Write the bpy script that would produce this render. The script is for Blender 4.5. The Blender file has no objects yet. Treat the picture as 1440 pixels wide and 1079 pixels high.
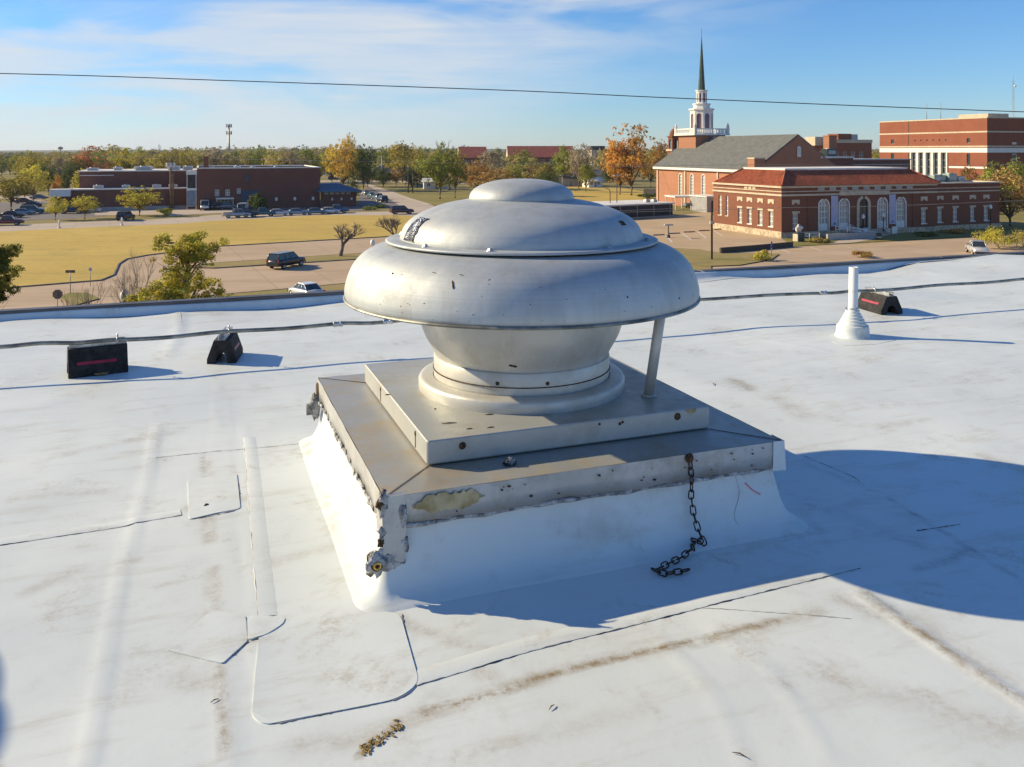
import bpy, bmesh, math, random
import numpy as np
from mathutils import Vector, Matrix
R = math.radians
PI = math.pi
scene = bpy.context.scene
COL = scene.collection

# ------------------------------------------------------------------ camera, sky, sun, exposure
FPX = 1200.0                 # focal length in photo pixels (photo 1440 px wide)
CU, HV = 720.0, 212.0        # principal column and horizon row of the photo
CAMZ = 14.0                  # metres above the street
RZ = 12.75                   # level of the white roof
cam_d = bpy.data.cameras.new('camera')
cam = bpy.data.objects.new('camera', cam_d); COL.objects.link(cam)
cam.location = (0, 0, CAMZ); cam.rotation_euler = (R(90), 0, 0)
cam_d.sensor_width = 36.0; cam_d.lens = FPX / 1440.0 * 36.0
cam_d.shift_y = -(539.5 - HV) / 1440.0
cam_d.clip_start = 0.05; cam_d.clip_end = 30000
scene.camera = cam

SUN_EL = R(26.0); SUN_AZ = math.atan2(-0.975, 0.222)       # azimuth clockwise from +Y
SUN_DIR = Vector((math.sin(SUN_AZ) * math.cos(SUN_EL), math.cos(SUN_AZ) * math.cos(SUN_EL), math.sin(SUN_EL)))
world = bpy.data.worlds.new('World'); scene.world = world; world.use_nodes = True
wn, wl = world.node_tree.nodes, world.node_tree.links
for n in list(wn): wn.remove(n)
w_out = wn.new('ShaderNodeOutputWorld'); w_bg = wn.new('ShaderNodeBackground')
sky = wn.new('ShaderNodeTexSky'); sky.sky_type = 'NISHITA'; sky.sun_disc = False
sky.sun_elevation = SUN_EL; sky.sun_rotation = SUN_AZ
sky.altitude = 300; sky.air_density = 1.12; sky.dust_density = 0.0; sky.ozone_density = 10.0
w_bg.inputs['Strength'].default_value = 0.104
# high thin cirrus: noise on the sky's own dome (direction projected to a flat cloud layer)
tc = wn.new('ShaderNodeTexCoord')
sep = wn.new('ShaderNodeSeparateXYZ'); wl.new(tc.outputs['Generated'], sep.inputs[0])
def wmath(op, a, b=None, clamp=False):
    m = wn.new('ShaderNodeMath'); m.operation = op; m.use_clamp = clamp
    for i, v in enumerate((a, b)):
        if v is None: continue
        if isinstance(v, (int, float)): m.inputs[i].default_value = v
        else: wl.new(v, m.inputs[i])
    return m.outputs[0]
mp = wn.new('ShaderNodeMapping'); wl.new(tc.outputs['Generated'], mp.inputs[0])
mp.inputs['Rotation'].default_value = (0, R(-9), 0); mp.inputs['Scale'].default_value = (1.7, 1.7, 10.0)
mp.inputs['Location'].default_value = (1.35, 0.4, 0.25)
nz1 = wn.new('ShaderNodeTexNoise'); wl.new(mp.outputs[0], nz1.inputs['Vector'])
nz1.inputs['Scale'].default_value = 1.5; nz1.inputs['Detail'].default_value = 8; nz1.inputs['Roughness'].default_value = 0.52
nz1.inputs['Distortion'].default_value = 0.9
mp2 = wn.new('ShaderNodeMapping'); wl.new(tc.outputs['Generated'], mp2.inputs[0])
mp2.inputs['Rotation'].default_value = (0, R(-14), 0); mp2.inputs['Scale'].default_value = (2.0, 2.0, 34.0)
nz2 = wn.new('ShaderNodeTexNoise'); wl.new(mp2.outputs[0], nz2.inputs['Vector'])
nz2.inputs['Scale'].default_value = 2.0; nz2.inputs['Detail'].default_value = 6; nz2.inputs['Roughness'].default_value = 0.62
cr = wn.new('ShaderNodeMapRange'); cr.interpolation_type = 'SMOOTHSTEP'
wl.new(nz1.outputs[0], cr.inputs[0]); cr.inputs[1].default_value = 0.30; cr.inputs[2].default_value = 0.60
cr2 = wn.new('ShaderNodeMapRange'); wl.new(nz2.outputs[0], cr2.inputs[0])
cr2.inputs[1].default_value = 0.30; cr2.inputs[2].default_value = 0.68; cr2.inputs[3].default_value = 0.55; cr2.inputs[4].default_value = 1.0
# the cirrus bank fills the western half of the sky and frays out eastwards
bank = wmath('SUBTRACT', sep.outputs[0], wmath('MULTIPLY', sep.outputs[2], 1.8))
bank = wmath('ADD', bank, wmath('MULTIPLY', wmath('SUBTRACT', nz1.outputs[0], 0.5), 0.5))
cr3 = wn.new('ShaderNodeMapRange'); cr3.interpolation_type = 'SMOOTHSTEP'; wl.new(bank, cr3.inputs[0])
cr3.inputs[1].default_value = 0.10; cr3.inputs[2].default_value = -0.26
hi = wn.new('ShaderNodeMapRange'); hi.interpolation_type = 'SMOOTHSTEP'; wl.new(sep.outputs[2], hi.inputs[0])
hi.inputs[1].default_value = 0.42; hi.inputs[2].default_value = 0.16          # the bank lies low; overhead the sky is clear
cl = wmath('MULTIPLY', wmath('MULTIPLY', wmath('MULTIPLY', cr.outputs[0], cr2.outputs[0]), wmath('MULTIPLY', cr3.outputs[0], hi.outputs[0])), 0.95, True)
cmix = wn.new('ShaderNodeMix'); cmix.data_type = 'RGBA'
wl.new(cl, cmix.inputs['Factor']); wl.new(sky.outputs[0], cmix.inputs['A']); cmix.inputs['B'].default_value = (4.7, 5.0, 5.3, 1)
wl.new(cmix.outputs['Result'], w_bg.inputs['Color']); wl.new(w_bg.outputs[0], w_out.inputs[0])

sun_d = bpy.data.lights.new('sun', 'SUN'); sun_d.energy = 5.0; sun_d.angle = R(0.53); sun_d.color = (1.0, 0.82, 0.52)
sun = bpy.data.objects.new('sun', sun_d); COL.objects.link(sun); sun.location = (-60, 20, 60)
sun.rotation_euler = SUN_DIR.to_track_quat('Z', 'Y').to_euler()
vs = scene.view_settings
vs.view_transform = 'Standard'; vs.look = 'None'; vs.exposure = 0.55; vs.gamma = 1.0; vs.use_curve_mapping = False
scene.cycles.volume_bounces = 0
scene.cycles.max_bounces = 8

# ------------------------------------------------------------------ helpers
def ray(u, v): return Vector(((u - CU) / FPX, 1.0, -(v - HV) / FPX))
def P(u, v, z):                                # photo pixel -> point on the level plane z
    r = ray(u, v); d = (z - CAMZ) / r.z; return Vector((r.x * d, d, z))
def G(u, v): return P(u, v, 0.0)               # on the street level
def RP(u, v, h=0.0): return P(u, v, RZ + h)    # on the roof
def D(u, v, d):                                # at a known distance
    r = ray(u, v); return Vector((r.x * d, d, CAMZ + r.z * d))

class MB:
    def __init__(s): s.v = []; s.f = []; s.sm = []
    def add(s, vs, fs, smooth=False):
        o = len(s.v); s.v += [tuple(x) for x in vs]
        for f in fs: s.f.append(tuple(i + o for i in f)); s.sm.append(smooth)
        return s
    def box(s, x0, x1, y0, y1, z0, z1):
        return s.add([(x0,y0,z0),(x1,y0,z0),(x1,y1,z0),(x0,y1,z0),(x0,y0,z1),(x1,y0,z1),(x1,y1,z1),(x0,y1,z1)],
                     [(0,3,2,1),(4,5,6,7),(0,1,5,4),(1,2,6,5),(2,3,7,6),(3,0,4,7)])
    def cbox(s, c, sx, sy, sz): 
        return s.box(c[0]-sx/2, c[0]+sx/2, c[1]-sy/2, c[1]+sy/2, c[2], c[2]+sz)
    def bbox(s, x0, x1, y0, y1, z0, z1, b):      # chamfered box
        xs = (x0, x0+b, x1-b, x1); 
        def ring(z, i):
            a0, a1, b0, b1 = x0+i, x1-i, y0+i, y1-i
            return [(a0+b,b0,z),(a1-b,b0,z),(a1,b0+b,z),(a1,b1-b,z),(a1-b,b1,z),(a0+b,b1,z),(a0,b1-b,z),(a0,b0+b,z)]
        rs = [ring(z0, b*0.6), ring(z0+b, 0), ring(z1-b, 0), ring(z1, b*0.6)]
        vs = sum(rs, []); fs = []
        for k in range(3):
            for i in range(8):
                j = (i+1) % 8; fs.append((k*8+i, k*8+j, k*8+8+j, k*8+8+i))
        fs.append(tuple(range(7, -1, -1))); fs.append(tuple(range(24, 32)))
        return s.add(vs, fs)
    def prism(s, poly, z0, z1, axis='z'):        # poly (a,b) extruded; axis x: poly=(y,z), axis y: poly=(x,z)
        n = len(poly)
        def mk(a, b, t): return {'z': (a, b, t), 'x': (t, a, b), 'y': (a, t, b)}[axis]
        vs = [mk(a, b, z0) for a, b in poly] + [mk(a, b, z1) for a, b in poly]
        fs = [tuple(range(n-1, -1, -1)), tuple(range(n, 2*n))] + [(i, (i+1) % n, n + (i+1) % n, n + i) for i in range(n)]
        return s.add(vs, fs)
    def tube(s, pts, r, n=8, cap=True, smooth=True):
        pts = [Vector(p) for p in pts]; m = len(pts)
        rr = r if isinstance(r, (list, tuple)) else [r] * m
        up = Vector((0, 0, 1)); vs = []; 
        for i, p in enumerate(pts):
            t = (pts[min(i+1, m-1)] - pts[max(i-1, 0)])
            if t.length < 1e-9: t = Vector((0, 0, 1))
            t.normalize()
            a = t.cross(up)
            if a.length < 0.05: a = t.cross(Vector((1, 0, 0)))
            a.normalize(); b = a.cross(t)
            for k in range(n):
                an = 2*PI*k/n; vs.append(p + (a*math.cos(an) + b*math.sin(an)) * rr[i])
        fs = [(i*n+k, i*n+(k+1) % n, (i+1)*n+(k+1) % n, (i+1)*n+k) for i in range(m-1) for k in range(n)]
        s.add(vs, fs, smooth)
        if cap:
            o = len(s.v) - len(vs)
            s.f.append(tuple(o+k for k in range(n-1, -1, -1))); s.sm.append(False)
            s.f.append(tuple(o+(m-1)*n+k for k in range(n))); s.sm.append(False)
        return s
    def lathe(s, prof, n=32, c=(0, 0), smooth=True, a0=0, a1=2*PI):
        full = abs(a1 - a0 - 2*PI) < 1e-6; m = n if full else n + 1
        vs = []
        for r, z in prof:
            for k in range(m):
                a = a0 + (a1-a0)*k/n; vs.append((c[0]+r*math.cos(a), c[1]+r*math.sin(a), z))
        fs = []
        for i in range(len(prof)-1):
            for k in range(n):
                k2 = (k+1) % m
                fs.append((i*m+k, i*m+k2, (i+1)*m+k2, (i+1)*m+k))
        return s.add(vs, fs, smooth)
    def cyl(s, c, r, z0, z1, n=12, smooth=True):
        o = len(s.v); s.lathe([(r, z0), (r, z1)], n, c[:2], smooth)
        s.f.append(tuple(o+k for k in range(n-1, -1, -1))); s.sm.append(False)
        s.f.append(tuple(o+n+k for k in range(n))); s.sm.append(False)
        return s
    def xform(s, M): s.v = [tuple(M @ Vector(p)) for p in s.v]; return s
    def merge(s, o): return s.add(o.v, o.f) 
    def mesh(s, name):
        me = bpy.data.meshes.new(name); me.from_pydata(s.v, [], s.f)
        me.polygons.foreach_set('use_smooth', s.sm); me.update(); return me
    def build(s, name, m, parent=None, loc=None, rz=None):
        return mobj(name, s.mesh(name), m, parent, loc, rz)

def mobj(name, me, m=None, parent=None, loc=None, rz=None):
    o = bpy.data.objects.new(name, me); COL.objects.link(o)
    if m is not None and not me.materials: me.materials.append(m)
    if parent is not None: o.parent = parent
    if loc is not None: o.location = loc
    if rz is not None: o.rotation_euler = (0, 0, rz)
    return o
def tag(o, label=None, cat=None, group=None, kind=None):
    if label: o['label'] = label
    if cat: o['category'] = cat
    if group: o['group'] = group
    if kind: o['kind'] = kind
    return o
def thing(name, label, cat, loc=(0, 0, 0), rz=0.0, group=None):
    o = bpy.data.objects.new(name, None); COL.objects.link(o); o.empty_display_size = 0.2
    o.location = loc; o.rotation_euler = (0, 0, rz)
    return tag(o, label, cat, group)
def copy_tree(o, parent=None):
    c = o.copy(); COL.objects.link(c); c.parent = parent
    for ch in list(o.children): copy_tree(ch, c)
    return c

# ---- materials
def lin(h):
    h = h.lstrip('#'); out = []
    for i in (0, 2, 4):
        x = int(h[i:i+2], 16) / 255; out.append(x/12.92 if x <= 0.04045 else ((x+0.055)/1.055)**2.4)
    return out
class NT:
    def __init__(s, name):
        s.m = bpy.data.materials.new(name); s.m.use_nodes = True; s.t = s.m.node_tree
        s.bsdf = s.t.nodes['Principled BSDF']; s.out = s.t.nodes['Material Output']
    def n(s, typ, ins=None, **props):
        nd = s.t.nodes.new(typ)
        for k, v in props.items(): setattr(nd, k, v)
        for k, v in (ins or {}).items(): s.set(nd.inputs[k], v)
        return nd
    def set(s, sock, v):
        if hasattr(v, 'is_output'): s.t.links.new(v, sock)
        elif isinstance(v, (tuple, list)) and len(v) == 3 and sock.type == 'RGBA': sock.default_value = (*v, 1)
        else: sock.default_value = v
    def coord(s, kind='Object'): return s.n('ShaderNodeTexCoord').outputs[kind]
    def noise(s, vec, scale, detail=4, rough=0.55, dist=0.0):
        return s.n('ShaderNodeTexNoise', {'Vector': vec, 'Scale': scale, 'Detail': detail, 'Roughness': rough, 'Distortion': dist}).outputs[0]
    def ramp(s, x, a, b, lo=0.0, hi=1.0, smooth=True):
        nd = s.n('ShaderNodeMapRange', {0: x, 1: a, 2: b, 3: lo, 4: hi})
        if smooth: nd.interpolation_type = 'SMOOTHSTEP'
        return nd.outputs[0]
    def mix(s, f, a, b, mode='MIX'):
        nd = s.n('ShaderNodeMix', data_type='RGBA', blend_type=mode)
        s.set(nd.inputs['Factor'], f); s.set(nd.inputs['A'], a); s.set(nd.inputs['B'], b); return nd.outputs['Result']
    def math(s, op, a, b=0.0):
        nd = s.n('ShaderNodeMath', operation=op); s.set(nd.inputs[0], a); s.set(nd.inputs[1], b); return nd.outputs[0]
    def attr(s, name): return s.n('ShaderNodeAttribute', attribute_name=name)
    def bump(s, h, strength=0.3, dist=0.01):
        nd = s.n('ShaderNodeBump', {'Height': h, 'Strength': strength, 'Distance': dist}); s.t.links.new(nd.outputs[0], s.bsdf.inputs['Normal'])
    def fin(s, col=None, rough=None, metal=None, spec=None):
        if col is not None: s.set(s.bsdf.inputs['Base Color'], col)
        if rough is not None: s.set(s.bsdf.inputs['Roughness'], rough)
        if metal is not None: s.set(s.bsdf.inputs['Metallic'], metal)
        if spec is not None: s.set(s.bsdf.inputs['Specular IOR Level'], spec)
        return s.m
def sc3(c, k): return tuple(min(1.0, x*k) for x in c)
def mat(name, c, rough=0.7, metal=0.0, var=0.15, scale=2.0, c2=None, bump=0.0, bscale=30, spec=0.4, patch=(0.35, 0.65)):
    t = NT(name); co = t.coord()
    a = sc3(c, 1-var); b = c2 if c2 else sc3(c, 1+var)
    f = t.ramp(t.noise(co, scale, 6, 0.6), patch[0], patch[1])
    col = t.mix(f, a, b)
    if bump: t.bump(t.noise(co, bscale, 4), bump, 0.02)
    return t.fin(col, rough, metal, spec)

MT = {}
def build_materials():
    # white roof membrane, with stains from attributes and fine wear
    t = NT('white_membrane'); co = t.coord('Object')
    big = t.noise(co, 0.9, 5, 0.6); mid = t.noise(co, 5.0, 6, 0.65); fine = t.noise(co, 45, 5, 0.7)
    base = t.mix(t.ramp(big, .3, .7), (.63, .63, .615), (.695, .695, .685))
    smear = t.n('ShaderNodeMapping', {0: co, 'Scale': (1.0, 5.0, 1), 'Rotation': (0, 0, R(8))}).outputs[0]
    sm = t.noise(smear, 2.2, 6, 0.7)
    base = t.mix(t.math('MULTIPLY', t.ramp(sm, .50, .76), 0.48), base, (.44, .385, .31))
    base = t.mix(t.math('MULTIPLY', t.ramp(mid, .55, .8), 0.38), base, (.42, .37, .30))
    st = t.attr('stain').outputs['Fac']
    stn = t.math('MULTIPLY', st, t.math('ADD', t.ramp(t.noise(co, 14, 7, 0.8), .32, .62, .1, 1.0), t.ramp(t.noise(co, 60, 5, 0.8), .5, .66, 0, .5)))
    base = t.mix(t.math('MINIMUM', stn, 1.0), base, (.27, .185, .095))
    sk = t.attr('soot').outputs['Fac']
    skn = t.math('MULTIPLY', sk, t.ramp(t.noise(co, 22, 6, 0.75), .3, .7, .1, 1.2))
    base = t.mix(t.math('MINIMUM', skn, 1.0), base, (.10, .09, .08))
    blot = t.math('MULTIPLY', t.ramp(t.noise(co, 3.2, 7, .75), .50, .68), t.ramp(t.noise(co, 26, 6, .8), .40, .62))
    base = t.mix(t.math('MULTIPLY', blot, .58), base, (.40, .325, .235))
    scr = t.noise(t.n('ShaderNodeMapping', {0: co, 'Scale': (2.0, 60, 1), 'Rotation': (0, 0, R(-22))}).outputs[0], 1.0, 4, .7)
    base = t.mix(t.math('MULTIPLY', t.math('MULTIPLY', t.ramp(scr, .62, .70), t.ramp(t.noise(co, 1.7, 4), .5, .65)), .35), base, (.33, .29, .24))
    sp = t.ramp(t.noise(co, 120, 3, 0.7), .70, .76)
    base = t.mix(t.math('MULTIPLY', sp, 0.5), base, (.28, .23, .17))
    t.bump(t.math('ADD', t.math('MULTIPLY', mid, 1.0), t.math('MULTIPLY', fine, 0.15)), 0.10, 0.015)
    MT['membrane'] = t.fin(t.mix(1.0, base, (.925, 1.0, 1.025), 'MULTIPLY'), t.ramp(big, .3, .7, .42, .6), 0, 0.4)
    # weathered aluminium of the fan
    t = NT('weathered_aluminium'); co = t.coord()
    n1 = t.noise(co, 3.0, 6, .6); n2 = t.noise(co, 60, 4, .7); n3 = t.noise(co, 9, 6, .7)
    run = t.noise(t.n('ShaderNodeMapping', {0: co, 'Scale': (16, 16, 1.6)}).outputs[0], 1.0, 5, .65)
    spin = t.noise(t.n('ShaderNodeMapping', {0: co, 'Scale': (.4, .4, 130)}).outputs[0], 1.0, 3, .6)
    c = t.mix(t.ramp(n1, .3, .7), (.385, .415, .43), (.465, .50, .515))
    c = t.mix(t.math('MULTIPLY', t.ramp(run, .48, .72), .45), c, (.34, .325, .30))
    c = t.mix(t.math('MULTIPLY', t.ramp(run, .5, .28), .30), c, (.60, .60, .59))
    c = t.mix(t.math('MULTIPLY', t.ramp(n3, .55, .75), .30), c, (.33, .315, .285))
    c = t.mix(t.math('MULTIPLY', t.ramp(spin, .5, .7), .16), c, (.30, .295, .28))
    spk = t.math('MULTIPLY', t.ramp(n2, .70, .75), t.ramp(t.noise(co, 6, 3), .42, .62))
    c = t.mix(t.math('MULTIPLY', spk, .7), c, (.10, .085, .07))
    t.bump(t.math('ADD', t.math('MULTIPLY', spin, .12), t.math('ADD', n1, t.math('MULTIPLY', n3, .35))), .10, .02)
    MT['alu'] = t.fin(c, t.math('ADD', t.ramp(n3, .3, .75, .52, .66), t.math('MULTIPLY', run, .08)), .42, .45)
    # grey-painted galvanised sheet of base, bowl and curb cap
    def sheet(name, c1, c2, dirt, speck):
        t = NT(name); co = t.coord()
        n1 = t.noise(co, 2.2, 6, .6); n2 = t.noise(co, 70, 4, .75); n3 = t.noise(co, 7, 7, .75)
        c = t.mix(t.ramp(n1, .3, .7), c1, c2)
        c = t.mix(t.math('MULTIPLY', t.ramp(n3, .46, .70), .6), c, dirt); c = t.mix(t.math('MULTIPLY', t.ramp(t.noise(co, 3.1, 7, .7), .5, .68), .55), c, sc3(dirt, .95)); c = t.mix(t.math('MULTIPLY', t.ramp(t.noise(co, 24, 6, .8), .58, .72), .4), c, sc3(c2, 1.35))
        spk = t.math('MULTIPLY', t.ramp(n2, .66, .72), t.ramp(t.noise(co, 9, 3), .5 - speck*.2, .6))
        c = t.mix(t.math('MULTIPLY', spk, .85), c, (.07, .06, .05))
        t.bump(n3, .08, .01)
        return t.fin(c, t.ramp(n3, .3, .7, .38, .6), .35, .5)
    MT['sheet'] = sheet('painted_sheet', (.385, .40, .39), (.45, .465, .455), (.35, .32, .265), .1)
    MT['bowl'] = sheet('bowl_sheet', (.49, .49, .465), (.56, .565, .545), (.41, .39, .34), .1)
    MT['cap'] = sheet('curb_cap_sheet', (.325, .33, .315), (.40, .405, .39), (.40, .30, .16), .4)
    MT['fascia'] = sheet('speckled_fascia', (.37, .38, .38), (.50, .51, .51), (.31, .28, .225), 1.6)
    MT['sealant'] = mat('old_sealant', (.30, .30, .30), .6, .1, .35, 30, c2=(.62, .62, .62), bump=1.0, bscale=90)
    MT['yellow'] = mat('faded_yellow_coating', (.36, .27, .11), .7, 0, .3, 14, c2=(.48, .40, .24))
    MT['foil'] = mat('silver_tape', (.045, .05, .06), .25, .8, .4, 26, c2=(.42, .43, .46), bump=.8, bscale=70, patch=(.42, .72))
    MT['rust'] = mat('rust', (.06, .035, .02), .85, .1, .4, 60, c2=(.14, .07, .03), bump=.5, bscale=150)
    MT['chain'] = mat('rusty_chain', (.035, .028, .022), .6, .5, .4, 60, c2=(.09, .06, .04))
    MT['brass'] = mat('brass', (.55, .36, .10), .35, .9, .2, 40)
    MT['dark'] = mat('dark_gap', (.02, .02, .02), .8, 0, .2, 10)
    MT['seam'] = mat('seam_sealant', (.10, .10, .10), .7, 0, .5, 6, c2=(.30, .28, .25))
    MT['seam_pale'] = mat('seam_pale', (.40, .39, .36), .7, 0, .3, 6, c2=(.6, .58, .54))
    MT['rubber'] = mat('black_rubber', (.016, .016, .017), .75, 0, .3, 25, c2=(.035, .034, .033), bump=.6, bscale=120)
    MT['redtape'] = mat('red_reflective_tape', (.30, .018, .045), .4, 0, .15, 20)
    MT['galv'] = mat('galvanised', (.42, .43, .44), .42, .85, .25, 25, c2=(.62, .63, .64))
    MT['conduit'] = mat('conduit_grey', (.20, .20, .18), .5, .6, .3, 8, c2=(.36, .36, .32))
    MT['pvc'] = mat('white_pvc', (.56, .55, .51), .45, 0, .1, 14, c2=(.70, .72, .72), patch=(.3, .5))
    MT['coping'] = mat('dark_coping', (.105, .100, .102), .5, .3, .2, 3)
    MT['leaf_dry'] = mat('dry_leaf', (.24, .15, .04), .8, 0, .4, 90, c2=(.40, .29, .11))
    MT['pinkpen'] = mat('pink_crayon', (.75, .25, .27), .8, 0, .1, 30)
    MT['brickmuted'] = mat('own_wall_brick', (.24, .11, .07), .85, 0, .2, 3)
build_materials()
# ------------------------------------------------------------------ the white roof
PHI = R(20.5)
RA = Vector((math.cos(PHI), math.sin(PHI), 0)); RB = Vector((-math.sin(PHI), math.cos(PHI), 0))
FC = Vector((0.036, 3.245, RZ))                # fan axis on the roof
def w2r(p): d = Vector(p) - FC; return (d.dot(RA), d.dot(RB))
def r2w(a, b, h=0.0): return FC + RA*a + RB*b + Vector((0, 0, h))
def pq(u, v): return w2r(RP(u, v))
EDGE = 4.02
_rs = np.random.RandomState(5)
_waves = [(_rs.uniform(0, 2*PI), wl_, _rs.uniform(0, 2*PI), am) for wl_, am in
          [(2.6, .006), (1.9, .005), (1.3, .0035), (.9, .0022), (.62, .0015), (.42, .0009), (.3, .0006), (.22, .0004)] for _ in range(2)]
def seg_dist(a, b, poly):
    d = np.full(a.shape, 1e9)
    for (x0, y0), (x1, y1) in zip(poly[:-1], poly[1:]):
        dx, dy = x1-x0, y1-y0; t = np.clip(((a-x0)*dx + (b-y0)*dy) / (dx*dx+dy*dy+1e-12), 0, 1)
        d = np.minimum(d, np.hypot(a-x0-t*dx, b-y0-t*dy))
    return d
def pp(pts): return [pq(u, v) for u, v in pts]
RIDGES = [(pp([(222, 600), (200, 700), (160, 850), (135, 980), (122, 1079)]), .0042, .014),
          (pp([(306, 540), (303, 700), (312, 900), (316, 1079)]), .0022, .010),
          (pp([(318, 560), (322, 800), (330, 1079)]), .0016, .012),
          (pp([(345, 600), (352, 720), (362, 900), (358, 1000)]), .002, .010),
          (pp([(1215, 838), (1290, 890), (1360, 940), (1440, 992), (1500, 1035)]), .0065, .013),
          (pp([(1010, 890), (1080, 945), (1130, 1010), (1170, 1079)]), .0026, .011),
          (pp([(930, 900), (1000, 975), (1050, 1079)]), .0022, .010),
          (pp([(250, 430), (255, 460), (235, 500)]), .006, .04),
          (pp([(1040, 470), (1170, 495), (1250, 500)]), .002, .03),
          (pp([(1240, 372), (1300, 385), (1350, 398), (1440, 412)]), .012, .10)]
MOUND = [(pq(1420, 372), .9, .055), (pq(1330, 380), .5, .03), (pq(1560, 380), 1.2, .06), (pq(1330, 412), .5, -.012)]
def hfun(a, b):
    a = np.asarray(a, float); b = np.asarray(b, float); h = np.zeros(a.shape)
    for an, wl_, ph, am in _waves:
        h += am*.34*np.sin(2*PI*(a*math.cos(an)+b*math.sin(an))/wl_ + ph)
    for poly, am, w in RIDGES: h += am*np.exp(-(seg_dist(a, b, poly)/w)**2)
    for (x, y), w, am in MOUND: h += am*np.exp(-((a-x)**2+(b-y)**2)/w**2)
    dx_ = np.abs(a)-.60; dy_ = np.abs(b)-.60; dq = np.hypot(np.maximum(dx_, 0), np.maximum(dy_, 0))+np.minimum(np.maximum(dx_, dy_), 0)-.122
    h += .004*np.exp(-np.maximum(dq, 0)/(.080+.012*np.sin(3*np.arctan2(b, a)+1)))*(dq > -.05) + .006*np.exp(-(dq/.16)**2)
    e = np.clip((b-(EDGE-.55))/.5, 0, 1); h += .012*np.sin(a*2.1)*e + .010*np.sin(a*5.3+1)*e**2     # loose sheet along the edge
    return h
def hp(a, b): return float(hfun(np.array([a]), np.array([b]))[0])
STAIN = [(pp([(440, 640), (470, 720), (530, 860)]), .02, .25), (pp([(545, 868), (640, 905), (700, 915)]), .02, .3), (pp([(505, 1062), (540, 1035), (568, 1012)]), .008, .95), (pp([(1180, 845), (1240, 870)]), .03, .3), (pp([(20, 700), (150, 690)]), .03, .2), (pp([(40, 830), (110, 800)]), .03, .25), (pp([(1380, 640), (1440, 660)]), .04, .3), (pp([(1240, 600), (1300, 590)]), .03, .2), (pp([(230, 430), (330, 445)]), .06, .25), (pp([(1010, 400), (1100, 395)]), .08, .25),
         (pp([(590, 1006), (700, 974), (800, 942), (900, 919), (1000, 901), (1090, 876)]), .016, .75),
         (pp([(590, 1006), (500, 1040), (420, 1050)]), .03, .25), (pp([(1030, 895), (1150, 860)]), .03, .3),
         (pp([(1218, 838), (1290, 890), (1360, 942), (1440, 992)]), .013, .75),
         (pp([(1290, 880), (1440, 985)]), .05, .25),
         (pp([(288, 640), (290, 680), (295, 760)]), .02, .4), (pp([(302, 905), (312, 990), (318, 1060)]), .014, .5),
         (pp([(300, 800), (306, 930)]), .022, .3), (pp([(270, 715), (330, 705)]), .03, .5),
         (pp([(262, 908), (290, 885), (300, 868)]), .03, .55), (pp([(245, 910), (275, 900)]), .02, .5),
         (pp([(1100, 965), (1112, 970)]), .014, .6), (pp([(1030, 535), (1055, 548)]), .05, .5), (pp([(1090, 560), (1130, 585)]), .06, .25),
         (pp([(380, 790), (470, 770)]), .03, .2), (pp([(250, 958), (300, 962)]), .03, .3), (pp([(660, 930), (690, 955)]), .03, .25),
         (pp([(90, 640), (250, 610)]), .03, .15), (pp([(1180, 960), (1440, 1040)]), .05, .15), (pp([(680, 1060), (900, 1000)]), .03, .15)]
SOOT = [(pp([(1215, 835), (1260, 862)]), .02, .5), (pp([(1290, 800), (1340, 785), (1362, 772), (1350, 765)]), .016, .45),
        (pp([(1250, 700), (1330, 750), (1440, 820)]), .008, .5), (pp([(1130, 650), (1210, 680)]), .01, .25), (pp([(1180, 720), (1300, 770)]), .04, .14),
        (pp([(565, 866), (575, 905)]), .012, .25), (pp([(250, 435), (256, 460)]), .04, .25), (pp([(860, 740), (1010, 760)]), .05, .12)]
def axis_coords(lo, d0, d1, hi, st):
    c = list(np.arange(d0, d1, st)); s = st
    x = c[-1]
    while x < hi: s = min(s*1.25, 1.2); x = min(x+s, hi); c.append(x)
    x = d0; s = st; pre = []
    while x > lo: s = min(s*1.25, 1.2); x = max(x-s, lo); pre.append(x)
    return np.array(pre[::-1] + c)
def roof_sheet():
    ca = axis_coords(-24, -3.0, 4.2, 34, .022)
    cb = axis_coords(-11, -2.1, 2.0, EDGE, .022)
    cb = cb[cb <= EDGE]
    A, B = np.meshgrid(ca, cb); H = hfun(A, B)
    st = np.zeros(A.shape); sk = np.zeros(A.shape)
    for poly, w, s in STAIN: st = np.maximum(st, min(1, s*1.35)*np.exp(-(seg_dist(A, B, poly)/w)**2))
    for poly, w, s in SOOT: sk = np.maximum(sk, s*np.exp(-(seg_dist(A, B, poly)/w)**2))
    nb, na = A.shape
    co = np.stack([A.ravel(), B.ravel(), H.ravel()], 1)
    idx = np.arange(nb*na).reshape(nb, na)
    q = np.stack([idx[:-1, :-1], idx[:-1, 1:], idx[1:, 1:], idx[1:, :-1]], -1).reshape(-1, 4)
    me = bpy.data.meshes.new('roof'); me.vertices.add(len(co)); me.vertices.foreach_set('co', co.ravel())
    me.loops.add(q.size); me.loops.foreach_set('vertex_index', q.ravel().astype(np.int32))
    me.polygons.add(len(q)); me.polygons.foreach_set('loop_start', (np.arange(len(q))*4).astype(np.int32))
    me.polygons.foreach_set('loop_total', np.full(len(q), 4, np.int32)); me.update(calc_edges=True)
    me.polygons.foreach_set('use_smooth', np.ones(len(q), bool))
    me.attributes.new('stain', 'FLOAT', 'POINT').data.foreach_set('value', st.ravel())
    me.attributes.new('soot', 'FLOAT', 'POINT').data.foreach_set('value', sk.ravel())
    return mobj('roof', me, MT['membrane'], None, FC, PHI)
roof = tag(roof_sheet(), kind='structure')
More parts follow.
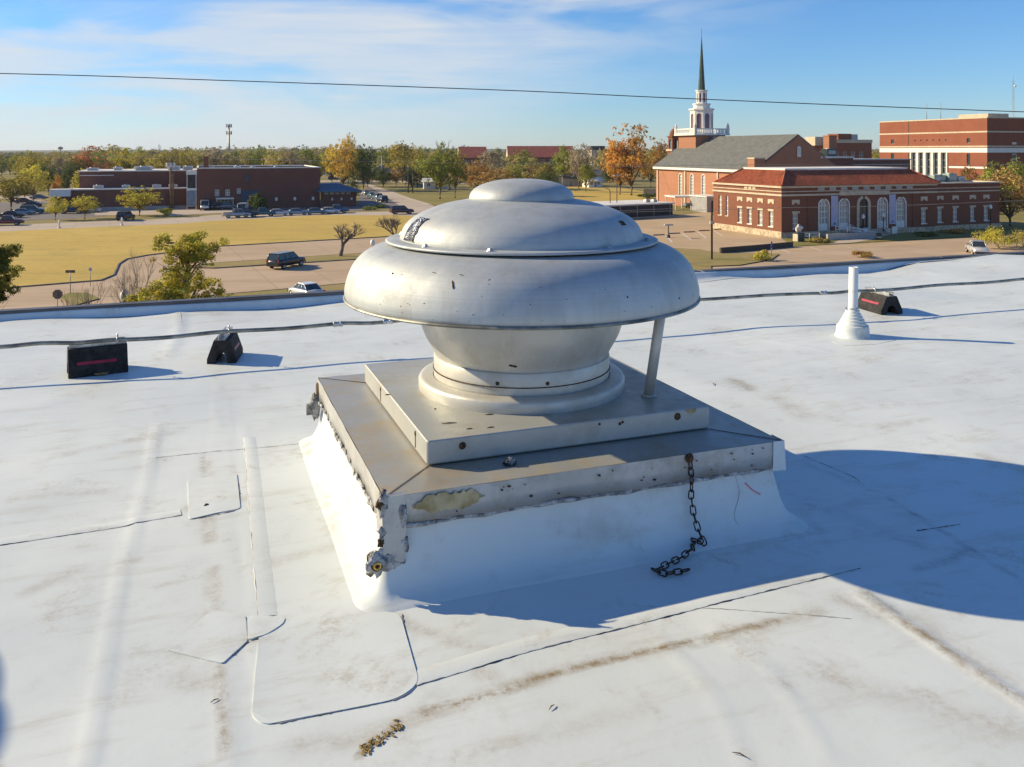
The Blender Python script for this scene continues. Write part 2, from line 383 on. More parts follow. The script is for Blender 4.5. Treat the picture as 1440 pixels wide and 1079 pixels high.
# the building under the roof, its turned-up edge and dark metal coping (roof frame: a along the edge, b outward)
mb = MB(); mb.box(-24, 34, -11, EDGE+.10, -12.70, -.16); mb.build('wall', MT['brickmuted'], roof)
na = 300; vs_, fs_ = [], []
prof = [(-1.0, .0), (-.62, .10), (-.34, .34), (-.12, .75), (.05, .98), (.5, 1.0)]
for i in range(na+1):
    a = -24 + 58*i/na
    big = math.exp(-((a-3.1)/1.5)**2) if a < 3.1 else math.exp(-((a-3.1)/.8)**2)       # the sheet is loose and bulges right of the fan
    dep = .045 + .10*big*(1+.25*math.sin(a*6.1)) + .008*math.sin(a*3.7); hgt = .060 + .018*big + .004*math.sin(a*2.3)
    for b, h in prof:
        f = 1-h; vs_.append((a, EDGE+.03+b*dep, h*hgt + (hp(a, EDGE-.06)*f if h < .98 else 0) + .002))
m = len(prof)
for i in range(na):
    for k in range(m-1): fs_.append((i*m+k, (i+1)*m+k, (i+1)*m+k+1, i*m+k+1))
MB().add(vs_, fs_, True).build('edge_flashing', MT['membrane'], roof)
for i in range(19):                                               # coping in three metre lengths
    MB().bbox(-24+3.05*i, -24+3.05*i+3.035, EDGE+.040, EDGE+.13, -.12, .086, .005).build('coping', MT['coping'], roof)

def hug(pts, n=24, lift=.003, wob=.0):                            # pixel polyline -> points lying on the membrane
    q = pp(pts); out = []
    L = [0]; 
    for (x0, y0), (x1, y1) in zip(q[:-1], q[1:]): L.append(L[-1]+math.hypot(x1-x0, y1-y0))
    for i in range(n+1):
        s = L[-1]*i/n; k = max(j for j in range(len(L)) if L[j] <= s+1e-9); k = min(k, len(q)-2)
        t = (s-L[k])/max(L[k+1]-L[k], 1e-9)
        a = q[k][0]+(q[k+1][0]-q[k][0])*t; b = q[k][1]+(q[k+1][1]-q[k][1])*t
        if wob: a += wob*math.sin(i*1.7+q[0][0]*9); b += wob*math.sin(i*2.3+q[0][1]*7)
        out.append((a, b, hp(a, b)+lift))
    return out
def smooth_poly(pts, r):                                          # round polygon corners
    out = []; n = len(pts)
    for i in range(n):
        p0, p1, p2 = Vector(pts[i-1]), Vector(pts[i]), Vector(pts[(i+1) % n])
        d0, d1 = (p0-p1), (p2-p1); rr = min(r, d0.length*.45, d1.length*.45)
        a, b = p1+d0.normalized()*rr, p1+d1.normalized()*rr
        for k in range(7):
            t = k/6; out.append(tuple(a*(1-t)**2 + p1*2*t*(1-t) + b*t*t))
    return out
def patch(px, r=.04, mt='membrane', lift=.0028):
    poly = smooth_poly(pp(px), r); bm = bmesh.new()
    vsb = [bm.verts.new((a, b, 0)) for a, b in poly]; bm.faces.new(vsb)
    bmesh.ops.triangulate(bm, faces=bm.faces[:])
    for _ in range(4):
        ed = [e for e in bm.edges if e.calc_length() > .07]
        if not ed: break
        bmesh.ops.subdivide_edges(bm, edges=ed, cuts=1); bmesh.ops.triangulate(bm, faces=bm.faces[:])
    for v in bm.verts: v.co.z = hp(v.co.x, v.co.y) + lift
    rim = [e for e in bm.edges if e.is_boundary]
    ex = bmesh.ops.extrude_edge_only(bm, edges=rim); newv = [g for g in ex['geom'] if isinstance(g, bmesh.types.BMVert)]
    for g in ex['geom']:
        if isinstance(g, bmesh.types.BMVert): g.co.z -= lift*1.05
    bmesh.ops.split_edges(bm, edges=rim)
    bmesh.ops.recalc_face_normals(bm, faces=bm.faces[:])
    me = bpy.data.meshes.new('membrane_patch'); bm.to_mesh(me); bm.free()
    for p in me.polygons: p.use_smooth = abs(p.normal.z) > .6
    return mobj('membrane_patch', me, MT[mt], roof)
patch([(366, 872), (562, 862), (590, 962), (560, 985), (372, 1022), (354, 1010)], .05)
patch([(297, 858), (233, 914), (313, 934), (348, 901), (345, 866)], .008)
patch([(348, 868), (402, 868), (398, 878), (375, 893), (348, 902)], .02, lift=.005)
patch([(264, 676), (333, 668), (338, 716), (266, 731)], .02)
_sr = random.Random(6)
def seam(px, r=.0016, n=30, mt='seam', wob=.0010, band=0.0):
    n = n*2; pts = hug(px, n, .0006, wob); k0 = _sr.uniform(0, 9)
    MB().tube(pts, [r*max(.22, .62+.38*math.sin(i*.55+k0)+.3*math.sin(i*1.9+2*k0)) for i in range(n+1)], 5).build('seam', MT[mt], roof)
    if band:                                                          # overlapping sheet edge with its weld strip
        mb = MB()
        for i, p in enumerate(pts):
            q = pts[min(i+1, n)]; o = pts[max(i-1, 0)]; t = Vector((q[0]-o[0], q[1]-o[1], 0)).normalized(); nn = Vector((-t.y, t.x, 0))
            for w, lf in ((0, .0012), (.006, .0022), (abs(band)-.012, .0018), (abs(band), .0002)):
                a, b = p[0]+nn.x*w*(1 if band > 0 else -1), p[1]+nn.y*w*(1 if band > 0 else -1); mb.v.append((a, b, hp(a, b)+lf))
        for i in range(n):
            for j in range(3): mb.f.append((i*4+j, i*4+4+j, i*4+5+j, i*4+1+j)); mb.sm.append(True)
        mb.build('weld_strip', MT['membrane'], roof)
seam([(-400, 826), (-120, 785), (0, 765), (90, 752), (180, 739), (205, 733), (255, 725)], .0020, 40, band=.055)
seam([(218, 645), (300, 637), (425, 628)], .0013, mt='seam_pale')
seam([(342, 618), (346, 660), (352, 740), (360, 830), (363, 868)], .0018, mt='seam_pale', band=.05)
seam([(333, 672), (337, 690), (337, 714), (330, 719), (300, 726), (266, 731)], .0016)
seam([(565, 866), (574, 905), (586, 950), (585, 968), (575, 977), (556, 986), (470, 1003), (395, 1019), (375, 1020)], .0018, 44)
seam([(237, 914), (275, 923), (313, 932), (330, 919), (349, 902)], .0016, 24)
seam([(349, 902), (372, 896), (392, 884), (402, 870)], .0013, 20)
seam([(586, 965), (660, 943), (745, 917), (830, 895), (930, 870), (1070, 835), (1210, 800)], .0020, 46, band=.06)
seam([(890, 852), (1000, 857), (1100, 865), (1198, 873)], .0012, 24, 'seam_pale')
seam([(1290, 746), (1350, 737)], .0022, 10)
seam([(1130, 640), (1200, 668), (1215, 680)], .0013, 14)
seam([(240, 432), (253, 440), (256, 455)], .0016, 10, 'seam_pale')
seam([(1170, 480), (1185, 486), (1230, 484), (1260, 478)], .0014, 14, 'seam_pale')
# ------------------------------------------------------------------ roof curb under the fan
CB = thing('roof_curb', 'square membrane-wrapped roof curb with speckled sheet-metal cap under the exhaust fan', 'roof curb', FC, PHI)
HC = .67
def rrect(hx, r, n=6):
    out = []
    for cx, cy, a0 in ((hx-r, -hx+r, -PI/2), (hx-r, hx-r, 0), (-hx+r, hx-r, PI/2), (-hx+r, -hx+r, PI)):
        for k in range(n+1):
            a = a0 + PI/2*k/n; out.append((cx+r*math.cos(a), cy+r*math.sin(a)))
    return out
def dense_rrect(hx, r, n=6, per=14):
    p = rrect(hx, r, n); out = []
    for i in range(len(p)):
        x0, y0 = p[i]; x1, y1 = p[(i+1) % len(p)]; L = math.hypot(x1-x0, y1-y0); k = per if L > hx*.6 else 1
        for j in range(k): out.append((x0+(x1-x0)*j/k, y0+(y1-y0)*j/k))
    return out
prof = [(.652, .012, .205), (.658, .016, .165), (.667, .022, .125), (.677, .03, .085), (.690, .040, .05), (.706, .052, .026), (.722, .064, .0125), (.738, .075, .0055), (.752, .085, .001), (.760, .09, -.004)]
prof_skirt = prof; rings = [[(x, y, z) for x, y in dense_rrect(h, r)] for h, r, z in prof]
n = len(rings[0]); vv = []; ff = []
for ri, rg in enumerate(rings):
    for k, (x, y, z) in enumerate(rg):
        wv = .004*math.sin(x*9+1)*math.sin(y*7) * min(1, (ri)/3)
        zz_ = z + hp(x, y)*min(1, max(0, ri-3)/3) 
        vv.append((x*(1+wv), y*(1+wv), zz_))
for i in range(len(rings)-1):
    for k in range(n): ff.append((i*n+k, (i+1)*n+k, (i+1)*n+(k+1) % n, i*n+(k+1) % n))
MB().add(vv, [f[::-1] for f in ff], True).build('membrane_skirt', MT['membrane'], CB)
# mitred cap: four pieces, each a top strip and a fascia
for k in range(4):
    mb = MB(); a = HC; i = .48
    mb.add([(-a, -a, .281), (a, -a, .281), (i, -i, .287), (-i, -i, .287)], [(0, 1, 2, 3)])
    mb.xform(Matrix.Rotation(k*PI/2, 4, 'Z')); o = mb.build('cap_strip', MT['cap'], CB)
    mb = MB(); mb.prism([(-a, .2), (-a+.012, .2), (-a+.012, .279), (-a, .2805)], -a+.002, a-.002, 'x')
    # local bends of an old fascia
    mb2 = MB(); N = 26
    for j in range(N+1):
        x = -a+2*a*j/N; d = .0015*math.sin(j*1.9+k)+.0022*math.sin(j*.7+2*k)
        mb2.v += [(x, -a-.002+d*.3, .281), (x, -a-.004+d, .24), (x, -a-.001+d*1.5, .197+.0015*math.sin(j*2.7+k)), (x, -a+.008, .2)]
    for j in range(N):
        for q in range(3): mb2.f.append((j*4+q, j*4+q+1, j*4+q+5, j*4+q+4)); mb2.sm.append(True)
    mb2.xform(Matrix.Rotation(k*PI/2, 4, 'Z')); mb2.build('fascia', MT['fascia'], CB)
    mb3 = MB(); mb3.tube([(a*1.0, -a*1.0, .2825), (i, -i, .2885)], .0011, 4); mb3.xform(Matrix.Rotation(k*PI/2, 4, 'Z')); mb3.build('mitre_seam', MT['rust'], CB)
def lumpy(c, r, seed, squash=(1, 1, 1), n=10, m=7, am=.35):
    rs = random.Random(seed); mb = MB(); vs = []
    for i in range(m+1):
        th = PI*i/m
        for k in range(n):
            rr = r*(1+am*(rs.random()-.5)*2)
            vs.append((c[0]+rr*math.sin(th)*math.cos(2*PI*k/n)*squash[0], c[1]+rr*math.sin(th)*math.sin(2*PI*k/n)*squash[1], c[2]+rr*math.cos(th)*squash[2]))
    fs = [(i*n+k, (i+1)*n+k, (i+1)*n+(k+1) % n, i*n+(k+1) % n) for i in range(m) for k in range(n)]
    return mb.add(vs, fs, True)
# lower bead of sealant under the fascia, front side, and the metal corner straps
pts = [(-.64+1.27*j/40, -HC+.002+.002*math.sin(j*2.1), .192+.002*math.sin(j*1.3+math.sin(j))) for j in range(41)]
MB().tube(pts, [.006+.0018*math.sin(j*.9)+.001*math.sin(j*2.3) for j in range(41)], 6).build('sealant_bead', MT['sealant'], CB)
pts = [(-HC-.001, -.6+1.2*j/40, .196+.003*math.sin(j*1.9)) for j in range(41)]
MB().tube(pts, .006, 6).build('sealant_bead', MT['sealant'], CB)
mb = MB(); mb.add([(-HC-.006, -HC-.008, .284), (-HC+.056, -HC-.011, .286), (-HC+.060, -HC-.012, .18), (-HC+.054, -HC-.014, .10), (-HC-.012, -HC-.012, .097), (-HC-.008, -HC-.012, .18),
                   (-HC-.010, -HC+.05, .284), (-HC-.012, -HC+.045, .18), (-HC-.006, -HC, .288), (-HC+.07, -HC+.0, .29)],
                  [(5, 2, 1, 0), (4, 3, 2, 5), (0, 6, 7, 5), (0, 1, 9, 8)])
so = mb.build('corner_strap', MT['fascia'], CB)
lumpy((-HC+.012, -HC-.008, .105), .022, 3, (1.6, .35, 1.0)).build('sealant_lump', MT['sealant'], CB)
lumpy((-HC-.006, -HC+.0, .262), .03, 31, (.5, .5, 1.1)).build('sealant_lump', MT['sealant'], CB)
lumpy((-HC-.024, -HC-.012, .105), .028, 4, (1.15, .4, 1.1), am=.4).build('sealant_lump', MT['sealant'], CB)
mb = MB(); mb.lathe([(.006, .000), (.007, .007), (.011, .007), (.012, .002), (.012, 0)], 16)
mb.xform(Matrix.Translation((-HC-.024, -HC-.021, .105)) @ Matrix.Rotation(R(90), 4, 'X')); bolt = mb.build('anchor_bolt', MT['brass'], CB)
mb = MB(); mb.lathe([(0, .0005), (.017, .001), (.019, -.005)], 14); mb.xform(Matrix.Translation((-HC-.024, -HC-.020, .105)) @ Matrix.Rotation(R(90), 4, 'X')); mb.build('washer', MT['rust'], CB)
lumpy((-HC-.02, HC-.03, .17), .04, 8, (.6, .5, 1.2)).build('sealant_lump', MT['sealant'], CB)
MB().box(-HC-.055, -HC-.032, HC-.045, HC-.03, .14, .185).build('corner_strap', MT['sealant'], CB)
mb = MB(); mb.lathe([(0, .004), (.03, .003), (.032, -.002)], 14); mb.xform(Matrix.Translation((-HC-.006, HC-.02, .235)) @ Matrix.Rotation(R(-90), 4, 'Y')); mb.build('rust_spot', MT['rust'], CB)
mb = MB(); mb.add([(HC-.035, -HC-.0075, .284), (HC+.008, -HC-.009, .283), (HC+.012, -HC-.012, .185), (HC-.04, -HC-.011, .188), (HC+.008, -HC+.06, .283), (HC+.012, -HC+.06, .185)], [(3, 2, 1, 0), (1, 2, 5, 4)])
mb.build('corner_patch', MT['membrane'], CB)
# ragged sealant and torn metal along the strap
rs = random.Random(19)
for k in range(13):
    z = .10+.185*k/12; sx_ = rs.choice((-HC-.010, -HC+.054, -HC+.050)); r_ = rs.uniform(.006, .014)
    lumpy((sx_+rs.uniform(-.004, .004), -HC-.011, z), r_, 200+k, (1, .45, rs.uniform(.9, 1.7)), 8, 5, .45).build('sealant_lump', MT['sealant' if k not in (4, 11) else 'rust'], CB)
for k in range(16):
    y = -.62+1.2*k/15; lumpy((-HC-.006, y+rs.uniform(-.02, .02), .200+rs.uniform(-.006, .01)), rs.uniform(.006, .012), 240+k, (.5, 1.8, .9), 8, 5, .45).build('sealant_lump', MT['sealant'], CB)
# bare yellow stretch of the fascia
rs = random.Random(44); N = 26; mb = MB(); top_, bot_ = [], []
for k in range(N+1):
    t = k/N; x = -.59+.215*t; e = min(1, 5*t, 5*(1-t))
    top_.append((x, -HC-.0085, .246+.030*e-.004*rs.random()*(1 if rs.random() < .5 else 3))); bot_.append((x, -HC-.0110, .246-.026*e+.010*rs.random()))
mb.add(top_+bot_, [(k+N+1, k+N+2, k+1, k) for k in range(N)]); mb.build('yellow_patch', MT['yellow'], CB)
# small pits and chips on the fascia
rs = random.Random(2)
for k in range(26):
    x = rs.uniform(-.5, .6); z = rs.uniform(.214, .27); r = rs.uniform(.0009, .003)
    mb = MB(); mb.lathe([(0, .001), (r, .001), (r*1.2, -.002)], 7, smooth=False); mb.xform(Matrix.Translation((x, -HC-.0078-.0015*rs.random(), z)) @ Matrix.Rotation(R(90), 4, 'X') @ Matrix.Diagonal((rs.uniform(.7, 2.2), 1, 1, 1)))
    mb.build('paint_chip', MT['rust'], CB)
def on_skirt(x, z, off=.0008):                                     # front face of the skirt
    for (h0, _, z0), (h1, _, z1) in zip(prof_skirt[:-1], prof_skirt[1:]):
        if z1 <= z <= z0: return Vector((x, -(h0+(h1-h0)*(z0-z)/(z0-z1))-off, z))
    return Vector((x, -.72, z))
for xs_, m_ in ((-.52, 'seam_pale'), (.50, 'seam_pale')):
    MB().tube([on_skirt(xs_+.03*math.sin(k*.5)*(k/12), .19-.16*k/12, .0) for k in range(13)], .0007, 4).build('weld_line', MT[m_], CB)
# pink crayon arc near the right end of the skirt
pts = []
for k in range(12):
    t = k/11; pts.append((.535+.05*t, -.662-.010*t**2-.002, .155-.06*t+.02*t*t))
MB().tube(pts, .0022, 4).build('crayon_mark', MT['pinkpen'], CB)

# ------------------------------------------------------------------ exhaust fan
FAN = thing('exhaust_fan', 'silver mushroom-shaped rooftop exhaust fan with domed hood on a square base', 'exhaust fan', FC + Vector((0, 0, .28)), PHI)
Z0 = .28
def zz(pr): return [(r, z-Z0) for r, z in pr]
def spline(pr, sub=5):
    out = []; n = len(pr)
    for i in range(n-1):
        p0, p1, p2, p3 = pr[max(i-1, 0)], pr[i], pr[i+1], pr[min(i+2, n-1)]
        for k in range(sub):
            t = k/sub; out.append(tuple(.5*((2*p1[j])+(-p0[j]+p2[j])*t+(2*p0[j]-5*p1[j]+4*p2[j]-p3[j])*t*t+(-p0[j]+3*p1[j]-3*p2[j]+p3[j])*t**3) for j in (0, 1)))
    return out + [pr[-1]]
NS = 96
hb = .503
mb = MB(); mb.bbox(-hb, hb, -hb, hb, .012, .365-Z0, .004); base = mb.build('base_plate', MT['sheet'], FAN)
mb = MB(); mb.lathe(zz([(.387, .364), (.389, .375), (.389, .398), (.384, .407), (.372, .411), (.335, .411)]), NS); mb.build('base_ring', MT['bowl'], FAN)
mb = MB(); mb.lathe(zz([(.332, .405), (.332, .436), (.3325, .484), (.329, .489), (.32, .489)]), NS); mb.build('collar', MT['bowl'], FAN)
mb = MB(); mb.lathe(zz([(.331, .4375), (.3355, .4375), (.3355, .4405), (.331, .4405)]), NS); mb.build('collar_seam', MT['rust'], FAN)
mb = MB(); mb.lathe(zz(spline([(.326, .487), (.336, .51), (.358, .548), (.376, .59), (.386, .64), (.392, .70), (.392, .80)])), NS); mb.build('bowl', MT['bowl'], FAN)
shr = spline([(.462, .905), (.495, .9055), (.52, .902), (.56, .889), (.598, .866), (.629, .833), (.649, .792), (.660, .752), (.661, .728), (.658, .716)])
inner = [(r-.006, z-.004) for r, z in shr][::-1]
mb = MB(); mb.lathe(zz(shr + [(.660, .712), (.654, .708)] + inner), NS*2); shroud = mb.build('lower_shroud', MT['alu'], FAN)
mb = MB(); mb.lathe(zz([(.659+.007*math.cos(a), .711+.006*math.sin(a)) for a in [2*PI*k/8 for k in range(9)]]), NS*2); mb.build('rim_bead', MT['conduit'], FAN)
mb = MB(); mb.lathe(zz([(.0, .90), (.47, .895)]), 48); mb.build('inner_deck', MT['dark'], FAN)
mb = MB(); mb.lathe(zz([(.455, .900), (.487, .903), (.487, .9085), (.455, .911)]), NS*2); mb.build('gap_shade_ring', MT['dark'], FAN)  # near-black ring standing in for the shade of the gap below the flange
mb = MB(); mb.lathe(zz([(.44, .912), (.507, .9115), (.512, .914), (.512, .919), (.506, .922), (.475, .9225), (.445, .924)]), NS*2); mb.build('flange', MT['alu'], FAN)
dome = spline([(.458, .9225), (.457, .932), (.452, .948), (.437, .975), (.405, .1003*10), (.355, 1.0275), (.30, 1.047), (.25, 1.058), (.21, 1.0655), (.196, 1.069)])
mb = MB(); mb.lathe(zz(dome), NS*2); dm = mb.build('dome', MT['alu'], FAN)
cap = spline([(.1985, 1.068), (.1985, 1.076), (.192, 1.092), (.175, 1.109), (.145, 1.124), (.10, 1.136), (.05, 1.142), (.001, 1.1435)])
mb = MB(); mb.lathe(zz(cap), NS); mb.build('top_cap', MT['alu'], FAN)
for k, an in enumerate((168, 226, 257, 308, 343, 30, 90, 130)):            # flange bolts
    a = R(an) - PHI; x, y = .476*math.cos(a), .476*math.sin(a)
    mb = MB(); mb.lathe([(.010, 0), (.010, .004), (.007, .009), (.0, .011)], 6, (x, y), False); mb.lathe([(.014, -.001), (.014, .0015), (0, .0018)], 12, (x, y))
    mb.build('bolt', MT['galv'], FAN).location.z = .9225-Z0
# silver tape patch and a bare hole on the dome
def dome_patch(a_c, a_w, z0, z1, name, m, jit, off):
    dz = sorted([(z, r) for r, z in dome]); rs = random.Random(int(a_c))
    mb = MB(); N, K = 10, 10
    def rad(z):
        for (za, ra), (zb, rb) in zip(dz[:-1], dz[1:]):
            if za <= z <= zb: return ra+(rb-ra)*(z-za)/max(zb-za, 1e-9)
        return dz[-1][1]
    for i in range(N+1):
        z = z0+(z1-z0)*i/N; r = rad(z)+off
        for k in range(K+1):
            e = 1 if k in (0, K) or i in (0, N) else 0
            a = R(a_c+a_w*(k/K-.5)+e*jit*(rs.random()-.5)) - PHI
            rr = r + (.0012*(rs.random()) if not e else -.001)
            mb.v.append((rr*math.cos(a), rr*math.sin(a), z-Z0+off+(e*jit*.0006*(rs.random()-.5))))
    for i in range(N):
        for k in range(K): mb.f.append((i*(K+1)+k, i*(K+1)+k+1, (i+1)*(K+1)+k+1, (i+1)*(K+1)+k)); mb.sm.append(False)
    return mb.build(name, m, FAN)
dome_patch(208, 13, .926, 1.008, 'tape_patch', MT['foil'], 2.5, .002)
dome_patch(-32, 4, .985, 1.0, 'paint_chip', MT['rust'], 2, .0016)
# torn scratch marks on shroud and bowl
def on_prof(prof_, an, z, off):
    best = min(prof_, key=lambda q: abs(q[1]-z)); a = R(an)-PHI
    return Vector(((best[0]+off)*math.cos(a), (best[0]+off)*math.sin(a), best[1]-Z0))
bowlp = spline([(.326, .487), (.336, .51), (.358, .548), (.376, .59), (.386, .64), (.392, .70)], 20)
shd = [(r, z) for r, z in spline([(.52, .902), (.56, .889), (.598, .866), (.629, .833), (.649, .792), (.660, .752), (.661, .728), (.658, .716)], 24)]
for pr, a0, z0, a1, z1, w in ((bowlp, 262, .519, 267, .513, .0045), (shd, 249, .845, 250, .82, .0028), (shd, 250.5, .862, 252, .86, .0015), (shd, 226, .848, 226.6, .846, .003), (shd, 241, .864, 243, .86, .0014), (shd, 300, .79, 300.5, .788, .003), (shd, 322, .76, 322.4, .758, .003)):
    pts = [on_prof(pr, a0+(a1-a0)*t/4, z0+(z1-z0)*t/4, .0004) for t in range(5)]
    MB().tube(pts, [w*.3, w, w*.8, w, w*.2], 5).build('scratch', MT['rust'], FAN)
rs = random.Random(11)
for k in range(44):                                                        # flecks where the finish has come off
    pts = []; an = rs.uniform(225, 350); zc = rs.uniform(.725, .85); p = on_prof(shd, an, zc, .0002); q = on_prof(shd, an+rs.uniform(.1, .5), zc+rs.uniform(-.003, .003), .0002)
    MB().tube([p, q], rs.uniform(.0004, .001), 4).build('fleck', MT['rust'], FAN)
for an in (255, 285):
    a = R(an)-PHI; mb = MB(); mb.lathe([(0, .003), (.006, .003), (.007, 0)], 8)
    mb.xform(Matrix.Translation((.333*math.cos(a), .333*math.sin(a), .452-Z0)) @ Matrix.Rotation(a, 4, 'Z') @ Matrix.Rotation(R(90), 4, 'Y')); mb.build('rivet', MT['rust'], FAN)
# conduit riser standing on the base plate
pa = P(912, 557, RZ+.365); pb = P(929, 448, RZ+.60)
pb = Vector((pa.x+.055, pa.y-.01, RZ+.75))
toF = FAN_M = (Matrix.Translation(FC + Vector((0, 0, Z0))) @ Matrix.Rotation(PHI, 4, 'Z')).inverted()
MB().tube([toF @ pa, toF @ pb], .0185, 16).build('wiring_pipe', MT['bowl'], FAN)
mb = MB(); mb.lathe([(.019, 0), (.027, 0), (.027, .006), (.019, .008)], 14, (toF @ pa)[:2]); o = mb.build('pipe_collar', MT['sheet'], FAN); o.location.z = .365-Z0
# screws and rust marks in the base plate sides
def base_mark(s, t, z, r, m, name):
    mb = MB(); mb.lathe([(0, .003), (r, .002), (r*1.15, -.001)], 10)
    M_ = {'front': Matrix.Translation((t, -hb, z-Z0)) @ Matrix.Rotation(R(90), 4, 'X'), 'left': Matrix.Translation((-hb, t, z-Z0)) @ Matrix.Rotation(R(-90), 4, 'Y')}[s]
    mb.xform(M_); return mb.build(name, m, FAN)
base_mark('front', -.39, .338, .011, MT['rust'], 'screw'); base_mark('front', .375, .345, .012, MT['rust'], 'screw')
base_mark('front', .08, .352, .004, MT['rust'], 'paint_chip'); base_mark('front', .155, .345, .005, MT['rust'], 'paint_chip'); base_mark('front', .165, .349, .004, MT['rust'], 'paint_chip')
for t in (-.36, .18): base_mark('left', t, .345, .008, MT['rust'], 'screw')
for t in (-.36, .18): 
    mb = MB(); mb.box(-hb-.0012, -hb, t-.004, t+.004, .30-Z0, .342-Z0); mb.build('rust_run', MT['rust'], FAN)
mb = MB(); mb.add([(.405, -hb-.0012, .3655-Z0), (.45, -hb-.0012, .3655-Z0), (.443, -hb-.0012, .352-Z0), (.425, -hb-.0012, .348-Z0), (.412, -hb-.0012, .355-Z0)], [(4, 3, 2, 1, 0)]); mb.build('yellow_patch', MT['yellow'], FAN)
for (u, v, L, an) in ((632, 595, .05, 8), (688, 583, .03, 8), (612, 575, .008, 0), (545, 555, .02, 20), (660, 603, .02, 15), (690, 601, .025, 20)):
    p = toF @ P(u, v, RZ+.366); dx, dy = L/2*math.cos(R(an)-PHI), L/2*math.sin(R(an)-PHI)
    MB().tube([(p.x-dx, p.y-dy, .3655-Z0), (p.x, p.y, .366-Z0), (p.x+dx, p.y+dy, .3655-Z0)], [.001, .0028, .001], 4).build('scratch', MT['rust'], FAN)
# sealed screw head at the foot of the base plate
CBM = (Matrix.Translation(FC) @ Matrix.Rotation(PHI, 4, 'Z')).inverted()
p = CBM @ P(717, 652, RZ+.288)
lumpy((p.x, p.y, .293), .016, 21, (1.3, 1, .8), am=.4).build('sealant_lump', MT['foil'], CB)

off2 = Vector((-3.45, 2.11, RZ))-FC
f2 = copy_tree(FAN); f2.location = FAN.location+off2; f2['label'] = 'second mushroom-shaped exhaust fan whose rounded shadow falls beside the long membrane wrinkle'
c2 = copy_tree(CB); c2.location = CB.location+off2; c2['label'] = 'second membrane-wrapped roof curb carrying the fan beyond the long membrane wrinkle'
for o_, g_ in ((FAN, 'mushroom exhaust fans on the white roof'), (f2, 'mushroom exhaust fans on the white roof'), (CB, 'fan curbs on the white roof'), (c2, 'fan curbs on the white roof')): o_['group'] = g_

# ------------------------------------------------------------------ hanging chain
q0 = CBM @ P(965, 645, RZ+.262)
cx = q0.x
path = [Vector((cx, -HC-.012, .262)), Vector((cx+.004, -HC-.014, .20)), Vector((cx+.003, -HC-.012, .15)), Vector((cx+.004, -HC-.024, .10)), Vector((cx+.004, -HC-.050, .06)), Vector((cx+.002, -HC-.085, .034))]
for u, v in ((975, 768), (974, 781), (958, 791), (938, 800), (921, 808)): a, b = pq(u, v); path.append(Vector((a, b, hp(a, b)+.011 + (.006 if v < 785 else 0))))
for u, v in ((935, 813), (950, 811), (972, 807)): a, b = pq(u, v); path.append(Vector((a, b, hp(a, b)+.011)))
CH = thing('hanging_chain', 'rusty dark steel chain hanging from the curb cap onto the roof', 'chain', r2w(cx, -HC-.012, .27), PHI)
CHM = Matrix.Translation((-cx, HC+.012, -.27))
mb = MB(); mb.lathe([(0, .012), (.010, .010), (.014, .004), (.016, 0)], 12); mb.xform(Matrix.Translation((0, .006, 0)) @ Matrix.Rotation(R(90), 4, 'X')); mb.build('eye_bolt', MT['rust'], CH)
def link_mesh(L=.030, W=.0165, r=.0023, n=20, k=6):
    pts = []
    s = (L-W)/2
    for i in range(n):
        a = 2*PI*i/n; pts.append(Vector((W/2*math.cos(a), 0, W/2*math.sin(a) + (s if math.sin(a) >= 0 else -s))))
    vs = []; fs = []
    for i, p in enumerate(pts):
        t = (pts[(i+1) % n]-pts[i-1]).normalized(); a = Vector((0, 1, 0)); b = t.cross(a)
        for j in range(k): an = 2*PI*j/k; vs.append(p+(a*math.cos(an)+b*math.sin(an))*r)
    for i in range(n):
        for j in range(k): fs.append((i*k+j, i*k+(j+1) % k, ((i+1) % n)*k+(j+1) % k, ((i+1) % n)*k+j))
    return MB().add(vs, fs, True).mesh('link')
lm = link_mesh(); lm.materials.append(MT['chain'])
L = [0]
for a, b in zip(path[:-1], path[1:]): L.append(L[-1]+(b-a).length)
step = .0238; nl = int(L[-1]/step)
for i in range(nl):
    s = (i+.5)*step; k = max(j for j in range(len(L)) if L[j] <= s); k = min(k, len(path)-2)
    t = (s-L[k])/(L[k+1]-L[k]); p = path[k].lerp(path[k+1], t); d = (path[k+1]-path[k]).normalized()
    o = mobj('link', lm, None, CH); o.rotation_mode = 'QUATERNION'
    qq = d.to_track_quat('Z', 'X'); tw = (35 if i % 2 else -50) + 8*math.sin(i*3.1)
    o.rotation_quaternion = qq @ Matrix.Rotation(R(tw), 4, 'Z').to_quaternion(); o.location = CHM @ p

# ------------------------------------------------------------------ conduit run on rubber supports
CONH = .19
cpx = [(-700, 527), (-300, 503), (0, 487), (90, 482), (180, 478), (320, 467), (475, 456), (545, 452.5), (760, 437), (980, 421), (1160, 412), (1215, 409.5), (1330, 401), (1440, 393), (1800, 366), (2300, 343)]
cpts = [P(u, v, RZ+CONH) for u, v in cpx]
CO = thing('conduit_run', 'long grey metal conduit running across the white roof on rubber blocks', 'conduit', cpts[0])
fine = []
for a, b in zip(cpts[:-1], cpts[1:]):
    for k in range(6): fine.append(a.lerp(b, k/6))
fine = [p + Vector((0, 0, .004*math.sin(i*.9))) - cpts[0] for i, p in enumerate(fine)]
MB().tube(fine, .0118, 10).build('pipe', MT['conduit'], CO)
for u, v in ((475, 456), (545, 452.5), (1157, 412.2), (-100, 492)):
    c = P(u, v, RZ+CONH)-cpts[0]; d = (RA*.03)
    MB().tube([c-d, c-d*.4, c-d*.39, c+d*.39, c+d*.4, c+d], [.0165, .0165, .0145, .0145, .0165, .0165], 12).build('coupling', MT['galv'], CO)
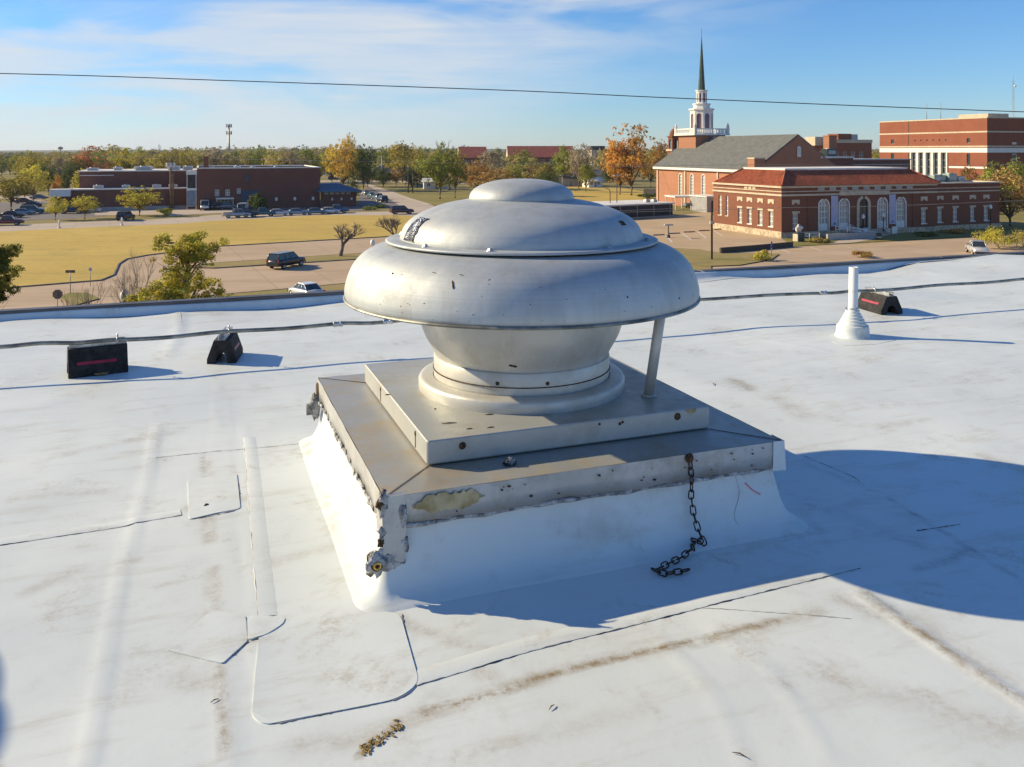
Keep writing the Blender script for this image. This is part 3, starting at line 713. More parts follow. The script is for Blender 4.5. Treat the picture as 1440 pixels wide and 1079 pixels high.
def pipe_block(u, v, an, label, h=.135, w=.19, Lh=.15, stripe=True):
    c = RP(u, v); t = thing('rubber_pipe_support', label, 'pipe support', c, R(an), 'rubber conduit supports on the white roof')
    # arch profile across (y,z), extruded along x
    o = w/2; pr = [(-o, 0), (-o, .028), (-.045, h), (.045, h), (o, .028), (o, 0), (o-.045, 0)]
    for k in range(9): a = PI*k/8; pr.append(((o-.05)*math.cos(a), .006+.062*math.sin(a)))
    pr.append((-o+.045, 0))
    mb = MB(); mb.prism(pr, -Lh, Lh, 'x'); bd = mb.build('body', MT['rubber'], t)
    n = Vector((0, -(h-.028), -(o-.045))).normalized()
    for sgn in (-1, 1):                                                   # reflective stripes on the sloped sides
        mb = MB(); y0, z0, y1, z1 = -o+.014, .028+.037, -o+.020, .028+.055
        f = lambda z: -o + (z-.028)/(h-.028)*(o-.045)
        za, zb = .066, .080; e = .0022
        mb.add([(-Lh*.72, (f(za)-e)*-sgn, za), (Lh*.62, (f(za)-e)*-sgn, za), (Lh*.62, (f(zb)-e)*-sgn, zb+.001), (-Lh*.72, (f(zb)-e)*-sgn, zb+.001)], [(0, 1, 2, 3)])
        mb.build('reflective_stripe', MT['redtape'], t)
    mb = MB(); mb.prism([(-.022, h-.004), (.022, h-.004), (.022, h+.030), (.012, h+.030), (.012, h+.026), (.018, h+.026), (.018, h+.003), (-.018, h+.003), (-.018, h+.026), (-.012, h+.026), (-.012, h+.030), (-.022, h+.030)], -Lh*.95, Lh*.95, 'x'); mb.build('strut_channel', MT['galv'], t)
    return t, h
def clamp(t, pw):                                                          # strap clamp over the pipe
    M_ = (Matrix.Translation(t.location) @ Matrix.Rotation(t.rotation_euler.z, 4, 'Z')).inverted(); p = M_ @ pw
    d = M_.to_3x3() @ RA; pts = []
    side = Vector((0, 0, 1)).cross(d).normalized()
    for k in range(13): a = PI*1.0*k/12; pts.append(p + side*(.0165*math.cos(a)) + Vector((0, 0, .0165*math.sin(a))))
    pts = [pts[0]+side*.012-Vector((0, 0, .016)), pts[0]-Vector((0, 0, .016))] + pts + [pts[-1]-Vector((0, 0, .016))]
    MB().tube(pts, .0045, 6).build('clamp', MT['galv'], t)
    MB().cyl(p+side*.006, .005, p.z+.010, p.z+.035, 6).build('clamp_bolt', MT['galv'], t)
b1, _ = pipe_block(137, 523, 30, 'black rubber pipe support with its long side and red stripe beside a fallen leaf', h=.15)
b2, _ = pipe_block(317, 504, 99, 'black rubber pipe support with open arched end beneath a clamped conduit, casting a square shadow', w=.165, Lh=.13)
b3, _ = pipe_block(1236, 437, -76, 'black rubber pipe support with red stripe behind the white vent pipe')
clamp(b2, P(322, 466.5, RZ+CONH)); clamp(b3, P(1229, 409, RZ+CONH)); clamp(b1, P(165, 478.5, RZ+CONH))

# ------------------------------------------------------------------ white plumbing vent
pb = RP(1199, 472)
VP = thing('plumbing_vent', 'white plastic plumbing vent pipe with stepped sealing boot', 'vent pipe', pb, 0)
mb = MB(); mb.lathe([(.034, .1), (.0305, .12), (.0305, .462), (.0285, .464), (.0265, .462), (.0265, .3)], 24)
mb.xform(Matrix.Rotation(R(.9), 4, 'Y')); mb.build('pipe', MT['pvc'], VP)
boot = [(.120, -.01), (.112, .006), (.107, .02), (.105, .035), (.104, .06), (.101, .073), (.088, .077), (.085, .092), (.077, .097), (.075, .112), (.066, .117), (.064, .132), (.056, .137), (.054, .150), (.047, .155), (.045, .17), (.038, .176), (.0365, .19), (.031, .194)]
mb = MB(); mb.lathe(boot, 56, smooth=False); mb.build('boot', MT['membrane'], VP)
mb = MB(); mb.lathe([(.038, .181), (.0405, .182), (.0405, .189), (.037, .19)], 24); cl_ = mb.build('hose_clamp', MT['galv'], VP)
MB().box(-.050, -.034, -.008, .008, .178, .192).build('clamp_screw', MT['galv'], cl_)

# ------------------------------------------------------------------ litter on the roof
rs = random.Random(4)
def leaf_mesh(L, seed):
    r2 = random.Random(seed); n = 9; pts = []
    for k in range(n): t = k/(n-1); pts.append((L*(t-.5), L*.32*math.sin(PI*t)**.8*r2.uniform(.7, 1.1)))
    top = [(x, y, .004+.006*r2.random()) for x, y in pts]; bot = [(x, -y*r2.uniform(.7, 1.1), .003+.008*r2.random()) for x, y in pts[1:-1]]
    mid = [(x, 0, .012+.003*r2.random()) for x, y in pts]
    mb = MB(); mb.v = top+mid; m = len(top)
    for k in range(m-1): mb.f.append((k, k+1, m+k+1, m+k)); mb.sm.append(False)
    o = len(mb.v); mb.v += bot
    for k in range(m-1):
        a = m+k; b = m+k+1; c = o+k if k < len(bot) else m+k+1; d = o+k-1 if k > 0 else m+k
        f = [a, b] + ([c] if c != b else []) + ([d] if d != a else [])
        if len(f) >= 3: mb.f.append(tuple(f)); mb.sm.append(False)
    return mb
def on_roof(u, v, lift=.002): a, b = pq(u, v); return r2w(a, b, hp(a, b)+lift)
tag(leaf_mesh(.075, 1).build('dry_leaf', MT['leaf_dry'], None, RP(143, 527.5, .004), .5), 'curled yellow-brown dry leaf lying against the rubber pipe support', 'leaf')
lt = thing('leaf_litter', 'small heap of crumbled brown dry leaves lying by a stain on the roof', 'leaf litter', on_roof(537, 1040))
c0 = lt.location
for k in range(60):
    t = rs.random(); u = 512+52*t+rs.uniform(-6, 6); v = 1058-38*t+rs.uniform(-7, 7)
    o = leaf_mesh(rs.uniform(.006, .014), k).build('leaf_crumb', MT['leaf_dry'], lt, on_roof(u, v, .0005)-c0, rs.uniform(0, 6)); o.scale.z = .22
TW = {}
def twig(u, v, L, an, label, name='twig', r=.0014):
    o = MB().tube([(-L/2, 0, .002), (0, L*.06, .004), (L/2, 0, .002)], [r*.5, r, r*.5], 5).build(name, MT['rust'], None, on_roof(u, v, .001), R(an)); tag(o, label, 'twig')
twig(776, 998, .022, 55, 'tiny dark twig on the clean membrane in front of the fan curb')
twig(1004, 542, .05, 80, 'short dark wire end sticking on the white roof right of the base plate', r=.002)
twig(302, 988, .02, 45, 'tiny dark twig beside the brown vertical stain below the triangular patch')
twig(1040, 1068, .03, -30, 'small dark twig near the faint wrinkle at the front of the roof')
twig(290, 712, .018, 60, 'small brown seed pod on the stained rectangular membrane patch', r=.004)
# ------------------------------------------------------------------ town materials
def ground_mat(name, c1, c2, c3, s1, s2, bump=0.0):
    t = NT(name); co = t.coord()
    a = t.noise(co, s1, 6, .6); b = t.noise(co, s2, 6, .7); f = t.noise(co, s2*9, 4, .7)
    c = t.mix(t.ramp(a, .32, .68), c1, c2); c = t.mix(t.ramp(b, .48, .72), c, c3)
    tr_ = t.noise(t.n('ShaderNodeMapping', {0: co, 'Rotation': (0, 0, R(-24)), 'Scale': (.012, .22, 1)}).outputs[0], 1.0, 6, .7)
    c = t.mix(t.math('MULTIPLY', t.ramp(tr_, .46, .66), .55), c, sc3(c3, .85))
    c = t.mix(t.math('MULTIPLY', t.ramp(f, .35, .75), .35), c, sc3(c1, .6))
    return t.fin(c, .9, 0, .2)
def road_mat(name, c1, c2, crack):
    t = NT(name); co = t.coord()
    a = t.noise(co, .07, 6, .6); b = t.noise(co, .5, 6, .7)
    st = t.n('ShaderNodeMapping', {0: co, 'Rotation': (0, 0, R(-25)), 'Scale': (.05, .55, 1)}).outputs[0]
    w = t.noise(st, 1.0, 5, .6)
    c = t.mix(t.ramp(a, .35, .65), c1, c2); c = t.mix(t.math('MULTIPLY', t.ramp(w, .5, .7), .45), c, crack)
    c = t.mix(t.math('MULTIPLY', t.ramp(b, .55, .75), .4), c, crack)
    slab = t.n('ShaderNodeTexBrick', {'Vector': t.n('ShaderNodeMapping', {0: co, 'Rotation': (0, 0, R(-25))}).outputs[0], 'Color1': (1, 1, 1), 'Color2': (.90, .89, .88), 'Mortar': (.55, .52, .50), 'Scale': 1.0, 'Mortar Size': .045, 'Brick Width': 6.0, 'Row Height': 3.6, 'Bias': 0.0}, offset=0.0).outputs[0]
    c = t.mix(.7, c, slab, 'MULTIPLY')
    return t.fin(c, .9, 0, .2)
MT['earth'] = ground_mat('town_ground', (.230, .195, .065), (.300, .235, .100), (.150, .150, .048), .03, .11)
MT['field'] = ground_mat('dry_lawn', (.500, .355, .085), (.560, .400, .105), (.390, .300, .080), .035, .16)
MT['verge'] = ground_mat('verge_grass', (.320, .245, .095), (.230, .205, .060), (.380, .290, .140), .12, .5)
MT['greengrass'] = ground_mat('green_grass', (.190, .180, .050), (.260, .220, .068), (.320, .250, .100), .05, .2)
MT['street'] = road_mat('tan_concrete_street', (.450, .335, .225), (.500, .380, .265), (.340, .255, .175))
MT['lot'] = road_mat('parking_lot_paving', (.470, .345, .215), (.520, .390, .250), (.350, .260, .175))
MT['asphalt'] = road_mat('grey_asphalt', (.170, .155, .150), (.210, .190, .180), (.120, .110, .105))
MT['palecon'] = road_mat('pale_concrete', (.450, .375, .300), (.500, .420, .345), (.360, .300, .240))
MT['kerb'] = mat('kerb_concrete', (.20, .16, .125), .9, 0, .25, .6)
MT['line'] = mat('white_paint_line', (.62, .60, .56), .8, 0, .2, 1.5)
def brick(name, c, v=.18):
    t = NT(name); co = t.coord()
    br = t.n('ShaderNodeTexBrick', {'Vector': t.n('ShaderNodeMapping', {0: co, 'Rotation': (R(90), 0, 0)}).outputs[0], 'Color1': sc3(c, 1-v), 'Color2': sc3(c, 1+v), 'Mortar': sc3(c, 1.3), 'Scale': 1.0, 'Mortar Size': .012, 'Brick Width': .24, 'Row Height': .08}).outputs[0]
    cc = t.mix(.6, t.mix(t.ramp(t.noise(co, .25, 6, .65), .3, .7), sc3(c, 1-v), sc3(c, 1+v)), br)
    cc = t.mix(t.math('MULTIPLY', t.ramp(t.noise(co, 1.6, 5, .7), .5, .75), .3), cc, sc3(c, .7))
    return t.fin(cc, .9, 0, .2)
MT['brick_hall'] = brick('maroon_brick', (.155, .070, .055))
MT['brick_po'] = brick('red_brown_brick', (.175, .075, .048))
MT['brick_ch'] = brick('orange_brick', (.330, .160, .100))
MT['brick_ct'] = brick('courthouse_brick', (.225, .080, .049))
MT['cream'] = mat('cream_stone', (.52, .44, .33), .85, 0, .12, 1.2)
MT['stone'] = mat('rough_stone', (.46, .37, .26), .9, 0, .3, 1.8, bump=.5, bscale=4)
MT['whitetrim'] = mat('white_trim', (.70, .69, .66), .6, 0, .06, 1.0)
MT['slate'] = mat('grey_shingle', (.125, .130, .125), .9, 0, .14, .8)
MT['slate2'] = mat('dark_shingle', (.085, .085, .088), .9, 0, .2, 1.5)
def tile_mat():
    t = NT('red_clay_tile'); co = t.coord()
    a = t.noise(co, 2.6, 5, .7); b = t.noise(co, .3, 4, .6)
    c = t.mix(t.ramp(a, .3, .7), (.24, .060, .030), (.50, .150, .075)); c = t.mix(t.math('MULTIPLY', t.ramp(b, .45, .7), .5), c, (.13, .045, .028))
    return t.fin(c, .8, 0, .3)
MT['tile'] = tile_mat()
MT['redroof'] = mat('red_roof', (.27, .075, .055), .8, 0, .15, .6)
MT['blueroof'] = mat('blue_metal_roof', (.075, .13, .19), .5, .3, .1, .5)
MT['whiteroof'] = mat('white_flat_roof', (.68, .66, .62), .7, 0, .12, .4)
MT['creamroof'] = mat('cream_flat_roof', (.60, .53, .42), .8, 0, .12, .3)
MT['greycap'] = mat('grey_metal_cap', (.35, .35, .36), .5, .4, .1, 1)
def glass_mat(name, c, r=.12):
    t = NT(name); t.fin(c, r, 0, .6); return t.m
MT['glass'] = glass_mat('window_glass', (.035, .05, .06))
MT['glass_pale'] = mat('blind_behind_glass', (.32, .34, .33), .25, 0, .25, 2.5, spec=.6)
MT['louver'] = mat('purple_grey_louver', (.20, .13, .17), .8, 0, .2, 4)
MT['spire'] = mat('green_copper', (.055, .085, .065), .6, .2, .2, .8)
MT['darkpanel'] = mat('dark_screen', (.045, .042, .045), .8, 0, .2, .8)
MT['hvac'] = mat('hvac_beige', (.48, .44, .36), .6, .1, .1, 1)
MT['hvac_green'] = mat('hvac_green', (.24, .32, .28), .6, .1, .1, 1)
MT['hvac_white'] = mat('hvac_white', (.62, .62, .60), .6, .1, .1, 1)
MT['woodpole'] = mat('wooden_pole', (.24, .15, .085), .9, 0, .25, 1.5)
MT['steelpole'] = mat('steel_pole', (.26, .26, .26), .5, .6, .15, 1)
MT['blackpost'] = mat('black_post', (.025, .025, .027), .5, .2, .2, 3)
MT['brownpost'] = mat('brown_post', (.06, .045, .035), .7, .1, .2, 3)
MT['globe'] = mat('white_globe', (.75, .75, .72), .4, 0, .05, 3)
MT['wire'] = mat('overhead_wire', (.045, .055, .055), .6, .3, .2, 1)
MT['palewire'] = mat('weathered_wire', (.40, .36, .31), .5, .5, .15, 1)
MT['banner'] = mat('lavender_banner', (.42, .43, .58), .8, 0, .06, 1)
MT['purple'] = mat('purple_print', (.17, .11, .38), .6, 0, .1, 2)
MT['signback'] = mat('sign_back', (.22, .15, .13), .6, .3, .2, 3)
MT['signdark'] = mat('dark_street_sign', (.10, .07, .06), .6, .1, .2, 3)
MT['bronze'] = mat('pale_carved_stone', (.60, .55, .52), .7, 0, .3, 2.5, bump=.8, bscale=5)
MT['granite'] = mat('black_granite', (.03, .05, .055), .3, 0, .3, 4)
MT['hill'] = ground_mat('wooded_hill', (.050, .060, .035), (.075, .070, .045), (.095, .080, .050), .004, .012)

# ------------------------------------------------------------------ ground, streets, lawns
me = bpy.data.meshes.new('ground'); S = 9000
gv = []; gf = []
rings_ = [0, 60, 150, 320, 700, 1600, 3600, 9000]
for i, r in enumerate(rings_[1:]):
    for k in range(48): gv.append((r*math.cos(2*PI*k/48), r*math.sin(2*PI*k/48)+60, 0))
gf.append(tuple(range(48)))
for i in range(len(rings_)-2):
    for k in range(48): gf.append((i*48+k, (i+1)*48+k, (i+1)*48+(k+1) % 48, i*48+(k+1) % 48))
tag(MB().add(gv, gf).build('ground', MT['earth']), kind='structure')
def gpoly(name, px, m, z, kind='structure'):
    pts = [G(u, v) for u, v in px]; c = sum(pts, Vector())/len(pts); c.z = 0
    bm = bmesh.new(); vs = [bm.verts.new((p.x-c.x, p.y-c.y, z)) for p in pts]; f = bm.faces.new(vs)
    if f.normal.z < 0 or True: bmesh.ops.recalc_face_normals(bm, faces=bm.faces[:])
    bmesh.ops.triangulate(bm, faces=bm.faces[:])
    for f in bm.faces:
        f.normal_update()
        if f.normal.z < 0: f.normal_flip()
    me = bpy.data.meshes.new(name); bm.to_mesh(me); bm.free()
    return tag(mobj(name, me, MT[m], None, c), kind=kind)
def kerb(px, parent=None, w=.16, h=.14, m='kerb', name='kerb'):
    pts = [G(u, v) for u, v in px]; out = []
    mb = MB()
    for a, b in zip(pts[:-1], pts[1:]):
        d = (b-a); L = d.length; d.normalize(); s = Vector((-d.y, d.x, 0))*w/2
        vs = [a-s, b-s, b+s, a+s]; mb.add([(p.x, p.y, 0) for p in vs]+[(p.x, p.y, h) for p in vs], [(4, 5, 6, 7), (0, 1, 5, 4), (1, 2, 6, 5), (2, 3, 7, 6), (3, 0, 4, 7)])
    return tag(mb.build(name, MT[m]), kind='structure')
FAR_K = [(-700, 455), (0, 407), (20, 405), (142, 395), (160, 387.5), (167, 372), (178, 365), (205, 360), (300, 347.5), (420, 340.5), (540, 333.7), (640, 327), (720, 322)]
street = gpoly('street', [(-900, 490)] + FAR_K[1:] + [(935, 331), (1013, 356.5), (1114, 347.5), (1300, 338), (1440, 331), (2200, 312), (2600, 420), (1440, 400), (1000, 420), (720, 440), (300, 470), (0, 500), (-900, 600)], 'street', .006)
FIELD_T = [(720, 314), (640, 308), (560, 303), (450, 303), (300, 311), (250, 315), (125, 320), (0, 326), (-700, 350)]
gpoly('lawn', FAR_K[1:] + FIELD_T, 'field', .03)
kerb(FAR_K[1:])
gpoly('back_street', [(p[0], p[1]) for p in FIELD_T[::-1]] + [(700, 303), (600, 298), (560, 297.5), (450, 299.5), (300, 302.5), (275, 305), (212, 309), (125, 312), (0, 317), (-700, 335)], 'palecon', .010)
MED = [(272, 377), (300, 371), (380, 365.5), (440, 361.5), (510, 357), (620, 350), (720, 343), (720, 350), (620, 357), (500, 365.5), (380, 373), (300, 378)]
gpoly('median', MED, 'verge', .12); kerb(MED + [MED[0]], w=.2, h=.135)
NEARV = [(-60, 445), (60, 436), (180, 427), (300, 416.5), (400, 408), (485, 400), (720, 384), (930, 372), (1000, 371)]
gpoly('near_verge', NEARV + [(1000, 420), (720, 450), (300, 480), (-60, 500)], 'verge', .10); kerb(NEARV)
gpoly('verge_corner', [(84, 418), (98, 413), (122, 413), (140, 421), (100, 432)], 'greengrass', .10)
gpoly('lot_verge', [(948, 350), (985, 352), (1013, 358), (1050, 357), (1096, 358), (1085, 366), (1040, 374), (985, 376), (940, 366)], 'verge', .12)
gpoly('parking_lot', [(985, 352), (948, 350), (900, 350), (840, 330), (840, 309), (900, 309), (946, 305), (1000, 297), (1010, 322), (1099, 336), (1114, 347), (1013, 356.3)], 'lot', .05)
gpoly('forecourt', [(1114, 347), (1099, 336), (1130, 334), (1300, 325), (1500, 312), (1600, 318), (1440, 329), (1300, 336.5)], 'greengrass', .06)
gpoly('front_walk', [(1165, 344), (1185, 337), (1235, 328), (1262, 328), (1225, 338), (1200, 342)], 'palecon', .075)
gpoly('parking_strip', [(1040, 356), (1114, 349.5), (1300, 340), (1300, 344), (1120, 354), (1045, 361)], 'lot', .02)
for (a, b) in (((959, 329), (972, 337.5)), ((982, 327), (993, 335.5)), ((1004, 325), (1016, 332)), ((936, 332), (945, 341)), ((1100, 352), (1112, 357)), ((1140, 348.5), (1158, 354)), ((1180, 346), (1204, 351)), ((1225, 343.5), (1250, 348))):
    pa, pb = G(*a), G(*b); d = (pb-pa).normalized(); s = Vector((-d.y, d.x, 0))*.10; c = (pa+pb)/2
    mb = MB(); mb.add([p-c+Vector((0, 0, .056)) for p in (pa-s, pb-s, pb+s, pa+s)], [(0, 1, 2, 3)]); tag(mb.build('parking_line', MT['line'], None, c), kind='structure')
gpoly('left_lot', [(-300, 322), (-300, 296), (0, 285), (62, 284), (92, 292), (142, 298), (150, 304), (100, 308), (0, 312)], 'asphalt', .02)
gpoly('plaza', [(133, 303), (232, 302), (240, 289), (200, 287), (136, 289)], 'palecon', .03)
gpoly('dock_apron', [(236, 305), (268, 302), (330, 299), (335, 293), (262, 288), (248, 288)], 'palecon', .035)
gpoly('lot_road', [(0, 279), (62, 284), (74, 283), (60, 277), (40, 272), (0, 270)], 'palecon', .025)
gpoly('hall_apron', [(330, 302), (450, 299), (520, 296), (545, 291), (500, 287), (452, 290), (330, 296)], 'asphalt', .03)
SIDE_L = [(507, 256), (520, 263), (543, 277), (564, 291), (570, 297.5)]
SIDE_R = [(640, 302), (605, 288), (574, 278.5), (548, 269), (521, 260), (512, 256)]
gpoly('side_street', SIDE_L + SIDE_R, 'palecon', .015)
gpoly('cross_street', [(420, 256.5), (512, 255.6), (600, 257.5), (760, 262), (760, 260.5), (600, 255.5), (512, 253.8), (420, 254)], 'palecon', .012)
gpoly('annex_lot', [(504, 270), (520, 263), (543, 277), (564, 291), (545, 293), (505, 290)], 'asphalt', .02)
gpoly('corner_lawn', [(523, 261), (548, 269), (574, 278.5), (605, 288), (640, 296), (700, 290), (640, 270), (590, 262)], 'greengrass', .03)
gpoly('church_lawn', [(760, 262), (850, 300), (930, 290), (930, 274), (860, 262)], 'field', .03)
kerb([(605, 288.3), (574, 278.8), (548, 269.2), (521, 260.2)], w=1.3, h=.05, m='palecon', name='sidewalk')
kerb([(1013, 356.3), (1060, 352.5), (1114, 347.5)], w=.35, h=.75, m='brownpost', name='retaining_wall')
# low hills on the horizon
def hill(name, d, hs, seed, x0, x1):
    rs = random.Random(seed); n = 90; mb = MB()
    ph = [rs.uniform(0, 6) for _ in range(4)]
    for i in range(n+1):
        x = x0+(x1-x0)*i/n; h = hs*(1+.22*math.sin(x/1700+ph[0])+.14*math.sin(x/620+ph[1])+.05*math.sin(x/210+ph[2]))
        for k, (dy, f) in enumerate(((-900, 0), (-450, .45), (0, 1), (700, .8), (1500, -.1))): mb.v.append((x, d+dy, h*f if f else -1))
    for i in range(n):
        for k in range(4): mb.f.append((i*5+k, (i+1)*5+k, (i+1)*5+k+1, i*5+k+1)); mb.sm.append(True)
    return tag(mb.build(name, MT['hill']), kind='structure')
hill('hills', 5200, 19, 3, -7000, 7000)

# ------------------------------------------------------------------ building helpers
def wallmesh(L, H, holes, z0=0.0, reveal=.22):
    """wall in its own frame: x along, y inward, z up; holes (x0,x1,z0,z1,arch)"""
    xs = sorted({0, L, *[h[0] for h in holes], *[h[1] for h in holes]}); zs = sorted({z0, H, *[h[2] for h in holes], *[h[3] for h in holes]})
    mb = MB()
    def inh(x, z): return any(h[0] < x < h[1] and h[2] < z < h[3] for h in holes)
    for xa, xb in zip(xs[:-1], xs[1:]):
        for za, zb in zip(zs[:-1], zs[1:]):
            if inh((xa+xb)/2, (za+zb)/2): continue
            mb.add([(xa, 0, za), (xb, 0, za), (xb, 0, zb), (xa, 0, zb)], [(0, 1, 2, 3)])
    for h in holes:
        x0, x1, a, b = h[:4]; arch = len(h) > 4 and h[4]; r = (x1-x0)/2; cx = (x0+x1)/2; sp = b-r
        if not arch:
            mb.add([(x0, 0, a), (x0, 0, b), (x1, 0, b), (x1, 0, a), (x0, reveal, a), (x0, reveal, b), (x1, reveal, b), (x1, reveal, a)], [(0, 1, 5, 4), (1, 2, 6, 5), (2, 3, 7, 6), (3, 0, 4, 7)])
        else:
            arc = [(cx-r*math.cos(PI*k/12), sp+r*math.sin(PI*k/12)) for k in range(13)]
            for k in range(12):
                (xa, za), (xb, zb) = arc[k], arc[k+1]
                mb.add([(xa, 0, za), (xb, 0, zb), (xb, 0, b), (xa, 0, b)], [(0, 1, 2, 3)])
                mb.add([(xa, 0, za), (xb, 0, zb), (xb, reveal, zb), (xa, reveal, za)], [(0, 1, 2, 3)])
            mb.add([(x0, 0, a), (x0, 0, sp), (x1, 0, sp), (x1, 0, a), (x0, reveal, a), (x0, reveal, sp), (x1, reveal, sp), (x1, reveal, a)], [(0, 1, 5, 4), (2, 3, 7, 6), (3, 0, 4, 7)])
    return mb
def FR(ox, oy, ang, oz=0.0): return Matrix.Translation((ox, oy, oz)) @ Matrix.Rotation(R(ang), 4, 'Z')
def put(mb, M_, name, m, parent):
    return mb.xform(M_).build(name, m, parent)
def window(parent, M_, x0, x1, z0, z1, gm='glass', fm='whitetrim', nx=2, nz=3, fw=.09, depth=.16, arch=False, sill=None, name='window'):
    r = (x1-x0)/2; cx = (x0+x1)/2
    mb = MB()
    if arch:
        sp = z1-r; poly = [(x0, z0), (x1, z0)] + [(cx+r*math.cos(PI*k/12), sp+r*math.sin(PI*k/12)) for k in range(13)]
        mb.add([(x, depth+.05, z) for x, z in poly], [tuple(range(len(poly)))])
    else: mb.add([(x0, depth+.05, z0), (x1, depth+.05, z0), (x1, depth+.05, z1), (x0, depth+.05, z1)], [(0, 1, 2, 3)])
    w = put(mb, M_, name, MT[gm], parent)
    fr = MB(); top = z1-r if arch else z1
    for i in range(nx+1):
        x = x0+(x1-x0)*i/nx; a = max(x0, x-fw/2); b = min(x1, x+fw/2)
        if i == 0: b = x0+fw
        if i == nx: a = x1-fw
        fr.box(a, b, depth, depth+.06, z0, top+(r*.93 if arch and 0 < i < nx else 0))
    for k in range(nz+1):
        z = z0+(top-z0)*k/nz; a = max(z0, z-fw/2); b = min(top, z+fw/2)
        if k == 0: b = z0+fw
        if k == nz: a = top-fw
        fr.box(x0+fw, x1-fw, depth+.003, depth+.055, a, b)
    if arch:
        for q0, q1 in ((1.0, 1-fw/r), (.55, .55-fw*.7/r)):
            vs = []; 
            for k in range(13):
                c_, s_ = math.cos(PI*k/12), math.sin(PI*k/12); vs += [(cx+r*q0*c_, depth-.002, top+r*q0*s_), (cx+r*q1*c_, depth-.002, top+r*q1*s_)]
            fr.add(vs, [(2*k, 2*k+1, 2*k+3, 2*k+2) for k in range(12)])
    put(fr, M_, 'frame', MT[fm], w)
    if sill: put(MB().box(x0-.12, x1+.12, -.10, .08, z0-.16, z0-.005), M_, 'sill', MT[sill], w)
    return w
def stone_arch(parent, M_, x0, x1, z0, z1, t=.28, proud=.06, m='cream'):
    r = (x1-x0)/2; cx = (x0+x1)/2; sp = z1-r; mb = MB(); vs = []
    pts = [(x0, z0)] + [(cx-r*math.cos(PI*k/14), sp+r*math.sin(PI*k/14)) for k in range(15)] + [(x1, z0)]
    po = [(x0-t, z0)] + [(cx-(r+t)*math.cos(PI*k/14), sp+(r+t)*math.sin(PI*k/14)) for k in range(15)] + [(x1+t, z0)]
    n = len(pts)
    for (a, b), (c, d) in zip(pts, po): vs += [(a, -proud, b), (c, -proud, d), (c, .0, d), (a, .2, b)]
    fs = []
    for i in range(n-1):
        o = i*4; fs += [(o, o+4, o+5, o+1), (o+1, o+5, o+6, o+2), (o+4, o, o+3, o+7)]
    return put(mb.add(vs, fs), M_, 'arch_surround', MT[m], parent)
def band(parent, M_, x0, x1, z0, z1, proud=.08, m='cream', name='stone_band'):
    return put(MB().box(x0, x1, -proud, .02, z0, z1), M_, name, MT[m], parent)
def flat_block(parent, x0, x1, y0, y1, z0, z1, m, roof_m, par=.5, names=('wall', 'flat_roof', 'parapet_cap')):
    put(MB().box(x0, x1, y0, y1, z0, z1-par), Matrix(), names[0]+'_core', MT[m], parent)

# ---------- maroon brick hall on the left
HO = G(277, 295); AH = R(20)
hall = thing('brick_hall', 'long maroon brick hall with flat white-edged roof beyond the dry lawn', 'building', (HO.x, HO.y, 0), AH)
I4 = Matrix()
fr_front = FR(0, 0, 0)
holes = [(4.0, 5.0, 3.1, 4.7), (6.4, 7.4, 3.1, 4.7), (9.0, 9.9, 3.6, 4.9), (4.6, 7.9, .1, 2.3)]
def simple_walls(parent, L, W, H, m, front_holes=(), left_holes=(), right_holes=(), z0=0.0):
    put(wallmesh(L, H, list(front_holes), z0), FR(0, 0, 0), 'wall', MT[m], parent)
    put(wallmesh(W, H, list(left_holes), z0), FR(0, W, -90), 'wall', MT[m], parent)
    put(wallmesh(W, H, list(right_holes), z0), FR(L, 0, 90), 'wall', MT[m], parent)
    put(wallmesh(L, H, [], z0), FR(L, W, 180), 'wall', MT[m], parent)
simple_walls(hall, 28.7, 32, 9.7, 'brick_hall', holes)
for h in holes[:3]: window(hall, fr_front, *h, gm='glass_pale', nx=2, nz=2)
window(hall, fr_front, *holes[3], gm='glass', nx=4, nz=1, name='door')
put(MB().box(4.2, 8.3, -1.8, 0, 2.45, 2.75), I4, 'awning', MT['whitetrim'], hall)
for x in (4.4, 8.1): put(MB().cyl((x, -1.6), .08, 0, 2.45, 8), I4, 'post', MT['whitetrim'], hall)
put(MB().box(.3, 28.4, .3, 31.7, 9.2, 9.4), I4, 'flat_roof', MT['whiteroof'], hall)
for (a, b, c, d) in ((-.08, 28.78, -.08, .35), (-.08, .35, .352, 31.6), (28.35, 28.78, .352, 31.6), (-.08, 28.78, 31.602, 32.08)): put(MB().box(a, b, c, d, 9.702, 9.95), I4, 'parapet_cap', MT['whiteroof'], hall)
for x in (18.2, 22.6, 27.0):
    l = put(MB().bbox(x-.3, x+.3, -.28, -.01, 1.75, 2.55, .05), I4, 'wall_lamp', MT['whitetrim'], hall)
put(MB().box(9.9, 14.0, -.03, 0, .1, 4.4), I4, 'blue_door', mat('blue_painted_door', (.035, .075, .115), .6, 0, .2, .8), hall)
put(MB().box(11.0, 11.7, -.5, -.02, 6.4, 8.2), I4, 'vent_duct', mat('blue_grey_duct', (.05, .07, .10), .5, .3, .2, 1), hall)
put(MB().box(1.5, 2.6, 4, 5.4, 9.4, 12.6), I4, 'chimney', MT['brick_po'], hall)
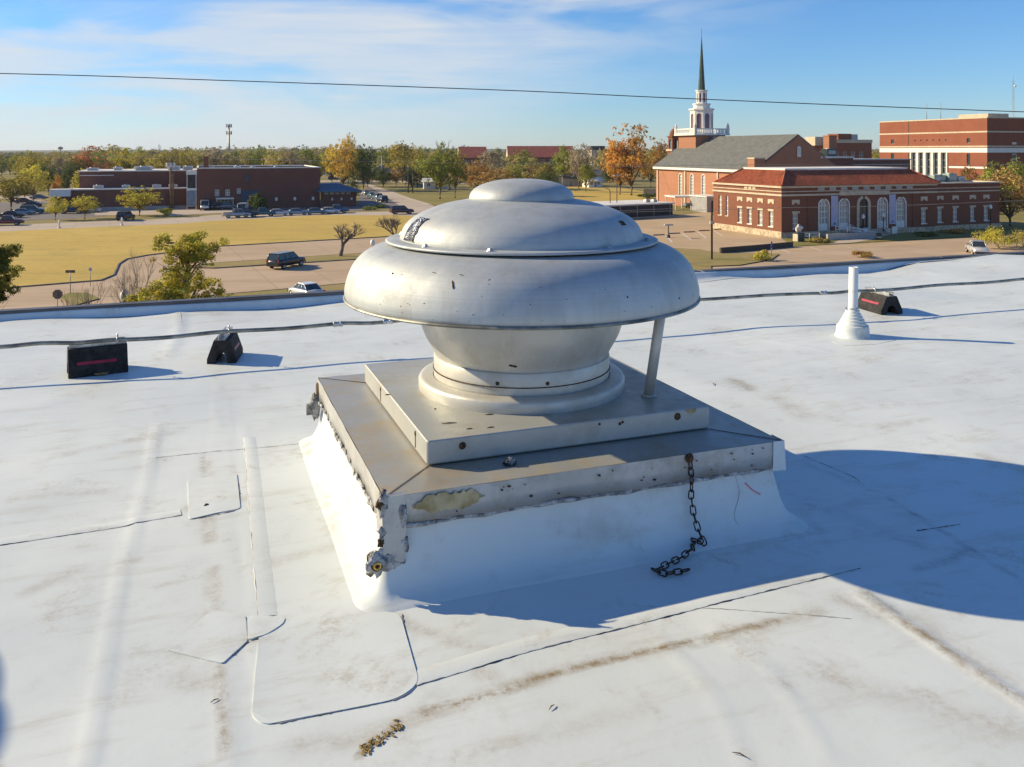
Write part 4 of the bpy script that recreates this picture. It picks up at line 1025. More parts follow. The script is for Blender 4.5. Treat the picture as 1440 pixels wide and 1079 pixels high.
# stair head between the two blocks
put(MB().prism([(-2.4, 8.3), (-.02, 8.3), (-.02, 9.0), (-1.2, 9.4), (-2.4, 9.0)], -.3, 2.6, 'y'), I4, 'stair_hood', MT['whitetrim'], hall)
put(MB().box(-2.3, -.02, -.2, 2.4, 4.6, 5.1), I4, 'stair_landing', MT['whitetrim'], hall)
put(MB().box(-2.2, -.3, .3, 2.3, 5.1, 8.3), I4, 'stair_door', MT['darkpanel'], hall)
for x in (-2.2, -.2): put(MB().box(x-.08, x+.08, -.2, -.04, 0, 8.3), I4, 'stair_post', MT['whitetrim'], hall)
put(MB().add([(-2.2, -.15, 4.6), (-.3, -.15, 4.6), (-.3, -1.2, 1.0), (-2.2, -1.2, 1.0), (-2.2, -.15, 4.4), (-.3, -.15, 4.4), (-.3, -1.2, .8), (-2.2, -1.2, .8)], [(0, 3, 2, 1), (4, 5, 6, 7), (0, 1, 5, 4), (2, 3, 7, 6), (0, 4, 7, 3), (1, 2, 6, 5)]), I4, 'stair_flight', MT['steelpole'], hall)
# left wing, upper and lower block
put(MB().box(-26.5, -.02, 12, 31, 0, 8.9), I4, 'wing_wall', MT['brick_hall'], hall)
put(MB().box(-26.7, -.02, 11.8, 31.2, 8.902, 9.15), I4, 'wing_roof_edge', MT['whiteroof'], hall)
put(MB().box(-26.4, -19, 11.93, 12, 7.95, 8.1), I4, 'stone_band', MT['whitetrim'], hall)
put(MB().box(-27.5, -2.4, 6, 11.98, 0, 4.75), I4, 'lower_wing_wall', MT['brick_hall'], hall)
put(MB().box(-27.7, -2.3, 5.8, 11.98, 4.752, 5.0), I4, 'lower_wing_roof', MT['whiteroof'], hall)
put(MB().box(-25, -2.5, 5.6, 5.98, 0, .7), I4, 'plinth', MT['greycap'], hall)
put(MB().box(-31.8, -27.5, 4.6, 9, 3.4, 5.05), I4, 'entrance_canopy', MT['whitetrim'], hall)
put(MB().box(-31, -27.8, 6, 8.5, 0, 3.4), I4, 'entrance_porch', MT['brick_po'], hall)
# right annex with blue hipped roof
put(wallmesh(8.9, 4.0, [(1.0+k*1.35, 2.0+k*1.35, 3.1, 3.75) for k in range(5)]), FR(28.72, -.6, 0), 'annex_wall', MT['brick_hall'], hall)
for k in range(5): window(hall, FR(28.72, -.6, 0), 1.0+k*1.35, 2.0+k*1.35, 3.1, 3.75, gm='glass_pale', nx=1, nz=1, fw=.06)
put(wallmesh(11, 4.0, []), FR(28.72+8.9, -.6, 90), 'annex_wall', MT['brick_hall'], hall)
put(MB().add([(27.9, -1.9, 4.0), (38.9, -1.9, 4.0), (38.9, 11.5, 4.0), (28.8, 11.5, 4.0), (28.8, 3, 5.7), (34.0, 3, 5.7), (34.0, 7, 5.7), (28.8, 7, 5.7), (27.9, -1.9, 3.7), (38.9, -1.9, 3.7), (38.9, 11.5, 3.7), (28.8, 11.5, 3.7)],
    [(0, 1, 5, 4), (1, 2, 6, 5), (2, 3, 7, 6), (4, 5, 6, 7), (8, 9, 1, 0), (9, 10, 2, 1), (11, 10, 9, 8)]), I4, 'annex_roof', MT['blueroof'], hall)
for x in (31.6, 33.9, 36.4): put(MB().bbox(x-.22, x+.22, -.86, -.61, 1.6, 2.2, .05), I4, 'wall_lamp', MT['whitetrim'], hall)
def hvac(name, parentM, x, y, z, sx, sy, sz, m, label, grp):
    sz *= .62 if m == 'hvac_white' else 1.0
    p = parentM @ Vector((x, y, z)); t = thing(name, label, 'rooftop unit', p, parentM.to_euler().z, grp)
    MB().bbox(-sx/2, sx/2, -sy/2, sy/2, .12, sz, .06).build('housing', MT[m], t)
    MB().box(-sx*.42, sx*.42, -sy*.42, sy*.42, 0, .115).build('skid', MT['steelpole'], t)
    MB().lathe([(min(sx, sy)*.36, sz), (min(sx, sy)*.36, sz+.14), (min(sx, sy)*.28, sz+.14), (min(sx, sy)*.26, sz+.04), (0, sz+.04)], 14).build('fan_ring', MT['greycap'], t)
    MB().box(-sx*.38, sx*.38, -sy/2-.03, -sy/2+.01, sz*.3, sz*.8).build('grille', MT['greycap'], t)
    return t
HM = Matrix.Translation((HO.x, HO.y, 0)) @ Matrix.Rotation(AH, 4, 'Z')
gH = 'white cooling units on the brick hall roof'
LAB5 = ['low wide white unit at the canopy end of the hall wing roof', 'square white unit next to the low unit on the hall wing roof', 'longest white cooling unit on the hall wing roof', 'tall white unit behind the wooden utility pole', 'boxy white unit beside the hall stair hood']
for i_, (x, y, z, sx, sy, sz) in enumerate(((-24, 16, 9.15, 2.6, 2, 1.0), (-18.5, 17, 9.15, 2, 1.8, 1.2), (-12.5, 15, 9.15, 4.2, 2.4, 1.5), (-5.5, 15.5, 9.15, 3, 2.4, 1.6), (-2.2, 15, 9.15, 2.4, 2, 1.5))):
    hvac('cooling_unit', HM, x, y, z, sx, sy, sz, 'hvac_white', LAB5[i_], gH)
for x, sx in ((-22, 2.2), (-16, 1.8), (-9.2, 2.0), (-5.5, 2.0)): hvac('cooling_unit', HM, x, 8.5, 5.0, sx, 1.5, 1.2, 'hvac_white', 'small white cooling unit on the lower roof of the maroon hall', 'small units on the lower roof of the hall')
for x, sx, sz in ((3.4, 1.2, 1.0), (9.3, 1.6, 1.4), (13.0, 1.5, .9), (18.5, 1.2, .9)): hvac('cooling_unit', HM, x, 5, 9.4, sx, 1.3, sz, 'hvac_white', 'small white unit on the main roof of the maroon brick hall', 'small units on the main roof of the hall')

# ---------- church
CO_ = Vector((53.0, 184.6, 0)); AC = R(18.5)
church = thing('church', 'orange brick church with grey gable roof and white steeple with green spire', 'church', CO_, AC)
CM = Matrix.Translation(CO_) @ Matrix.Rotation(AC, 4, 'Z')
W_, L_ = 21.4, 45.7; EV, RG = 10.0, 17.3
fw_ = FR(0, L_, -90)      # west wall frame: x along -> from far end to near end
wh = [(L_-t-.75, L_-t+.75, 2.7, 8.2, True) for t in (32.8, 27.2, 21.9, 10.5, 5.2)]
put(wallmesh(L_, EV, wh), fw_, 'wall', MT['brick_ch'], church)
for h in wh: window(church, fw_, h[0], h[1], h[2], h[3], gm='glass_pale', nx=2, nz=6, fw=.1, arch=True, sill='cream'); stone_arch(church, fw_, h[0], h[1], h[2], h[3], t=.16, proud=.05, m='whitetrim')
for t in (44.6, 30.3, 15.4, 1.0): put(MB().box(L_-t-.25, L_-t+.25, -.25, .02, 0, EV-.35), fw_, 'downpipe', MT['cream'], church)
gw = wallmesh(W_, EV, [])
put(gw, FR(0, 0, 0), 'wall', MT['brick_ch'], church)
put(MB().add([(0, 0, EV), (W_, 0, EV), (W_/2, 0, RG), (0, .3, EV), (W_, .3, EV), (W_/2, .3, RG)], [(0, 1, 2), (4, 3, 5)]), I4, 'gable', MT['brick_ch'], church)
put(wallmesh(L_, EV, []), FR(W_, 0, 90), 'wall', MT['brick_ch'], church)
put(wallmesh(W_, EV, []), FR(W_, L_, 180), 'wall', MT['brick_ch'], church)
put(MB().add([(0, L_, EV), (W_, L_, EV), (W_/2, L_, RG)], [(0, 2, 1)]), I4, 'gable', MT['brick_ch'], church)
window(church, FR(0, -.25, 0), W_/2-.5, W_/2+.5, 12.6, 15.0, gm='whitetrim', nx=2, nz=3, fw=.1, arch=True, depth=.05, name='gable_vent')
ov = .7; rt = .35; sl = (RG-EV)/(W_/2)
put(MB().prism([(-ov, EV-ov*sl), (W_/2, RG), (W_+ov, EV-ov*sl), (W_+ov, EV-ov*sl+rt), (W_/2, RG+rt), (-ov, EV-ov*sl+rt)], .15, L_+.3, 'y'), I4, 'roof', MT['slate'], church)
put(MB().box(-ov-.12, .02, -.05, L_+.35, EV-.85, EV-.28), I4, 'eave_cornice', MT['whitetrim'], church)
put(MB().box(W_-.02, W_+ov+.12, -.05, L_+.35, EV-.85, EV-.28), I4, 'eave_cornice', MT['whitetrim'], church)
put(MB().box(-1.0, 1.6, -.5, 2.0, EV-1, 12.2), I4, 'chimney', MT['brick_ch'], church)
put(MB().box(-1.1, 1.7, -.6, 2.1, 12.202, 12.5), I4, 'chimney_cap', MT['cream'], church)
put(MB().box(W_-.2, W_+1.9, 3, 5, 0, 17.2), I4, 'chimney', MT['brick_ch'], church)
put(MB().box(W_-.3, W_+2.0, 2.9, 5.1, 17.202, 17.5), I4, 'chimney_cap', MT['brick_ch'], church)
# steeple
tx, ty = W_/2, 40.5
stp = MB().box(tx-4.4, tx+4.4, ty-4.4, ty+4.4, 9, 18.0).build('steeple_base', MT['brick_ch'], church)
put(MB().box(tx-5.3, tx+5.3, ty-5.3, ty+5.3, 18.002, 18.35), I4, 'platform', MT['whitetrim'], church)
for sx, sy in ((-1, -1), (1, -1), (1, 1), (-1, 1)):
    put(MB().box(tx+sx*4.9-.3, tx+sx*4.9+.3, ty+sy*4.9-.3, ty+sy*4.9+.3, 18.352, 20.1).lathe([(.3, 20.1), (.42, 20.35), (.25, 20.7), (.1, 21.2), (0, 21.4)], 10, (tx+sx*4.9, ty+sy*4.9)), I4, 'corner_post', MT['whitetrim'], church)
for k in range(4):
    M2 = Matrix.Translation((tx, ty, 0)) @ Matrix.Rotation(k*PI/2, 4, 'Z')
    mb = MB(); mb.box(-4.6, 4.6, -5.0, -4.8, 19.55, 19.8); mb.box(-4.6, 4.6, -5.0, -4.8, 18.45, 18.65)
    for j in range(15): x = -4.3+8.6*j/14; mb.box(x-.09, x+.09, -4.97, -4.83, 18.65, 19.55)
    put(mb, M2, 'balustrade', MT['whitetrim'], church)
def octo(r, z0, z1, name, m, sub=None, r2=None):
    a0 = PI/8; r2 = r if r2 is None else r2
    vs = [(tx+r*math.cos(a0+k*PI/4), ty+r*math.sin(a0+k*PI/4), z0) for k in range(8)]+[(tx+r2*math.cos(a0+k*PI/4), ty+r2*math.sin(a0+k*PI/4), z1) for k in range(8)]
    return put(MB().add(vs, [(k, (k+1) % 8, 8+(k+1) % 8, 8+k) for k in range(8)]+[tuple(range(8, 16)), tuple(range(7, -1, -1))]), I4, name, m, church)
RO = 3.05; sw = 2*RO*math.sin(PI/8)
octo(RO+.25, 18.352, 19.2, 'belfry_plinth', MT['whitetrim'])
for k in range(8):
    an = k*45+22.5
    cx_, cy_ = tx+RO*math.cos(R(an)), ty+RO*math.sin(R(an))
    M2 = Matrix.Translation((cx_, cy_, 19.2)) @ Matrix.Rotation(R(an+45/2+90), 4, 'Z')
    ha = [(.5, sw-.5, .4, 4.6, True)]
    put(wallmesh(sw, 5.5, ha, reveal=.3), M2, 'belfry_wall', MT['whitetrim'], church)
    window(church, M2, .5, sw-.5, .4, 4.6, gm='louver', nx=1, nz=7, fw=.08, arch=True, name='louver', fm='louver')
octo(RO+.35, 24.7, 25.1, 'cornice', MT['whitetrim']); octo(2.2, 25.102, 26.2, 'drum', MT['whitetrim']); octo(2.45, 26.202, 26.45, 'cornice', MT['whitetrim'])
RO2 = 1.42; sw2 = 2*RO2*math.sin(PI/8)
for k in range(8):
    an = k*45+22.5; cx_, cy_ = tx+RO2*math.cos(R(an)), ty+RO2*math.sin(R(an))
    M2 = Matrix.Translation((cx_, cy_, 26.452)) @ Matrix.Rotation(R(an+45/2+90), 4, 'Z')
    put(wallmesh(sw2, 3.3, [(.28, sw2-.28, .4, 2.8, True)], reveal=.15), M2, 'lantern_wall', MT['whitetrim'], church)
    window(church, M2, .28, sw2-.28, .4, 2.8, gm='louver', nx=1, nz=4, fw=.06, arch=True, depth=.08, name='louver', fm='louver')
octo(1.65, 29.752, 30.0, 'cornice', MT['whitetrim'])
octo(.95, 30.002, 44.8, 'spire', MT['spire'], r2=.03)
put(MB().tube([(tx, ty, 44.7), (tx, ty, 46.4)], .05, 5), I4, 'finial', MT['spire'], church)
# brick turret with a small dome behind the church
tp = D(948, 212, 252); tp.z = 0
tur = thing('brick_turret', 'slim brick bell turret with rounded cap beside the white steeple', 'turret', tp, AC)
MB().box(-1.5, 1.5, -1.5, 1.5, 0, 13.9).build('shaft', MT['brick_po'], tur); MB().box(-1.75, 1.75, -1.75, 1.75, 13.902, 14.4).build('stone_band', MT['cream'], tur)
for k in range(4):
    M2 = Matrix.Rotation(k*PI/2, 4, 'Z') @ FR(-1.3, -1.3, 0, 14.402); put(wallmesh(2.6, 3.6, [(.7, 1.9, .3, 2.9, True)], reveal=.3), M2, 'belfry_wall', MT['brick_po'], tur)
MB().box(-1.6, 1.6, -1.6, 1.6, 18.002, 18.3).build('cornice', MT['brick_po'], tur)
MB().lathe([(1.45, 18.302), (1.4, 18.9), (1.1, 19.7), (.6, 20.3), (.1, 20.6), (.08, 21.3), (0, 21.4)], 16).build('dome', MT['brick_po'], tur)

# ---------- post office
PO_ = G(1099, 335.4); AP = R(21)
po = thing('post_office', 'red brick civic building with arched windows, cream stone bands and red tile roof', 'building', (PO_.x, PO_.y, 0), AP)
PM = Matrix.Translation((PO_.x, PO_.y, 0)) @ Matrix.Rotation(AP, 4, 'Z')
F0 = FR(0, 0, 0)
bays = [8.4, 12.55, 16.65, 20.7, 24.75]
fh = [(2.2, 3.35, 1.5, 3.9), (29.3, 30.45, 1.5, 3.9)] + [(b-.95, b+.95, .95, 6.0, True) for b in bays]
put(wallmesh(32.7, 8.3, fh), F0, 'wall', MT['brick_po'], po)
for i, b in enumerate(bays):
    if i == 2:
        window(po, F0, b-.95, b+.95, .95, 6.0, gm='glass', nx=2, nz=2, fw=.1, arch=True, name='door', fm='brownpost'); stone_arch(po, F0, b-.95, b+.95, .9, 6.0, t=.5, proud=.1)
    else:
        window(po, F0, b-.95, b+.95, .95, 6.0, gm='glass_pale', nx=3, nz=4, fw=.12, arch=True); stone_arch(po, F0, b-.95, b+.95, .9, 6.0, t=.2, proud=.08, m='whitetrim')
        put(MB().box(b-.85, b+.85, .05, .16, .95, 2.1), F0, 'spandrel_panel', MT['whitetrim'], po)
    put(MB().prism([(b-.18, 6.05), (b+.18, 6.05), (b+.26, 6.7), (b-.26, 6.7)], -.14, .02, 'y'), F0, 'keystone', MT['brick_po'], po)
def po_window(M_, x, hw=.55, z0=1.5, z1=3.9, panel=True):
    window(po, M_, x-hw, x+hw, z0, z1, gm='glass_pale', nx=2, nz=3, fw=.1, sill='whitetrim')
    put(MB().box(x-hw-.18, x+hw+.18, -.08, .02, z1+.01, z1+.35), M_, 'lintel', MT['cream'], po)
    if panel: put(MB().prism([(x-.75, 5.35), (x-.4, 5.35), (x-.2, 5.6), (x+.2, 5.6), (x+.4, 5.35), (x+.75, 5.35), (x+.75, 6.1), (x-.75, 6.1)], -.07, .02, 'y'), M_, 'stone_panel', MT['cream'], po)
po_window(F0, 2.775); po_window(F0, 29.875)
FL = FR(0, 18.8, -90)     # left side wall, x runs from back to front
sh_ = [(18.8-t-.55, 18.8-t+.55, 1.7, 4.15) for t in (2.6, 5.35, 8.2, 10.9)] + [(18.8-17.2, 18.8-16.2, 2.6, 6.1), (18.8-15.0, 18.8-14.3, 2.6, 6.1)]
put(wallmesh(18.8, 8.3, sh_), FL, 'wall', MT['brick_po'], po)
for t in (2.6, 5.35, 8.2, 10.9): po_window(FL, 18.8-t, z0=1.7, z1=4.15)
for h in sh_[4:]: window(po, FL, *h, gm='glass_pale', nx=2, nz=4, fw=.1, sill='cream')
put(wallmesh(18.8, 8.3, []), FR(32.7, 0, 90), 'wall', MT['brick_po'], po)
put(wallmesh(32.7, 8.3, []), FR(32.7, 18.8, 180), 'wall', MT['brick_po'], po)
put(MB().box(-.22, 0, -.2, 19, 0, 1.05), I4, 'stone_base', MT['stone'], po); put(MB().box(.002, 32.7, -.2, 0, 0, .9), I4, 'stone_base', MT['stone'], po)
put(MB().box(-.16, 13.6, -.12, .0, 0, .0), I4, 'stone_base', MT['stone'], po) if False else None
for z0_, z1_, pr_, m_ in ((6.7, 7.0, .16, 'cream'), (7.35, 7.5, .08, 'cream'), (8.0, 8.32, .28, 'cream')):
    band(po, F0, -pr_, 32.7, z0_, z1_, pr_, m_); band(po, FL, 0, 18.8, z0_, z1_, pr_+.003, m_)
put(MB().box(11.5, 22.1, -.2, .02, 6.62, 7.3), F0, 'inscription_slab', MT['cream'], po)
for k in range(9):
    x = 7.2+k*2.35; put(MB().box(x, x+1.3, -.06, .02, 7.55, 7.98), F0, 'frieze_panel', MT['greycap'], po)
for k in range(3): put(MB().box(9.2+k*1.1, 10.0+k*1.1, -.06, .02, 7.55, 7.95), FL, 'frieze_panel', MT['cream'], po)
for x in (5.5, 27.6): put(MB().box(x-.35, x+.35, -.12, .02, .9, 6.68), F0, 'pilaster', MT['brick_po'], po)
# hipped tile roof with ribs
zb, zt, ins = 8.34, 10.75, 3.7; X0, X1, Y0, Y1 = -.3, 33.2, -.45, 18.2
put(MB().add([(X0, Y0, zb), (X1, Y0, zb), (X1, Y1, zb), (X0, Y1, zb), (X0+ins, Y0+ins, zt), (X1-ins, Y0+ins, zt), (X1-ins, Y1-ins, zt), (X0+ins, Y1-ins, zt)], [(0, 1, 5, 4), (1, 2, 6, 5), (2, 3, 7, 6), (3, 0, 4, 7), (4, 5, 6, 7)]), I4, 'tile_roof', MT['tile'], po)
ribs = MB()
def rib(a, b, r=.06): ribs.tube([a, b], r, 5, cap=False)
k = X0+.25
while k < X1-.1:
    s = min(1, (k-X0)/ins, (X1-k)/ins); rib((k, Y0, zb+.03), (k, Y0+ins*s, zb+(zt-zb)*s+.03)); k += .42
k = Y0+.25
while k < Y1-.1:
    s = min(1, (k-Y0)/ins, (Y1-k)/ins); rib((X0, k, zb+.03), (X0+ins*s, k, zb+(zt-zb)*s+.03)); rib((X1, k, zb+.03), (X1-ins*s, k, zb+(zt-zb)*s+.03)); k += .42
tag(put(ribs, I4, 'tile_rows', MT['tile'], po), kind='stuff')
for a, b in (((X0, Y0, zb+.1), (X0+ins, Y0+ins, zt+.1)), ((X1, Y0, zb+.1), (X1-ins, Y0+ins, zt+.1)), ((X0, Y1, zb+.1), (X0+ins, Y1-ins, zt+.1))): put(MB().tube([a, b], .16, 6), I4, 'hip_tile', MT['tile'], po)
put(MB().box(X0+ins-.1, X1-ins+.1, Y0+ins-.1, Y1-ins+.1, zt+.01, zt+.3), I4, 'roof_deck', MT['whiteroof'], po)
# right wing
FWg = FR(32.72, .8, 0)
wx = [1.7, 5.3, 9.4, 12.7]
put(wallmesh(16, 8.2, [(x-.55, x+.55, 1.5, 3.9) for x in wx]), FWg, 'wing_wall', MT['brick_po'], po)
for x in wx: po_window(FWg, x)
put(wallmesh(18, 8.2, []), FR(48.72, .8, 90), 'wing_wall', MT['brick_po'], po)
put(MB().box(32.72, 48.72, .802, 19, 7.9, 8.19), I4, 'wing_roof', MT['creamroof'], po)
for z0_, z1_, pr_, m_ in ((6.7, 6.9, .12, 'cream'), (7.35, 7.5, .06, 'cream')): band(po, FWg, 0, 16, z0_, z1_, pr_, m_)
put(MB().box(32.72, 48.95, .5, 1.1, 8.202, 8.42), I4, 'wing_cornice', MT['creamroof'], po); put(MB().box(48.3, 48.95, 1.102, 19, 8.202, 8.42), I4, 'wing_cornice', MT['creamroof'], po)
put(MB().box(32.72, 48.9, .6, .8, 0, .9), I4, 'stone_base', MT['stone'], po)
# steps, ramp railings
for k in range(5): put(MB().box(13.6, 19.7, -2.2+.4*k, -.21, .18*k, .18*k+.178), I4, 'step', MT['palecon'], po)
put(MB().box(4.5, 13.55, -5.4, -5.0, 0, 1.0), I4, 'planter_wall', MT['greycap'], po)
def railing(pts, name='railing', m='whitetrim', h=1.0, r=.05):
    mb = MB()
    for z in (h, h*.55): mb.tube([(x, y, zz_+z) for x, y, zz_ in pts], r, 5)
    for x, y, zz_ in pts: mb.tube([(x, y, zz_), (x, y, zz_+h+.05)], r*1.15, 5)
    return put(mb, I4, name, MT[m], po)
railing([(-.6, -5.0, .2), (1.3, -5.0, .2), (3.2, -5.0, .2)]); railing([(8, -3.2, .9), (10.4, -3.2, .8), (12.6, -3.4, .5), (13.4, -4.6, .1)]); railing([(9, -4.6, .8), (11.5, -4.7, .5), (13.2, -5.2, .1), (14.2, -5.4, .0)]); railing([(13.5, -2.4, 0), (13.5, -.4, .85)]); railing([(19.8, -2.4, 0), (19.8, -.4, .85)])
# banners hung between the arches: flat cloth with rods
for i, x in enumerate((10.5, 22.75)):
    lab = 'long lavender banner hung between arched windows beside the stair railings' if i == 0 else 'long lavender banner hung between arched windows beside the white sign'
    p = PM @ Vector((x, -.12, 1.6)); b = thing('wall_banner', lab, 'banner', p, AP, 'lavender banners on the brick civic building')
    MB().box(-.72, .72, -.03, 0, 0, 5.0).build('cloth', MT['banner'], b); MB().tube([(-.85, -.015, 5.03), (.85, -.015, 5.03)], .035, 6).build('rod', MT['brownpost'], b)
    MB().prism([(-.14, .28), (.14, .28), (.2, .42), (.08, .62), (-.08, .62), (-.2, .42)], -.036, -.031, 'y').build('emblem', MT['granite'], b)
gU = 'rooftop units on the flat wing'
for i, (x, y, sx, sy, sz, m_) in enumerate(((35.5, 9, 1.4, 1.2, 1.0, 'hvac'), (37.6, 8, 1.5, 1.2, 1.3, 'hvac'), (39.4, 9.5, 1.2, 1.2, 1.1, 'hvac'), (41.0, 8, 1.6, 1.4, 1.2, 'hvac_green'), (43, 9, 2.2, 1.6, 1.2, 'hvac_green'), (45.2, 8.4, 2.0, 1.6, 1.5, 'hvac_green'), (47.2, 8, 1.5, 1.4, 1.4, 'hvac_white'), (36.3, 12, 1.3, 1.2, 1.4, 'hvac'), (44.2, 13, 2.4, 2, 1.6, 'hvac_white'))):
    hvac('rooftop_unit', PM, x, y, 8.2, sx, sy, sz, m_, {'hvac': 'beige boxy rooftop unit on the flat wing roof behind the tile roof', 'hvac_green': 'pale green boxy rooftop unit on the flat wing roof', 'hvac_white': 'white boxy rooftop unit on the flat wing roof'}[m_], gU+' '+m_.replace('hvac', 'boxes').replace('_', ' '))
# carved stone sculpture
sp_ = G(1123.5, 340)
sc_ = thing('stone_sculpture', 'pale carved stone sculpture on a black granite pedestal before the brick building', 'sculpture', sp_, AP)
MB().bbox(-.6, .6, -.6, .6, 0, 1.35, .05).build('pedestal', MT['granite'], sc_); MB().box(-.75, -.602, -.6, .5, .1, 1.2).build('plaque', MT['cream'], sc_)
lumpy((0, 0, 1.95), .66, 78, (1.05, .7, .9), 7, 5, .38).build('carving', MT['bronze'], sc_)

# ---------- courthouse
CT = Vector((122.5, 220, 0)); ACT = R(18.7)
ct = thing('courthouse', 'large orange brick courthouse with pale bands and a white-columned glass front', 'building', CT, ACT)
LC = 38.0; HCt = 22.4
FW2 = FR(0, LC, -90)
def T2(t): return LC-t
ch = [(T2(6.4), T2(5.3), 16.0, 17.3), (T2(33.4), T2(32.2), 16.0, 17.3), (T2(6.4), T2(5.3), 10.0, 13.2), (T2(33.4), T2(32.2), 9.8, 13.2), (T2(25.9), T2(12.6), 3.5, 13.45)]
ch += [(T2(13.2+k*2.2)-.25, T2(13.2+k*2.2)+.25, 16.6, 17.1) for k in range(6)]
put(wallmesh(LC, HCt, ch, reveal=.6), FW2, 'wall', MT['brick_ct'], ct)
for h in ch: 
    if h is ch[4]: continue
    window(ct, FW2, *h, gm='glass', nx=1, nz=1, fw=.08, fm='greycap')
x0c, x1c = ch[4][0], ch[4][1]; cw = (x1c-x0c)/5
for k in range(5):
    window(ct, FW2, x0c+k*cw+.35, x0c+(k+1)*cw-.35, 3.5, 13.4, gm='glass', nx=2, nz=5, fw=.12, fm='greycap', depth=.45)
for k in range(6):
    x = x0c+k*cw; put(MB().box(max(x0c, x-.42), min(x1c, x+.42), -.25, .5, 3.5, 13.45), FW2, 'column', MT['whitetrim'], ct)
put(wallmesh(34, HCt, [(15.5, 34, 15.2, 20.0), (8.5, 10.2, 15.6, 16.2), (8.5, 10.2, 10.4, 13.2), (15.5, 34, 9.8, 13.2)]), FR(0, 0, 0), 'wall', MT['brick_ct'], ct)
for h in ((15.5, 34, 15.2, 20.0), (8.5, 10.2, 15.6, 16.2), (8.5, 10.2, 10.4, 13.2), (15.5, 34, 9.8, 13.2)): window(ct, FR(0, 0, 0), *h, gm='glass', nx=6 if h[0] > 15 else 1, nz=2, fw=.2, fm='whitetrim')
put(wallmesh(LC, HCt, []), FR(34, 0, 90), 'wall', MT['brick_ct'], ct); put(wallmesh(34, HCt, []), FR(34, LC, 180), 'wall', MT['brick_ct'], ct)
put(MB().box(.3, 33.7, .3, LC-.3, HCt-.6, HCt-.3), I4, 'flat_roof', MT['creamroof'], ct)
for z0_, z1_, pr_, m_ in ((HCt-.02, HCt+.3, .12, 'cream'), (18.7, 19.1, .08, 'cream'), (14.9, 15.3, .12, 'cream'), (13.5, 14.7, .06, 'whitetrim')):
    band(ct, FW2, 0, LC, z0_, z1_, pr_, m_); band(ct, FR(0, 0, 0), -pr_, 34, z0_, z1_, pr_+.004, m_)
band(ct, FW2, 0, x0c-.4, 9.3, 9.8, .07, 'whitetrim'); band(ct, FW2, x1c+.4, LC, 9.3, 9.8, .07, 'whitetrim')
put(MB().box(T2(26.75), T2(26.55), -.05, .02, 9, HCt), FW2, 'expansion_joint', MT['darkpanel'], ct)
put(MB().box(2, 9, 1.5, 11, HCt-.3, HCt+1.3), I4, 'penthouse', MT['cream'], ct)
for y in (18, 23):
    put(MB().tube([(3, y, HCt-.3), (3, y, HCt+5)], [.09, .04], 5), I4, 'aerial', MT['steelpole'], ct)
# dark flat-roofed brick block between church and courthouse
bo = D(1187, 212, 196); bo.z = 0
blk = thing('flat_brick_block', 'dark brick flat-roofed block between the church and the courthouse', 'building', bo, R(20))
bh = [(13.2, 14.2, 8.0, 10.2), (10.2, 11.0, 8.0, 10.2), (7, 7.8, 8, 10.2), (3.5, 4.3, 8, 10.2)]
put(wallmesh(19.5, 11.8, bh), FR(0, 0, 0), 'wall', MT['brick_hall'], blk); put(wallmesh(20, 11.8, []), FR(0, 20, -90), 'wall', MT['brick_hall'], blk); put(wallmesh(20, 11.8, []), FR(19.5, 0, 90), 'wall', MT['brick_hall'], blk)
for h in bh: window(blk, FR(0, 0, 0), *h, gm='glass', nx=1, nz=2, fw=.1, sill='cream')
MB().box(-.1, 19.6, -.1, 20, 11.802, 12.05).build('roof_edge', MT['greycap'], blk); band(blk, FR(0, 0, 0), 0, 19.5, 10.7, 10.85, .06, 'greycap')
MB().box(-9, -.05, -3, 16, 0, 12.3).build('link_block', MT['brick_hall'], blk); MB().box(-9.2, -.04, -3.2, 16.2, 12.302, 12.7).build('link_roof', MT['whiteroof'], blk)
hvac('cooling_tower', Matrix.Translation(bo) @ Matrix.Rotation(R(20), 4, 'Z'), -5.2, -1, 12.7, 2.6, 2.2, 1.7, 'granite', 'dark green cooling tower on a white roof beside the church gable', None)
# far brick building with cream bands
fo = D(1168, 212, 330); fo.z = 0
fb = thing('far_brick_building', 'distant brick building with cream roof bands behind the church chimney', 'building', fo, R(20))
MB().box(0, 20, 0, 22, 0, 18).build('wall', MT['brick_ct'], fb); MB().box(-.2, 20.2, -.2, 22.2, 17.0, 18.3).build('stone_band', MT['cream'], fb)
MB().box(4.5, 11, 1, 7, 18.302, 20.6).build('penthouse', MT['brick_ct'], fb); MB().box(11.01, 14, 1, 7, 18.302, 20.4).build('louvered_plant', MT['greycap'], fb); MB().box(-4, 4.4, 4, 10, 16, 19.4).build('upper_block', MT['cream'], fb)
for x in (2, 6, 10, 14): window(fb, FR(0, -.03, 0), x, x+1.6, 11, 13.5, gm='glass', depth=-.02, nx=2, nz=2)
